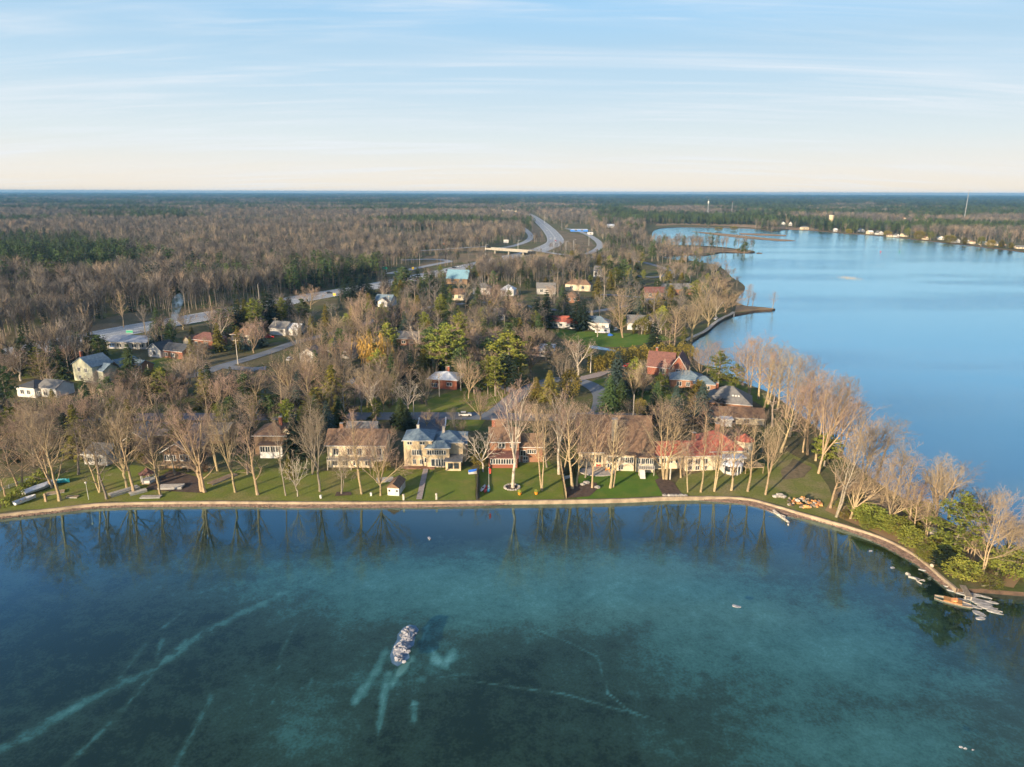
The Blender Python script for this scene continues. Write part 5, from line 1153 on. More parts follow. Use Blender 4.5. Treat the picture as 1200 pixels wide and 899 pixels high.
driftwood(1120, 590, 1156, 597, .55, 'dark log floating beyond the point trees', .1, 'bark_grey'); driftwood(1150, 688.5, 1198, 691, .5, 'long pale log at the lower right shore', .5); driftwood(1062, 672, 1078, 684, .32, 'pale stick frozen in the ice left of the orange boat', .1, 'old_wood', 1)
driftwood(1092, 663, 1112, 628, .38, 'pale fallen trunk leaning through the point bushes', 1.5, 'bark_white', 3); driftwood(1050, 612, 1098, 640, .35, 'pale fallen bough over the golden bushes', 2.2, 'bark_white', 3); driftwood(1062, 630, 1100, 636, .3, 'lower pale fallen bough on the point', 1.4, 'bark_white', 2)
rn = random.Random(3)
ICE = [(1103, 677, 1.7, .4, -35, 'long'), (1118, 689, 2.0, .5, -30, 'long'), (1131, 696, 2.2, .7, -28, 'broad'), (1143, 703, 2.6, .7, -25, 'broad'), (1152, 708, 2.0, .6, -25, 'small'), (1138, 710, 1.6, .5, -40, 'small'), (1147, 719, 1.3, .8, -50, 'broad'), (1149, 725, .9, .6, 0, 'small'), (1157, 712, 1.7, .4, -20, 'narrow'), (1086, 669, 1.5, .3, -25, 'narrow'), (1074, 678, 1.7, .25, -38, 'narrow'), (1126, 703, 1.4, .5, -30, 'narrow'), (1046, 665.5, .5, .3, 0, 'tiny'), (1020, 646, .4, .25, 0, 'tiny'), (1162, 706, 1.2, .4, -20, 'narrow'), (1128, 690, 1.8, .4, -35, 'narrow'), (1111, 683, 1.5, .3, -38, 'narrow'),
       (1121, 694, 2.2, .35, -33, 'narrow'), (1135, 691, 1.9, .3, -33, 'long'), (1148, 698, 2.2, .35, -30, 'long'), (1160, 714, 2.0, .3, -28, 'long'), (1166, 718, 1.4, .3, -30, 'narrow'), (1140, 697, 1.6, .3, -30, 'narrow'), (1128, 709, 1.8, .3, -38, 'long'),
       (863, 711, .9, .4, -20, 'tiny'), (1126, 876, .24, .12, -10, 'tiny'), (1131, 877.5, .26, .12, -10, 'tiny'), (1140, 879, .2, .12, 0, 'tiny'), (503, 631, .36, .9, 20, 'crescent')]
IL = {863: 'grey stone-like ice lump alone in the right half of the bay', 503: 'small white crescent of ice floating off the garden path', 1126: 'tiny white ice chip at the lower right', 1131: 'tiny white ice chip at the lower right', 1140: 'tiny white ice chip at the lower right', 1046: 'tiny white ice piece left of the frozen sticks', 1020: 'tiny ice piece nearest the seawall bend'}
for k, (x, y, a_, b_, rz, sz) in enumerate(ICE):
    mb = MB(); n = 11; o_ = []
    for i in range(n):
        t = i / n * 6.283; q = rn.uniform(.65, 1.1); o_.append((a_ * q * math.cos(t), b_ * q * math.sin(t), 0))
    mb.prism(o_, (0, 0, .10)); mb.v = [(v[0], v[1], v[2] + rn.uniform(-.03, .10) if v[2] > .05 else v[2] - .05) for v in mb.v]
    o = mb.build('ice_floe', 'ice_slab' if 1050 < x < 1175 and sz != 'tiny' else 'ice'); o.location = P(x, y, .02); o.rotation_euler = (0, 0, rad(rz))
    lab = IL.get(int(x)) if (sz in ('tiny', 'crescent')) else None
    tag(o, lab or '%s broken ice slab off the point, %s from the left' % (sz, ordn[sorted(q[0] for q in ICE if q[5] == sz).index(x)]), 'ice', 'ice pieces in the bay')
# heap of ice in the bay
r = empty('ice_heap', P(473, 762, 0), 0, 'jagged white heap of broken ice standing in the shallow bay', 'ice')
mb = MB(); rn = random.Random(17)
a, b_ = P(467, 777, 0) - r.location, P(482, 738, 0) - r.location
mound = MB()
for q_, rx_, ry_, rz_ in (((478.5, 743), 1.25, 1.7, .62), ((477, 750), 1.0, 1.0, .45), ((471, 761), 1.35, 1.5, .60), ((468.5, 771), .85, 1.0, .42)):
    c = P(q_[0], q_[1], 0) - r.location; mound.blob((c.x, c.y, -.05), rx_, ry_, rz_, int(q_[0]), 17, 9, .30)
tag(mound.build('ice_mound', 'ice', r), kind='stuff')
for k in range(70):
    q_ = ((478.5, 745, .5, .85), (471, 763, .6, .7), (469, 773, .3, .3), (474, 754, .3, .4))[(0, 0, 0, 1, 1, 1, 2, 3)[k % 8]]; c = P(q_[0], q_[1], 0) - r.location + Vector((rn.gauss(0, q_[2] * 1.25), rn.gauss(0, q_[3] * 1.2), 0)); t = .5; s_ = rn.uniform(.14, .42); c.z = rn.uniform(-.12, .36) * math.exp(-(rn.random() * .8))
    d1 = Vector((rn.gauss(0, 1), rn.gauss(0, 1), rn.gauss(0, .8))).normalized(); d2 = d1.orthogonal().normalized(); d3 = d1.cross(d2)
    pts = [c + (d1 * math.cos(i * 1.2566) * s_ + d2 * math.sin(i * 1.2566) * s_ * rn.uniform(.5, 1)) for i in range(5)]; mb.prism(pts, d3 * rn.uniform(.1, .28))
tag(mb.build('ice_shards', 'ice', r), kind='stuff')
mb = MB(); mat('ice_shelf', (.10, .17, .24), (.055, .11, .17), .8, .4, bump=.2)
mb.poly([P(x, y, .03) - r.location for x, y in [(459, 777), (457, 768), (461, 757), (465, 750), (466, 743), (473, 735), (480, 732), (487, 733), (491, 738), (487, 745), (485, 756), (479, 762), (480, 771), (474, 776), (466, 781)]]); mb.build('ice_sheet', 'ice_shelf', r)
# orange paddle boat
r = empty('paddle_boat', P(1116, 707, -.22), rad(-32), 'weathered orange and grey boat half frozen in the ice off the point', 'boat')
mb = MB(); sec = []
for t in (0, .25, .5, .75, 1): x = -3 + 6 * t; hw_ = 1.05 * math.sin(math.pi * (.12 + .76 * t)) ** .6; sec.append([(x, -hw_, .55), (x, -hw_ * .7, -.1), (x, hw_ * .7, -.1), (x, hw_, .55)])
for i in range(4):
    for k in range(3): mb.poly([sec[i][k], sec[i + 1][k], sec[i + 1][k + 1], sec[i][k + 1]])
mb.poly(sec[0]); mb.poly(sec[-1][::-1]); mb.build('hull', 'bark_grey', r); mb = MB()
for i in range(1, 3): mb.prism([(sec[i][0][0], sec[i][0][1] * .9, .5), (sec[i + 1][0][0], sec[i + 1][0][1] * .9, .5), (sec[i + 1][3][0], sec[i + 1][3][1] * .9, .5), (sec[i][3][0], sec[i][3][1] * .9, .5)], (0, 0, .18))
mb.build('deck', 'orange_wood', r); MB().prism([(-.3, -.5, .69), (.5, -.6, .69), (.8, -.4, .95), (.6, -.5, 1.0)], (0, 1.0, .1)).build('seat', 'orange_wood', r)
r = empty('jetty', P(1112, 690), 0, 'small weathered plank jetty reaching over the ice at the point', 'jetty'); a, b_ = P(1128, 686) - r.location, P(1136, 700) - r.location
d = (b_ - a); d.z = 0; nn = Vector((-d.y, d.x, 0)).normalized() * .55; mb = MB()
for k in range(9): p0 = a + d * (k / 9 + .01); p1 = a + d * ((k + .85) / 9); mb.prism([p0 - nn, p1 - nn, p1 + nn, p0 + nn], (0, 0, .12))
mb.build('decking', 'bark_grey', r)
for k in (0.1, .9):
    for s_ in (-1, 1): q = a + d * k + nn * s_ * .9; MB().tube((q.x, q.y, -2.5), (q.x, q.y, .0), .12, .12, 6).build('pile', 'old_wood', r)
r = empty('wooden_hut', P(1094, 632), rad(20), 'small pale wooden hut among the point bushes', 'hut'); MB().box(-1.1, 1.1, -.9, .9, 0, 2.0).build('wall', 'old_wood', r); MB().prism([(-1.3, -1.1, 2.003), (1.3, -1.1, 2.003), (1.3, -1.1, 2.2), (-1.3, -1.1, 2.5)], (0, 2.2, 0)).build('roof', 'roof_grey', r); MB().box(-.4, .4, -.96, -.903, .1, 1.7).build('door', 'wood', r)
# stone jetty with walkway at the inlet
st = [P(x, y, .0) for x, y in [(803, 401), (815, 394.5), (830, 386), (845, 377), (858, 369.5)]]
mb = ribbon_mb([P(*q, .0) for q in smooth_line([(803, 402), (813, 396.5), (826, 390.5), (837, 381), (847, 374.5), (855, 371), (860, 367.5)], 5)], -1.1, 1.1, 1.25); tag(mb.build('jetty_walk', 'stone'), 'pale stone walkway curving along the inlet to the spit', 'walkway', None, 'structure')
mb = ribbon_mb(st, -3.4, -2.2, 0.8); 
postv(860, 371, 1.6, 'white', 'white post at the root of the spit'); boat(839, 374, 60, 5, 'white', 'small white boat drawn up by the inlet walkway')
# reeds
mb = MB(); rn = random.Random(2); c0 = P(994, 326, 0)
for k in range(420): x, y = rn.gauss(0, 4.2), rn.gauss(0, 6); mb.tube((c0.x + x, c0.y + y, -.2), (c0.x + x + rn.gauss(0, .2), c0.y + y, rn.uniform(.3, .9)), .05, .02, 3, False)
tag(mb.build('reeds', 'old_wood'), 'pale patch of reeds standing in the open lake', 'reeds', None, 'stuff')
for x, y, c, lab in [(1032, 295.5, 'red_paint', 'tiny red buoy on the far lake'), (1054, 295.2, 'green_paint', 'tiny green buoy on the far lake')]:
    r = empty('buoy', P(x, y, 0), 0, lab, 'buoy'); MB().lathe([(.6, -.2), (.6, .6), (.25, 1.4), (.2, 1.8)], 10).build('float', c, r); MB().lathe([(.2, 1.803), (.15, 2.2)], 6).build('cap', 'white', r)
# utility poles
def pole(px, py, ytop, label, arm=True, m_='old_wood', name='utility_pole', group='utility poles in the village'):
    p = P(px, py); h_ = height_for(p, ytop); r = empty(name, p, rad(random.uniform(-20, 20)), label, 'pole', group); MB().tube((0, 0, -.3), (0, 0, h_), .2, .13, 8).build('shaft', m_, r)
    if arm:
        MB().box(-1.2, 1.2, -.06, .06, h_ - .9, h_ - .75).build('crossarm', 'wood', r)
        for x in (-1.05, .95): MB().lathe([(.07, h_ - .747), (.07, h_ - .5)], 6, (x, 0, 0)).build('insulator', 'white', r)
for x, y, t, lab, ar in [(279, 427, 397, 'wooden utility pole with lamp arm beside the back street', True), (167, 441, 419, 'bare pole right of the dark roofed gabled house', False), (175, 443, 427, 'shorter pole beside the back garden hedge', False), (515, 465, 437, 'utility pole right of the red brick bungalow', True), (485, 487, 470, 'pole on the cross street verge left of the driveway', False), (692, 437, 415, 'pale pole at the end of the creek', False), (734, 466, 437, 'utility pole beside the tall blue spruce', True), (742, 487, 462, 'short pole by the clipped hedge', False),
                         (324, 392, 372, 'pole behind the white garage house', True), (456, 360, 346, 'pole before the white roadside cottage', True), (413, 330, 315, 'pole beside the pine block at the highway', False), (304, 355, 333, 'pole at the edge of the left woods', False), (693, 374, 356, 'pole behind the blue roofed bungalow', True), (708, 352, 334, 'utility pole near the cream bungalow', True), (492, 312, 298, 'pole right of the left ramp', False), (459, 314, 300, 'pole beside the green highway sign', False)]:
    pole(x, y, t, lab, ar)
for k, (x, y, t) in enumerate([(524, 304, 291), (649, 296, 279), (663, 298, 283), (672, 297, 281), (690, 288, 270), (607, 294, 282), (569, 300, 287), (638, 262, 252)]):
    p = P(x, y); h_ = height_for(p, t); r = empty('highway_lamp', p, 0, 'highway lamp post near the overpass, %s from the left' % ordn[sorted(q for q in (524, 649, 663, 672, 690, 607, 569, 638)).index(x)], 'street lamp', 'highway lamp posts'); MB().tube((0, 0, 0), (0, 0, h_), .2, .12, 6).build('pole', 'metal', r); MB().tube((0, 0, h_), (2.2, 0, h_ + .3), .1, .08, 5).build('arm', 'metal', r); MB().box(1.8, 3, -.2, .2, h_ + .32, h_ + .5).build('lamp_head', 'pale_grey', r)
def sign(px, py, ytop, w_, h_, c, label, two=True):
    p = P(px, py); t = height_for(p, ytop); r = empty('road_sign', p, 0, label, 'sign', 'road signs'); MB().box(-w_ / 2, w_ / 2, -.06, .0, t - h_, t).build('panel', c, r)
    for x in ((-w_ * .35, w_ * .35) if two else (0,)): MB().box(x - .08, x + .08, .003, .16, 0, t - .1).build('post', 'metal', r)
    for a in ((-w_ / 2, w_ / 2, t - .12, t), (-w_ / 2, w_ / 2, t - h_, t - h_ + .12)): MB().box(a[0], a[1], -.075, -.063, a[2], a[3]).build('border', 'white', r)
sign(451, 319, 312.5, 4.5, 2.6, 'green_paint', 'green highway sign before the pine block'); sign(152, 391, 387, 3.6, 1.6, 'green_paint', 'green highway sign at the left stretch of highway'); sign(593, 287.5, 281, 7, 4.5, 'white', 'white billboard with dark border above the overpass'); sign(392, 348, 343.5, 2, 2, 'yellow_paint', 'small yellow sign on the left highway verge', False); sign(484, 318, 313, 2.2, 2.2, 'yellow_paint', 'small yellow sign by the left ramp', False)
for k, (x, y) in enumerate([(520, 288), (527, 288.2)]): sign(x, y, 284.5, 2.6, 2.6, 'orange_paint', 'orange warning sign in the left woods, %s of the pair' % ('left', 'right')[k], False)

# hedges
def hedge(pts, wd, ht, leafm, label, lump=.25, dens=30, leaf=.32):
    ln = [P(*p) for p in pts]; r = empty('hedge', ln[0], 0, label, 'hedge'); mb = MB(); rn = random.Random(len(label)); st_ = MB()
    for a, b_ in zip(ln[:-1], ln[1:]):
        L_ = (b_ - a).length; d = (b_ - a) / max(L_, .01); nn = Vector((-d.y, d.x, 0))
        for i in range(int(L_ * dens)):
            t = rn.random() * L_; q = a + d * t; k = 1 + lump * noise.noise(Vector((q.x * .45, q.y * .45, 1.3))) * 2
            an = rn.uniform(-.25, math.pi + .25); o_ = nn * math.cos(an) * wd / 2 * k * rn.uniform(.8, 1.05); z = max(.02, ht * k * (.12 + .88 * max(0, math.sin(an)) ** .6 * rn.uniform(.75, 1.05)) if rn.random() < .55 else rn.random() * ht * .8 * k)
            if z < ht * .75 * k: o_ = nn * (1 if rn.random() < .5 else -1) * wd / 2 * k * rn.uniform(.75, 1.05)
            pp = q + o_ + Vector((0, 0, z)) - ln[0]; dd = (o_.normalized() * .5 + UP * rn.uniform(0, 1) + Vector((rn.gauss(0, .4), rn.gauss(0, .4), 0))).normalized(); leafq(mb, pp, dd, dd.orthogonal().normalized(), leaf * rn.uniform(.8, 1.7), leaf * .5)
        for t in range(int(L_ / 1.6) + 1): q = a + d * t * 1.6 - ln[0]; st_.tube((q.x, q.y, -.1), (q.x, q.y, ht * .8), .12, .05, 4, False)
    st_.build('stems', 'bark_dark', r); mb.build('foliage', leafm, r); return r
hedge([(692, 436), (708, 434), (722, 427), (735, 424), (760, 420), (785, 419), (802, 418), (815, 421)], 4.5, 6.0, 'hedge_gold', 'tall golden cedar hedge running to the right lakeshore', .28, 150, .42)
hedge([(735, 463), (770, 463), (800, 461), (815, 459)], 2.2, 2.2, 'needle_dark', 'clipped dark green hedge behind the brick houses', .06, 60)
hedge([(0, 596), (20, 583), (40, 568), (52, 556)], 2.0, 1.8, 'needle_lime', 'rounded yellow-green hedge beside the left boats', .3, 80)
hedge([(280, 474), (330, 471), (355, 478)], 3.0, 2.6, 'needle_dark', 'long dark green hedge along the cross street', .12, 70)
hedge([(748, 393), (762, 384), (775, 376), (790, 368)], 6, 6.5, 'needle_gold', 'broad brownish golden hedge behind the grey stone house', .3, 120, .5)
hedge([(840, 445), (870, 447), (880, 449)], 1.2, 1.0, 'needle_gold', 'low brown hedge above the lakeside lawn', .1, 50)

# ------------------------------------------------------------------ individual trees
G1 = 'bare trees along the seawall'
mp, pp_, sp_ = ('maple_tan', 'maple_pink', 'maple_grey'), ('poplar_tan', 'poplar_pink', 'poplar_grey'), ('spread_tan', 'spread_pink', 'spread_grey')
SHORE = [('poplar_tan', 7, 582, 538, 34, 0), ('maple_tan', 24, 575, 484, 62, 12), ('maple_tan', 61, 572, 470, 74, 46), ('maple_tan', 70, 587, 480, 66, 58), ('poplar_tan', 117, 577, 488, 40, 104), ('poplar_grey', 125, 585, 506, 34, 112),
 ('maple_tan', 149, 572, 466, 52, 136), ('poplar_tan', 157, 578, 478, 44, 146), ('maple_pink', 186, 567, 458, 56, 176), ('poplar_tan', 188, 580, 500, 34, 178), ('maple_pink', 237, 576, 470, 56, 226), ('poplar_tan', 240, 577, 492, 44, 236), ('maple_tan', 276, 577, 464, 46, 264),
 ('poplar_pink', 302, 580, 484, 38, 294), ('poplar_grey', 335, 581, 475, 22, 330), ('birch_bare', 349, 582, 530, 34, 346), ('maple_tan', 375, 576, 475, 44, 374), ('poplar_grey', 400, 579, 532, 24, 398), ('poplar_tan', 424, 579, 476, 40, 420), ('spread_tan', 446, 581, 490, 54, 452),
 ('birch_bare', 566, 553, 499, 58, 566), ('birch', 601, 572, 442, 44, 610), ('poplar_tan', 635, 575, 467, 40, 638), ('birch', 655, 556, 452, 40, 650), ('poplar_pink', 671, 573, 462, 44, 664), ('poplar_tan', 676, 570, 470, 36, 684), ('maple_pink', 694, 572, 474, 40, 700), ('poplar_pink', 715, 572, 476, 34, 720), ('poplar_tan', 718, 571, 490, 34, 726),
 ('maple_tan', 778, 562, 461, 62, 784), ('poplar_tan', 781, 562, 478, 44, 796), ('poplar_tan', 806, 577, 516, 24, 802), ('poplar_tan', 821, 577, 492, 30, 822), ('poplar_tan', 837, 576, 488, 34, 838), ('poplar_tan', 857, 575, 494, 30, 858), ('poplar_tan', 876, 576, 486, 34, 878), ('maple_tan', 897, 580, 484, 40, 903), ('poplar_tan', 798, 560, 512, 26, 797), ('poplar_grey', 641, 548, 470, 30, 640),
 ('poplar_pink', 660, 553, 480, 34, 668), ('poplar_grey', 686, 560, 492, 26, 690), ('maple_grey', 40, 548, 476, 44, 36), ('poplar_grey', 92, 556, 492, 34, 88), ('maple_grey', 205, 556, 470, 40, 204), ('poplar_grey', 366, 556, 490, 30, 364), ('spread_grey', 405, 560, 520, 26, 404), ('spread_pink', 500, 500, 478, 22, 500), ('poplar_grey', 290, 556, 486, 30, 286), ('poplar_pink', 255, 552, 484, 34, 254)]
def vary(k):
    q = random.random(); return k if '_tan' not in k else k.replace('tan', 'pink' if q < .22 else 'grey' if q < .40 else 'tan')
for k, x, y, t, w_, xt in SHORE: tree(vary(k), x, y, t, w_, xt, G1, var=1 if k == 'birch' else None)
G2 = 'bare trees on the point'
POINT = [('poplar_tan', 915, 530, 450, 40, 920), ('maple_tan', 941, 530, 442, 44, 940), ('poplar_tan', 946, 533, 436, 40, 950), ('maple_tan', 959, 555, 438, 56, 976), ('poplar_tan', 956, 540, 444, 38, 964), ('poplar_tan', 973, 596, 504, 36, 998), ('poplar_tan', 980, 606, 500, 44, 1006), ('maple_tan', 996, 608, 540, 52, 1016), ('maple_grey', 1025, 564, 484, 66, 1040), ('spread_tan', 1039, 616, 544, 60, 1048), ('maple_tan', 1095, 618, 532, 64, 1098), ('maple_grey', 1112, 608, 538, 62, 1122),
 ('poplar_tan', 1134, 660, 606, 30, 1144), ('poplar_tan', 1140, 661, 612, 28, 1148), ('maple_tan', 1152, 676, 571, 58, 1178), ('poplar_tan', 1167, 674, 606, 34, 1188), ('spread_grey', 1190, 668, 600, 44, 1196), ('poplar_tan', 1195, 676, 590, 34, 1204), ('maple_tan', 1214, 690, 580, 60, 1216), ('poplar_tan', 1062, 618, 560, 34, 1066), ('poplar_grey', 1075, 600, 545, 34, 1078), ('poplar_grey', 1010, 560, 500, 30, 1014), ('spread_tan', 1180, 650, 600, 40, 1182),
 ('maple_tan', 878, 462, 388, 44, 880), ('poplar_tan', 889, 468, 392, 40, 892), ('poplar_tan', 900, 474, 398, 40, 902), ('maple_tan', 910, 482, 402, 46, 914), ('poplar_tan', 921, 490, 406, 44, 926), ('maple_tan', 932, 500, 414, 48, 940), ('poplar_tan', 943, 506, 426, 44, 952), ('maple_tan', 955, 516, 432, 50, 966), ('poplar_tan', 966, 522, 436, 44, 978), ('maple_tan', 976, 530, 446, 50, 990), ('poplar_tan', 895, 480, 410, 36, 898), ('poplar_grey', 925, 512, 432, 36, 930), ('poplar_tan', 985, 536, 458, 44, 1002), ('maple_grey', 870, 452, 396, 36, 868), ('poplar_grey', 905, 500, 430, 34, 908)]
POINT += [('maple_tan', 1000, 545, 470, 46, 1008), ('maple_tan', 1014, 556, 486, 44, 1024), ('maple_tan', 1048, 584, 516, 46, 1058), ('poplar_tan', 1060, 594, 532, 34, 1066), ('maple_tan', 1090, 604, 546, 44, 1098), ('maple_tan', 1128, 624, 566, 46, 1134), ('poplar_tan', 1145, 634, 576, 34, 1150), ('spread_tan', 1168, 644, 592, 44, 1172), ('poplar_tan', 1070, 632, 566, 34, 1076), ('maple_tan', 1030, 600, 530, 40, 1038), ('poplar_tan', 1012, 594, 522, 36, 1020), ('poplar_tan', 1084, 640, 580, 30, 1088), ('spread_tan', 1128, 656, 610, 36, 1130)]
for k, x, y, t, w_, xt in POINT: tree(vary(k), x, y, t, w_, xt, G2)
G3 = 'evergreens and bushes on the point'
for k, x, y, t, w_, xt in [('pine_lime', 1112, 664, 578, 46, 1122), ('bush_lime', 1126, 676, 655, 36, None), ('bush_lime', 1188, 676, 642, 44, None), ('bush_lime', 990, 600, 584, 26, None), ('bush_lime', 1018, 612, 592, 34, None), ('bush_lime', 1034, 620, 604, 30, None), ('bush_lime', 1052, 626, 606, 30, None), ('bush_lime', 1066, 640, 618, 28, None), ('bush_lime', 1078, 612, 588, 36, None), ('cedar', 1098, 652, 630, 26, None), ('bush_lime', 1160, 690, 672, 24, None), ('pine_lime', 966, 546, 508, 26, None), ('bush_lime', 1085, 656, 640, 26, None), ('cedar_dark', 1105, 668, 640, 26, None)]:
    tree(k, x, y, t, w_, xt, G3)
for q in range(34):
    t = random.random(); x = 985 + 190 * t + random.uniform(-12, 12); y = 598 + 78 * t + random.uniform(-16, 8) * (1.0 if t < .8 else .6)
    tree('shrub' if q % 3 else random.choice(['bush_lime', 'bush_gold']), x, y, 0, None, None, G3, h=random.uniform(1.8, 3.6))
G4 = 'evergreens around the houses'
EV = [('willow', 440, 447, 390, 38), ('pine_lime', 595, 450, 388, 46), ('pine_dark', 592, 462, 416, 40), ('pine_lime', 524, 440, 380, 40), ('pine_green', 505, 436, 384, 30), ('spruce_gold', 497, 440, 409, 18), ('spruce_blue', 438, 448, 419, 18), ('spruce_blue', 472, 450, 427, 18), ('spruce_gold', 391, 482, 428, 28), ('spruce_green', 470, 500, 466, 24), ('spruce_dark', 478, 503, 478, 22), ('spruce_dark', 347, 536, 484, 26), ('spruce_blue', 385, 520, 470, 18),
 ('spruce_blue', 722, 470, 412, 26), ('spruce_green', 714, 482, 440, 22), ('spruce_green', 727, 482, 444, 20), ('spruce_gold', 745, 452, 419, 14), ('spruce_green', 769, 484, 447, 20), ('spruce_dark', 765, 496, 460, 22), ('spruce_blue', 821, 496, 447, 22), ('bush_gold', 750, 486, 467, 14), ('bush_green', 843, 482, 466, 16), ('spruce_blue', 560, 458, 438, 14), ('pine_green', 556, 462, 424, 30), ('spruce_gold', 644, 470, 434, 20), ('spruce_gold', 628, 468, 442, 18), ('bush_gold', 668, 466, 432, 22),
 ('spruce_green', 154, 444, 404, 26), ('spruce_green', 103, 488, 444, 22), ('pine_green', 151, 470, 430, 22), ('bush_gold', 183, 462, 432, 34), ('bush_green', 196, 464, 438, 40), ('spruce_dark', 5, 486, 456, 30), ('spruce_blue', 8, 506, 480, 22), ('spruce_blue', 273, 466, 430, 14), ('spruce_dark', 262, 462, 438, 14), ('bush_green', 316, 486, 470, 26), ('spruce_blue', 282, 494, 464, 18), ('spruce_gold', 64, 480, 456, 12), ('spruce_blue', 309, 482, 463, 12),
 ('pine_green', 263, 396, 362, 26), ('spruce_dark', 280, 392, 348, 16), ('spruce_gold', 290, 390, 352, 18), ('pine_lime', 300, 392, 350, 20), ('spruce_dark', 314, 386, 338, 20), ('spruce_dark', 320, 384, 342, 16), ('spruce_green', 185, 386, 360, 18), ('pine_green', 356, 382, 350, 16), ('spruce_dark', 340, 372, 346, 14), ('spruce_gold', 366, 390, 368, 12),
 ('spruce_dark', 404, 352, 326, 18), ('spruce_dark', 414, 348, 324, 14), ('spruce_dark', 424, 346, 321, 16), ('spruce_dark', 432, 346, 323, 14), ('spruce_dark', 452, 342, 318, 14), ('pine_green', 474, 346, 313, 22), ('spruce_green', 490, 344, 313, 14), ('spruce_green', 500, 346, 316, 14), ('spruce_dark', 508, 352, 318, 16), ('spruce_green', 520, 358, 328, 16), ('spruce_dark', 497, 350, 330, 12), ('spruce_green', 528, 362, 342, 12),
 ('spruce_dark', 628, 388, 348, 26), ('spruce_dark', 640, 384, 340, 20), ('spruce_dark', 661, 372, 340, 20), ('spruce_dark', 676, 384, 346, 20), ('spruce_dark', 683, 386, 352, 22), ('spruce_blue', 613, 372, 349, 10), ('spruce_blue', 631, 368, 348, 12), ('pine_green', 525, 386, 364, 18), ('spruce_green', 582, 390, 366, 16), ('pine_lime', 540, 410, 366, 22), ('pine_green', 520, 410, 378, 22), ('spruce_green', 560, 358, 334, 12), ('pine_green', 610, 334, 316, 12), ('pine_green', 581, 318, 300, 20),
 ('pine_dark', 675, 322, 300, 16), ('pine_dark', 683, 322, 301, 14), ('pine_green', 708, 330, 306, 12), ('pine_green', 714, 330, 305, 12), ('pine_lime', 721, 336, 314, 20), ('pine_green', 730, 328, 304, 14), ('pine_green', 746, 324, 308, 12), ('spruce_gold', 742, 332, 323, 14), ('spruce_blue', 738, 344, 316, 10), ('spruce_blue', 752, 344, 326, 12), ('cedar', 785, 356, 334, 10), ('pine_lime', 815, 348, 328, 26), ('pine_green', 802, 352, 336, 20), ('bush_gold', 770, 368, 350, 28), ('bush_gold', 786, 374, 358, 26), ('cedar', 765, 378, 366, 12),
 ('pine_green', 872, 298, 283, 14), ('pine_green', 750, 305, 288, 12), ('pine_green', 764, 306, 286, 10), ('pine_lime', 815, 300, 294, 10), ('cedar', 608, 395, 372, 12), ('pine_green', 60, 440, 418, 14), ('spruce_dark', 24, 440, 408, 16), ('spruce_dark', 40, 436, 404, 18), ('spruce_dark', 70, 430, 400, 18), ('spruce_dark', 88, 426, 398, 16), ('spruce_dark', 104, 422, 394, 18), ('spruce_dark', 118, 418, 396, 16), ('pine_dark', 8, 444, 410, 20), ('spruce_dark', 54, 434, 408, 14),
 ('spruce_gold', 340, 560, 530, 10), ('cedar_dark', 356, 500, 480, 14), ('bush_green', 470, 498, 484, 24), ('spruce_green', 806, 330, 314, 10), ('cedar', 702, 432, 416, 12), ('bush_gold', 560, 545, 532, 16), ('bush_gold', 448, 552, 540, 18), ('cedar_dark', 672, 555, 538, 18)]
EV += [('pine_lime', 1063, 278, 267, 8), ('bush_gold', 1077, 280.5, 270, 12), ('pine_lime', 1090, 281.5, 271, 9), ('bush_gold', 1112, 284.8, 275, 14), ('cedar', 1130, 287, 278, 8), ('pine_lime', 1149, 288.6, 277, 12), ('bush_gold', 1161, 289.5, 281, 9), ('cedar', 1173, 290.5, 281, 9), ('cedar', 1184, 292, 284, 10), ('pine_green', 1000, 273.2, 266, 8), ('bush_gold', 995, 273, 268, 8), ('bush_gold', 1040, 276.5, 270, 8), ('bush_gold', 842, 271, 266, 14), ('bush_gold', 868, 295.5, 290, 9), ('pine_lime', 820, 297.5, 290, 9), ('bush_gold', 860, 270, 265, 12), ('pine_green', 830, 265.5, 259, 9)]
for k, x, y, t, w_ in EV: tree(k, x, y, t, w_, None, G4)
G5 = 'bare trees around the houses'
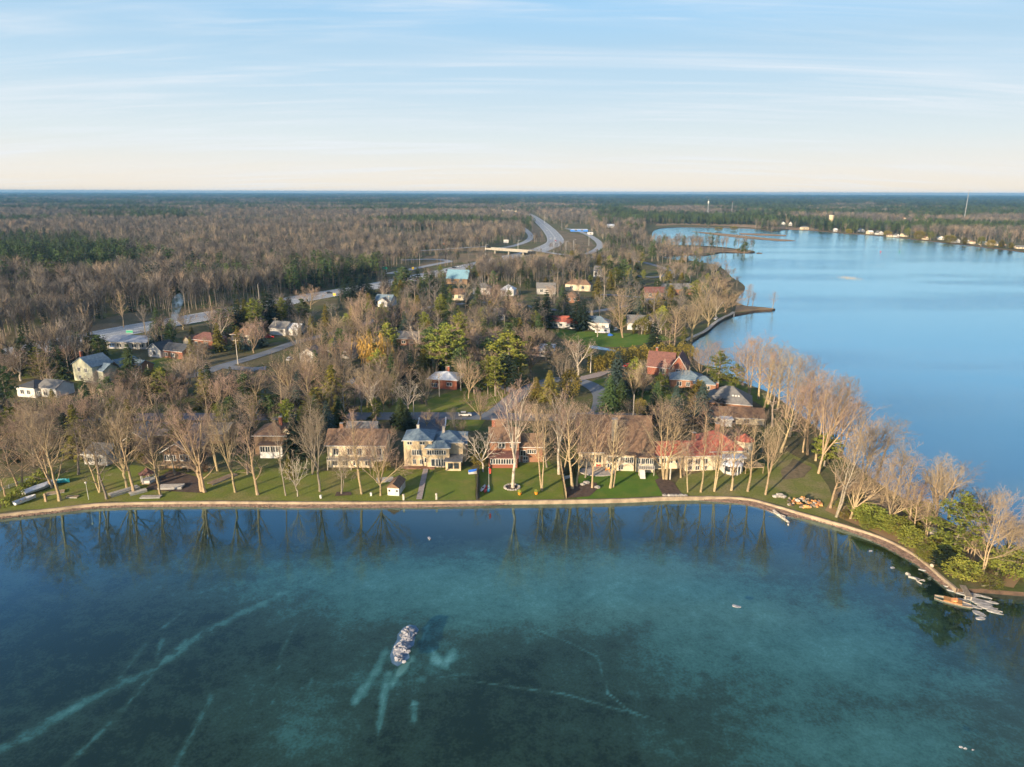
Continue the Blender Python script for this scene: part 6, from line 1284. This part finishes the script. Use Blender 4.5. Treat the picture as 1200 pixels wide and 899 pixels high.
IN = [('maple_tan', 730, 396, 334, 42), ('birch', 770, 402, 366, 26), ('maple_tan', 790, 405, 356, 40), ('maple_tan', 810, 400, 350, 46), ('spread_tan', 830, 384, 338, 44), ('spread_tan', 850, 366, 336, 40), ('birch', 700, 395, 376, 16), ('maple_tan', 664, 434, 392, 42), ('birch', 560, 430, 390, 22), ('birch_bare', 752, 455, 424, 16), ('birch_bare', 779, 456, 420, 18), ('birch_bare', 800, 452, 424, 16), ('birch', 438, 492, 440, 34), ('birch_bare', 478, 486, 444, 42), ('birch', 404, 492, 450, 34), ('birch', 424, 486, 446, 22), ('spread_pink', 563, 492, 452, 42),
 ('maple_pink', 232, 462, 412, 46), ('birch', 122, 472, 434, 34), ('birch', 62, 460, 430, 28), ('maple_pink', 340, 470, 404, 40), ('maple_tan', 364, 468, 404, 44), ('spread_pink', 422, 400, 338, 44), ('spread_pink', 434, 412, 366, 40), ('spread_tan', 394, 412, 366, 44), ('maple_pink', 478, 392, 346, 32), ('spread_pink', 455, 392, 352, 34), ('spread_tan', 548, 410, 362, 40), ('maple_grey', 556, 400, 356, 34), ('spread_pink', 620, 420, 376, 42), ('spread_pink', 600, 380, 340, 34), ('maple_pink', 576, 372, 332, 32), ('maple_pink', 880, 408, 396, 20),
 ('spread_pink', 364, 362, 332, 32), ('spread_pink', 820, 446, 400, 24), ('maple_pink', 828, 440, 398, 26), ('poplar_grey', 840, 448, 408, 22), ('maple_pink', 838, 430, 398, 30), ('poplar_grey', 905, 362, 340, 11), ('poplar_grey', 876, 358, 332, 12), ('poplar_grey', 882, 359, 342, 9), ('maple_tan', 858, 363, 340, 30), ('spread_tan', 826, 362, 324, 40), ('spread_pink', 840, 350, 318, 44), ('maple_grey', 800, 325, 304, 24), ('maple_grey', 836, 322, 306, 26), ('maple_grey', 852, 326, 310, 22), ('birch', 790, 326, 306, 16), ('birch', 802, 328, 308, 12),
 ('poplar_tan', 145, 384, 338, 16), ('spread_pink', 215, 386, 362, 36), ('spread_pink', 195, 390, 366, 24), ('maple_pink', 250, 388, 352, 32), ('birch', 110, 466, 440, 20), ('poplar_grey', 212, 474, 452, 20), ('spread_pink', 300, 398, 372, 28), ('birch', 362, 384, 366, 14), ('birch', 348, 402, 378, 14), ('poplar_grey', 362, 410, 370, 14), ('spread_grey', 716, 322, 300, 24), ('spread_grey', 745, 312, 292, 22), ('maple_grey', 820, 306, 292, 10), ('poplar_grey', 812, 298, 290, 8), ('spread_grey', 780, 300, 280, 20),
 ('spread_pink', 866, 520, 482, 30), ('maple_pink', 845, 530, 470, 34), ('poplar_pink', 826, 515, 470, 26), ('maple_pink', 812, 505, 460, 28), ('poplar_grey', 893, 530, 478, 24), ('maple_pink', 740, 505, 466, 30), ('birch', 752, 392, 376, 10), ('spread_pink', 516, 505, 488, 16), ('maple_pink', 540, 520, 490, 26), ('poplar_grey', 535, 508, 478, 20)]
for k, x, y, t, w_ in IN: tree(k, x, y, t, w_, None, G5)
# the gaps between them
def inpoly(x, y, poly):
    c = False; j = len(poly) - 1
    for i in range(len(poly)):
        xi, yi = poly[i]; xj, yj = poly[j]
        if (yi > y) != (yj > y) and x < (xj - xi) * (y - yi) / (yj - yi) + xi: c = not c
        j = i
    return c
def road_clear(p, pad=2.0):
    for ln, hw_ in ROADS:
        for (ax, ay), (bx, by) in zip(ln[:-1], ln[1:]):
            if min(ax, bx) - 40 > p.x or max(ax, bx) + 40 < p.x: continue
            vx, vy = bx - ax, by - ay; t = max(0, min(1, ((p.x - ax) * vx + (p.y - ay) * vy) / (vx * vx + vy * vy + 1e-6)))
            if math.hypot(p.x - ax - t * vx, p.y - ay - t * vy) < hw_ + pad: return False
    return True
KEEP = PROT + [(692, 404, 815, 432), (338, 341, 396, 362), (396, 328, 446, 346), (205, 366, 245, 388), (455, 309, 545, 326), (505, 450, 600, 478), (640, 385, 760, 406), (122, 384, 175, 410), (474, 486, 560, 545), (240, 404, 345, 436), (590, 446, 712, 478), (170, 420, 215, 440), (805, 370, 860, 402)]
def free(px, py, ph, pw, lim=.32):
    for x0, y0, x1, y1 in KEEP:
        w_ = min(px + pw * .4, x1) - max(px - pw * .4, x0); h_ = min(py, y1) - max(py - ph, y0)
        if w_ > 0 and h_ > 0 and py > y0 + 2 and w_ * h_ > lim * min((x1 - x0) * (y1 - y0), pw * ph * .8): return False
    return True
LANDPX = [(p[0], p[1]) for p in [proj((x, y, LAND)) for x, y in edge]]
def on_land(p):
    return inpoly(p.x, p.y, outline)
VILLAGE = [(-10, 545), (-10, 470), (60, 440), (130, 412), (220, 392), (300, 380), (370, 366), (440, 350), (520, 332), (600, 316), (690, 306), (745, 299), (800, 308), (848, 319), (864, 340), (840, 375), (806, 398), (800, 430), (870, 460), (880, 500), (760, 520), (660, 515), (560, 500), (470, 500), (300, 530), (100, 540)]
HWY = [(-400, 520), (-90, 452), (30, 426), (110, 408), (240, 380), (370, 353), (470, 332), (560, 313), (640, 300)]
rn = random.Random(77); cnt = {'b': 0, 'e': 0}; occ = [(t[5].x, t[5].y) for t in TREES]; tries = 0; VIL = []
while (cnt['b'] < 460 or cnt['e'] < 265) and tries < 60000:
    tries += 1; x, y = rn.uniform(-10, 880), 310 + (545 - 310) * rn.random() ** 1.25
    scr = False
    if rn.random() < .15:
        x = rn.uniform(175, 600) if rn.random() < .8 else rn.uniform(-5, 122); y = np.interp(x, [q[0] for q in HWY], [q[1] for q in HWY]) + rn.uniform(7, 20); scr = not (205 < x < 245 or 330 < x < 500 or 522 < x < 548)
    elif not inpoly(x, y, VILLAGE): continue
    p = P(x, y)
    if not on_land(p) or not road_clear(p): continue
    if any((p.x - f[0]) ** 2 + (p.y - f[1] - f[2] * .4) ** 2 < (f[2] * .95 + 2) ** 2 for f in FOOT): continue
    if any((p.x - a) ** 2 + (p.y - b_) ** 2 < 15 for a, b_ in occ): continue
    u = mpp(x, y); e = rn.random() < .42
    h_ = rn.uniform(10, 17.5) if not e else rn.uniform(8, 16); wpx = h_ * (rn.uniform(.62, .9) if not e else rn.uniform(.36, .5)) / u
    if not scr and not free(x, y, h_ / u, wpx): continue
    if e:
        if cnt['e'] >= 265: continue
        k = rn.choice(['spruce_green', 'spruce_green', 'spruce_dark', 'pine_green', 'pine_green', 'spruce_gold', 'pine_lime', 'pine_lime', 'pine_lime', 'spruce_blue', 'cedar']); cnt['e'] += 1
    else:
        if cnt['b'] >= 460: continue
        k = rn.choice(['maple_pink', 'maple_pink', 'spread_pink', 'spread_pink', 'maple_grey', 'poplar_grey', 'spread_grey', 'maple_tan', 'spread_tan', 'birch', 'poplar_pink']); cnt['b'] += 1
    occ.append((p.x, p.y)); VIL.append((p.length, k, x, y, wpx, e, h_))
VIL.sort(); XB = []; nb_ = sum(1 for t in TREES if t[0].name.split('.')[0] == 'bare_tree')
for dist, k, x, y, wpx, e, h_ in VIL:
    if KINDNAME[k][0] == 'bare_tree':
        if nb_ >= 296: XB.append((x, y, h_)); continue
        nb_ += 1
    tree(k, x, y, 0, wpx, None, G4 if e else G5, h=h_)
tries = 0; ni = 0
while ni < 40 and tries < 4000:
    tries += 1; x, y = rn.uniform(770, 872), rn.uniform(304, 372); p = P(x, y)
    if not on_land(p) or not road_clear(p) or (x < 820 and y > 336): continue
    h_ = rn.uniform(7, 12); XB.append((x, y, h_)); ni += 1
# low bushes round the houses
tries = 0; nb = 0
while nb < 70 and tries < 9000:
    tries += 1; x, y = rn.uniform(-5, 900), rn.uniform(370, 560)
    if not (inpoly(x, y, VILLAGE) or 540 < y < 558 and x < 470): continue
    p = P(x, y)
    if not on_land(p) or not road_clear(p, 1): continue
    u = mpp(x, y); h_ = rn.uniform(1.6, 3.4)
    if not free(x, y, h_ / u, h_ / u, .1): continue
    k = rn.choice(['shrub', 'shrub', 'shrub', 'bush_green', 'bush_gold', 'shrub']); nb += 1
    tree(k, x, y, 0, h_ * rn.uniform(.9, 1.4) / u, None, 'shrubs in the gardens', h=h_)

# ------------------------------------------------------------------ woods
CLEAR = [[(p.x, p.y) for p in [P(*q) for q in pts]] for nm, pts, m_, lab, jag in LAWNS if nm == 'clearing']
def woods_ok(p, px, py):
    if not on_land(p): return False
    if px < 560 and py > np.interp(px, [q[0] for q in HWY], [q[1] for q in HWY]) - 1.0 and not (px < 122 and py < 440 and py > 400): return False
    if py > 334 and px >= 560: return False
    if px >= 690 and py > 312: return False
    if px > 742 and 283 < py < 312 and int(abs(p.x) * 13.7) % 10 >= 4: return False
    if 756 < px < 885 and 263.5 < py < 284: return False
    if px > 640 and py > 318 and (int(p.x * 7.3) % 2): return False
    for c in CLEAR:
        if inpoly(p.x, p.y, c): return False
    if any((p.x - f[0]) ** 2 + (p.y - f[1]) ** 2 < (f[2] + 4) ** 2 for f in FOOT if f[1] > 400): return False
    return True
KEEP2 = [(x0, y0, x1, y1) for x0, y0, x1, y1 in KEEP if y1 < 340] + [(120, 384, 172, 405), (180, 366, 245, 386), (336, 338, 440, 362), (455, 304, 530, 322), (575, 288, 660, 303), (615, 250, 658, 290), (586, 279, 600, 288), (618, 268, 640, 286), (660, 263, 690, 273), (575, 283, 622, 292), (686, 276, 704, 296)]
def hides(px, py, ph, pw):
    for x0, y0, x1, y1 in KEEP2:
        if px + pw * .3 > x0 and px - pw * .3 < x1 and py > y0 + (y1 - y0) * .5 and py - ph < y1 - 1: 
            if py > y1 - 1 or (py - ph) < y0: 
                if min(py, y1) - max(py - ph, y0) > .35 * (y1 - y0): return True
    return False
bands = [(250, 620, 6.0), (620, 1000, 7.0), (1000, 2000, 9.5), (2000, 4000, 15), (4000, 8000, 34), (8000, 23000, 90)]
rn = random.Random(99); BARE = []; EVER = []; cand = []
for d0, d1, sp in bands:
    n = int(.5 * 1.52 * (d1 * d1 - d0 * d0) / (sp * sp)); u1 = np.random.RandomState(int(d0)).rand(n, 4)
    for r1, r2, r3, r4 in u1:
        R = math.sqrt(d0 * d0 + r1 * (d1 * d1 - d0 * d0)); a = (r2 - .5) * 1.52; p = Vector((R * math.sin(a), R * math.cos(a), LAND)); px, py = proj(p)
        if px < -60 or px > 1260: continue
        if not woods_ok(p, px, py): continue
        if R < 2600 and not road_clear(p, 5): continue
        k = max(1.0, sp / 9.5)
        if R > 900 and noise.noise(Vector((p.x / 300, p.y / 520, 21.3))) > .50: continue
        q = noise.noise(Vector((p.x / 420, p.y / 420, 1.7))) + .45 * noise.noise(Vector((p.x / 90, p.y / 90, 5.1)))
        bias = min(1, R / 4600) * .74 - .40 + (.20 if px > 700 else 0) + (.10 if px > 460 and R > 1300 else 0)
        ev = q + bias + (r3 - .5) * .22 > .12 or (R < 4000 and r4 < .08)
        if 333 < px < 446 and 318 < py < 350: ev = r3 < .8
        h_ = (12 + 8 * r4) * (1 + .3 * noise.noise(Vector((p.x / 60, p.y / 60, 9))) + .22 * noise.noise(Vector((p.x / 350, p.y / 350, 2))))
        if 600 < px < 760 and 292 < py < 320: h_ *= .7
        pxh = h_ / (R * .97 / F); 
        if R < 2600 and hides(px, py, pxh, h_ * .45 / (R / F)): continue
        (EVER if ev else BARE).append((p.x, p.y, h_, k, r3, px, py))
def far_group(name, pts, cname, protos, label, cat):
    c = bpy.data.collections.new(cname)
    for i, me_ in enumerate(protos):
        o = bpy.data.objects.new(cname + '_%d' % i, me_); c.objects.link(o)
    n = len(pts); me = bpy.data.meshes.new(name); me.vertices.add(n); rs = np.random.RandomState(n)
    A = np.array([(q[0], q[1], q[2], q[3]) for q in pts]); me.vertices.foreach_set('co', np.stack([A[:, 0], A[:, 1], np.full(n, LAND)], -1).ravel().astype('f4'))
    rot = np.zeros((n, 3)); rot[:, 2] = rs.rand(n) * 6.28; sz = A[:, 2] / 18 * np.minimum(1.0 + .06 * A[:, 3], 1.5); sxy = A[:, 2] / 18 * A[:, 3] * 1.08 * (.85 + .4 * rs.rand(n))
    scl = np.stack([sxy, sxy, sz], -1)
    for nm, ty, dt in (('rot', 'FLOAT_VECTOR', rot), ('scl', 'FLOAT_VECTOR', scl)):
        a_ = me.attributes.new(nm, ty, 'POINT'); a_.data.foreach_set('vector', dt.ravel().astype('f4'))
    a_ = me.attributes.new('vid', 'INT', 'POINT'); vn = np.array([noise.noise(Vector((q[0] / 260, q[1] / 260, 4))) for q in pts]); a_.data.foreach_set('value', (np.clip((vn * 1.1 + .5) * len(protos) + rs.uniform(-2.2, 2.2, n), 0, 8 * len(protos)).astype('i4') % len(protos)).astype('i4'))
    o = bpy.data.objects.new(name, me); COL.objects.link(o); tag(o, label, cat, None, 'stuff')
    g = bpy.data.node_groups.new(name, 'GeometryNodeTree'); g.interface.new_socket('Geometry', in_out='INPUT', socket_type='NodeSocketGeometry'); g.interface.new_socket('Geometry', in_out='OUTPUT', socket_type='NodeSocketGeometry')
    gi = g.nodes.new('NodeGroupInput'); go = g.nodes.new('NodeGroupOutput'); ip = g.nodes.new('GeometryNodeInstanceOnPoints'); ci = g.nodes.new('GeometryNodeCollectionInfo')
    ci.inputs['Collection'].default_value = c; ci.inputs['Separate Children'].default_value = True; ci.inputs['Reset Children'].default_value = True
    def na(nm, ty): x = g.nodes.new('GeometryNodeInputNamedAttribute'); x.data_type = ty; x.inputs['Name'].default_value = nm; return x.outputs['Attribute']
    g.links.new(gi.outputs[0], ip.inputs['Points']); g.links.new(ci.outputs[0], ip.inputs['Instance']); ip.inputs['Pick Instance'].default_value = True
    e2r = g.nodes.new('FunctionNodeEulerToRotation'); g.links.new(na('rot', 'FLOAT_VECTOR'), e2r.inputs[0])
    g.links.new(na('vid', 'INT'), ip.inputs['Instance Index']); g.links.new(e2r.outputs[0], ip.inputs['Rotation']); g.links.new(na('scl', 'FLOAT_VECTOR'), ip.inputs['Scale']); g.links.new(ip.outputs[0], go.inputs[0])
    mo = o.modifiers.new('scatter', 'NODES'); mo.node_group = g
    return o
def joined(name, T, C, m1, m2):
    me = bpy.data.meshes.new(name); nv = len(T.v); me.from_pydata(T.v + C.v, [], T.f + [tuple(i + nv for i in f) for f in C.f]); me.materials.append(M(m1)); me.materials.append(M(m2)); me.polygons.foreach_set('material_index', [0] * len(T.f) + [1] * len(C.f)); me.update(); return me
far_b = [joined('bare_wood_tree', *gen_bare_far(s, 18, .055, 12, 8, .34, .15 + .012 * (s % 4)), 'bark_grey', ('twig_wood', 'twig_wood', 'twig_grey', 'twig_wood', 'twig_wood', 'twig_wood', 'twig_grey', 'twig_wood', 'twig_pink')[s]) for s in range(8)]
far_e = [joined('evergreen_wood_tree', *gen_spruce(70 + s, 18, 2.9, 12, 6, False, .9), 'bark_dark', 'needle_dark' if s else 'needle_green') for s in range(2)] + [joined('evergreen_wood_tree', *gen_pine(80 + s, 18, 3.4, 14, .35, .9, 3), 'bark_dark', ('needle_green', 'needle_green', 'needle_dark')[s]) for s in range(3)]
# the nearest wood trees stand as trees of their own
BARE.sort(key=lambda q: math.hypot(q[0], q[1])); EVER.sort(key=lambda q: math.hypot(q[0], q[1]))
nbare = sum(1 for t in TREES if t[0].name.split('.')[0] == 'bare_tree'); own = max(0, 299 - nbare)
nt0, nc0 = [], []
fb = []
for s in range(4):
    T, C = gen_bare_far(s, 18, .055, 12, 8, .34, .16 + .012 * s); fb.append((T.mesh('trunk', M('bark_grey')), C.mesh('crown', M(('twig_grey', 'twig_wood', 'twig_wood', 'twig_pink')[s]))))
for i, q in enumerate(BARE[:own]):
    tm, cm = fb[i % 4]; r = bpy.data.objects.new('bare_tree', None); COL.objects.link(r); r.location = (q[0], q[1], LAND); s = q[2] / 18; r.scale = (s, s, s); r.rotation_euler = (0, 0, q[4] * 6.28)
    for n_, d_ in (('trunk', tm), ('crown', cm)): c = bpy.data.objects.new(n_, d_); COL.objects.link(c); c.parent = r
    r['category'] = 'bare tree'; r['group'] = 'bare trees in the wood by the highway'; r['label'] = 'slim grey bare tree crowded in the leafless wood by the highway'
for x, y, h_ in XB: p = P(x, y); BARE.append((p.x, p.y, h_, 1.35, .5, x, y))
far_group('bare_woodland', BARE[own:], 'bare_wood', far_b, 'leafless grey brown woodland stretching to the horizon', 'woodland')
far_group('evergreen_woodland', EVER, 'evergreen_wood', far_e, 'dark green evergreen woodland among the bare woods', 'woodland')

# ------------------------------------------------------------------ tree labels
LM = LMARK + [(0, 590, 'left edge of the seawall'), (45, 572, 'covered boat'), (461, 580, 'white shed'), (495, 570, 'garden path'), (560, 570, 'dark fence'), (663, 570, 'wooden fence'), (940, 588, 'log heap'), (1116, 707, 'orange boat'), (1094, 628, 'pale hut on the point'), (857, 552, 'white pavilion'), (755, 425, 'golden cedar hedge'), (775, 462, 'clipped hedge'), (506, 498, 'dark driveway'), (545, 487, 'white car on the street'), (279, 425, 'lamp arm utility pole'),
             (386, 344, 'dark car on the highway'), (600, 292, 'overpass'), (707, 388, 'travel trailer'), (832, 383, 'inlet walkway'), (905, 362, 'spit tip'), (880, 295, 'marsh point'), (145, 378, 'brown clearing'), (440, 440, 'golden willow'), (700, 408, 'creek'), (690, 460, 'street loop'), (1150, 594, 'floating dark log'), (148, 397, 'left stretch of highway'), (451, 315, 'green highway sign'), (1180, 690, 'long log on the right shore'), (174, 556, 'maroon gazebo')]
from collections import defaultdict
grp = defaultdict(list)
for t in TREES:
    r, ph, px, py, hh, base, shared = t
    size = 'tall ' if hh > 17 else 'small ' if hh < 8.5 else ''
    if ph.endswith('bush') or ph.endswith('shrub'): size = ''
    bx, by_, bl_ = min(LM, key=lambda l: (l[0] - px) ** 2 + ((l[1] - py) * 1.6) ** 2)
    dx, dy = px - bx, py - by_
    rel = ('left of' if dx < 0 else 'right of') if abs(dx) > abs(dy) * 1.0 else ('behind' if dy < 0 else 'in front of')
    if 'willow' in bl_ and 'willow' in ph: bl_, rel = 'cross street trees', 'standing above'
    grp[(size + ph, rel, bl_)].append(t)
for (ph, rel, bl_), ts in grp.items():
    ts.sort(key=lambda t: t[2]); n = len(ts)
    for i, t in enumerate(ts):
        nm = {1: 'one', 2: 'two', 3: 'three', 4: 'four', 5: 'five', 6: 'six', 7: 'seven', 8: 'eight', 9: 'nine', 10: 'ten'}.get(n, 'several')
        suf = '' if n == 1 else (', leftmost of %s' % nm if i == 0 else ', rightmost of %s' % nm if i == n - 1 else ', %s from the left' % ordn[i])
        t[0]['label'] = '%s %s the %s%s' % (ph, rel, bl_, suf)
# chimney smoke
def smoke(px, py, ybot, ytop, wpx, lean, label, dens):
    b_ = P(px, py); u = mpp(px, py); hh = height_for(b_, ytop); zb = height_for(b_, ybot); mb = MB(); n = 8
    pr = []
    for k in range(n):
        t = k / (n - 1); pr.append((lean * u * t, zb + (hh - zb) * t, wpx * u * .5 * (.35 + .65 * t) * (1 - max(0, t - .85) * 4)))
    for k in range(n):
        for i in range(10): a = i * .6283; mb.v.append((pr[k][0] + pr[k][2] * math.cos(a), pr[k][2] * math.sin(a), pr[k][1]))
    for k in range(n - 1):
        for i in range(10): j = (i + 1) % 10; mb.f.append((k * 10 + i, k * 10 + j, (k + 1) * 10 + j, (k + 1) * 10 + i))
    mb.f += [tuple(range(9, -1, -1)), tuple(range((n - 1) * 10, n * 10))]
    m = bpy.data.materials.new('smoke'); N, L = nt(m)
    for q in list(N):
        if q.type == 'BSDF_PRINCIPLED': N.remove(q)
    out = [q for q in N if q.type == 'OUTPUT_MATERIAL'][0]; v = N.new('ShaderNodeVolumePrincipled'); v.inputs['Color'].default_value = (.42, .66, 1, 1)
    tcn = N.new('ShaderNodeTexCoord'); nz = N.new('ShaderNodeTexNoise'); nz.inputs['Scale'].default_value = 3 / (wpx * u); nz.inputs['Detail'].default_value = 4; L.new(tcn.outputs['Object'], nz.inputs['Vector'])
    mr = N.new('ShaderNodeMapRange'); mr.inputs['From Min'].default_value = .42; mr.inputs['From Max'].default_value = .75; mr.inputs['To Max'].default_value = dens; L.new(nz.outputs['Fac'], mr.inputs['Value']); L.new(mr.outputs[0], v.inputs['Density']); L.new(v.outputs[0], out.inputs['Volume'])
    o = mb.build('chimney_smoke', m); o.location = b_; tag(o, label, 'smoke', None, 'stuff')
smoke(203, 398, 388, 344, 15, 14, 'bluish chimney smoke drifting over the highway', .17)
smoke(174, 404, 398, 382, 9, 4, 'small blue smoke puff above the navy roofed bungalow', .32)
# ------------------------------------------------------------------ haze
m = bpy.data.materials.new('haze'); N, L = nt(m)
for q in list(N):
    if q.type == 'BSDF_PRINCIPLED': N.remove(q)
out = [q for q in N if q.type == 'OUTPUT_MATERIAL'][0]; v = N.new('ShaderNodeVolumePrincipled'); v.inputs['Color'].default_value = (.15, .36, .62, 1); v.inputs['Density'].default_value = HAZE; v.inputs['Anisotropy'].default_value = .0
L.new(v.outputs[0], out.inputs['Volume'])
if HAZE: tag(MB().box(-31000, 31000, -800, 24500, -3.9, 84).build('haze', m), 'thin blue autumn haze over the woods and lake', 'haze', None, 'stuff')
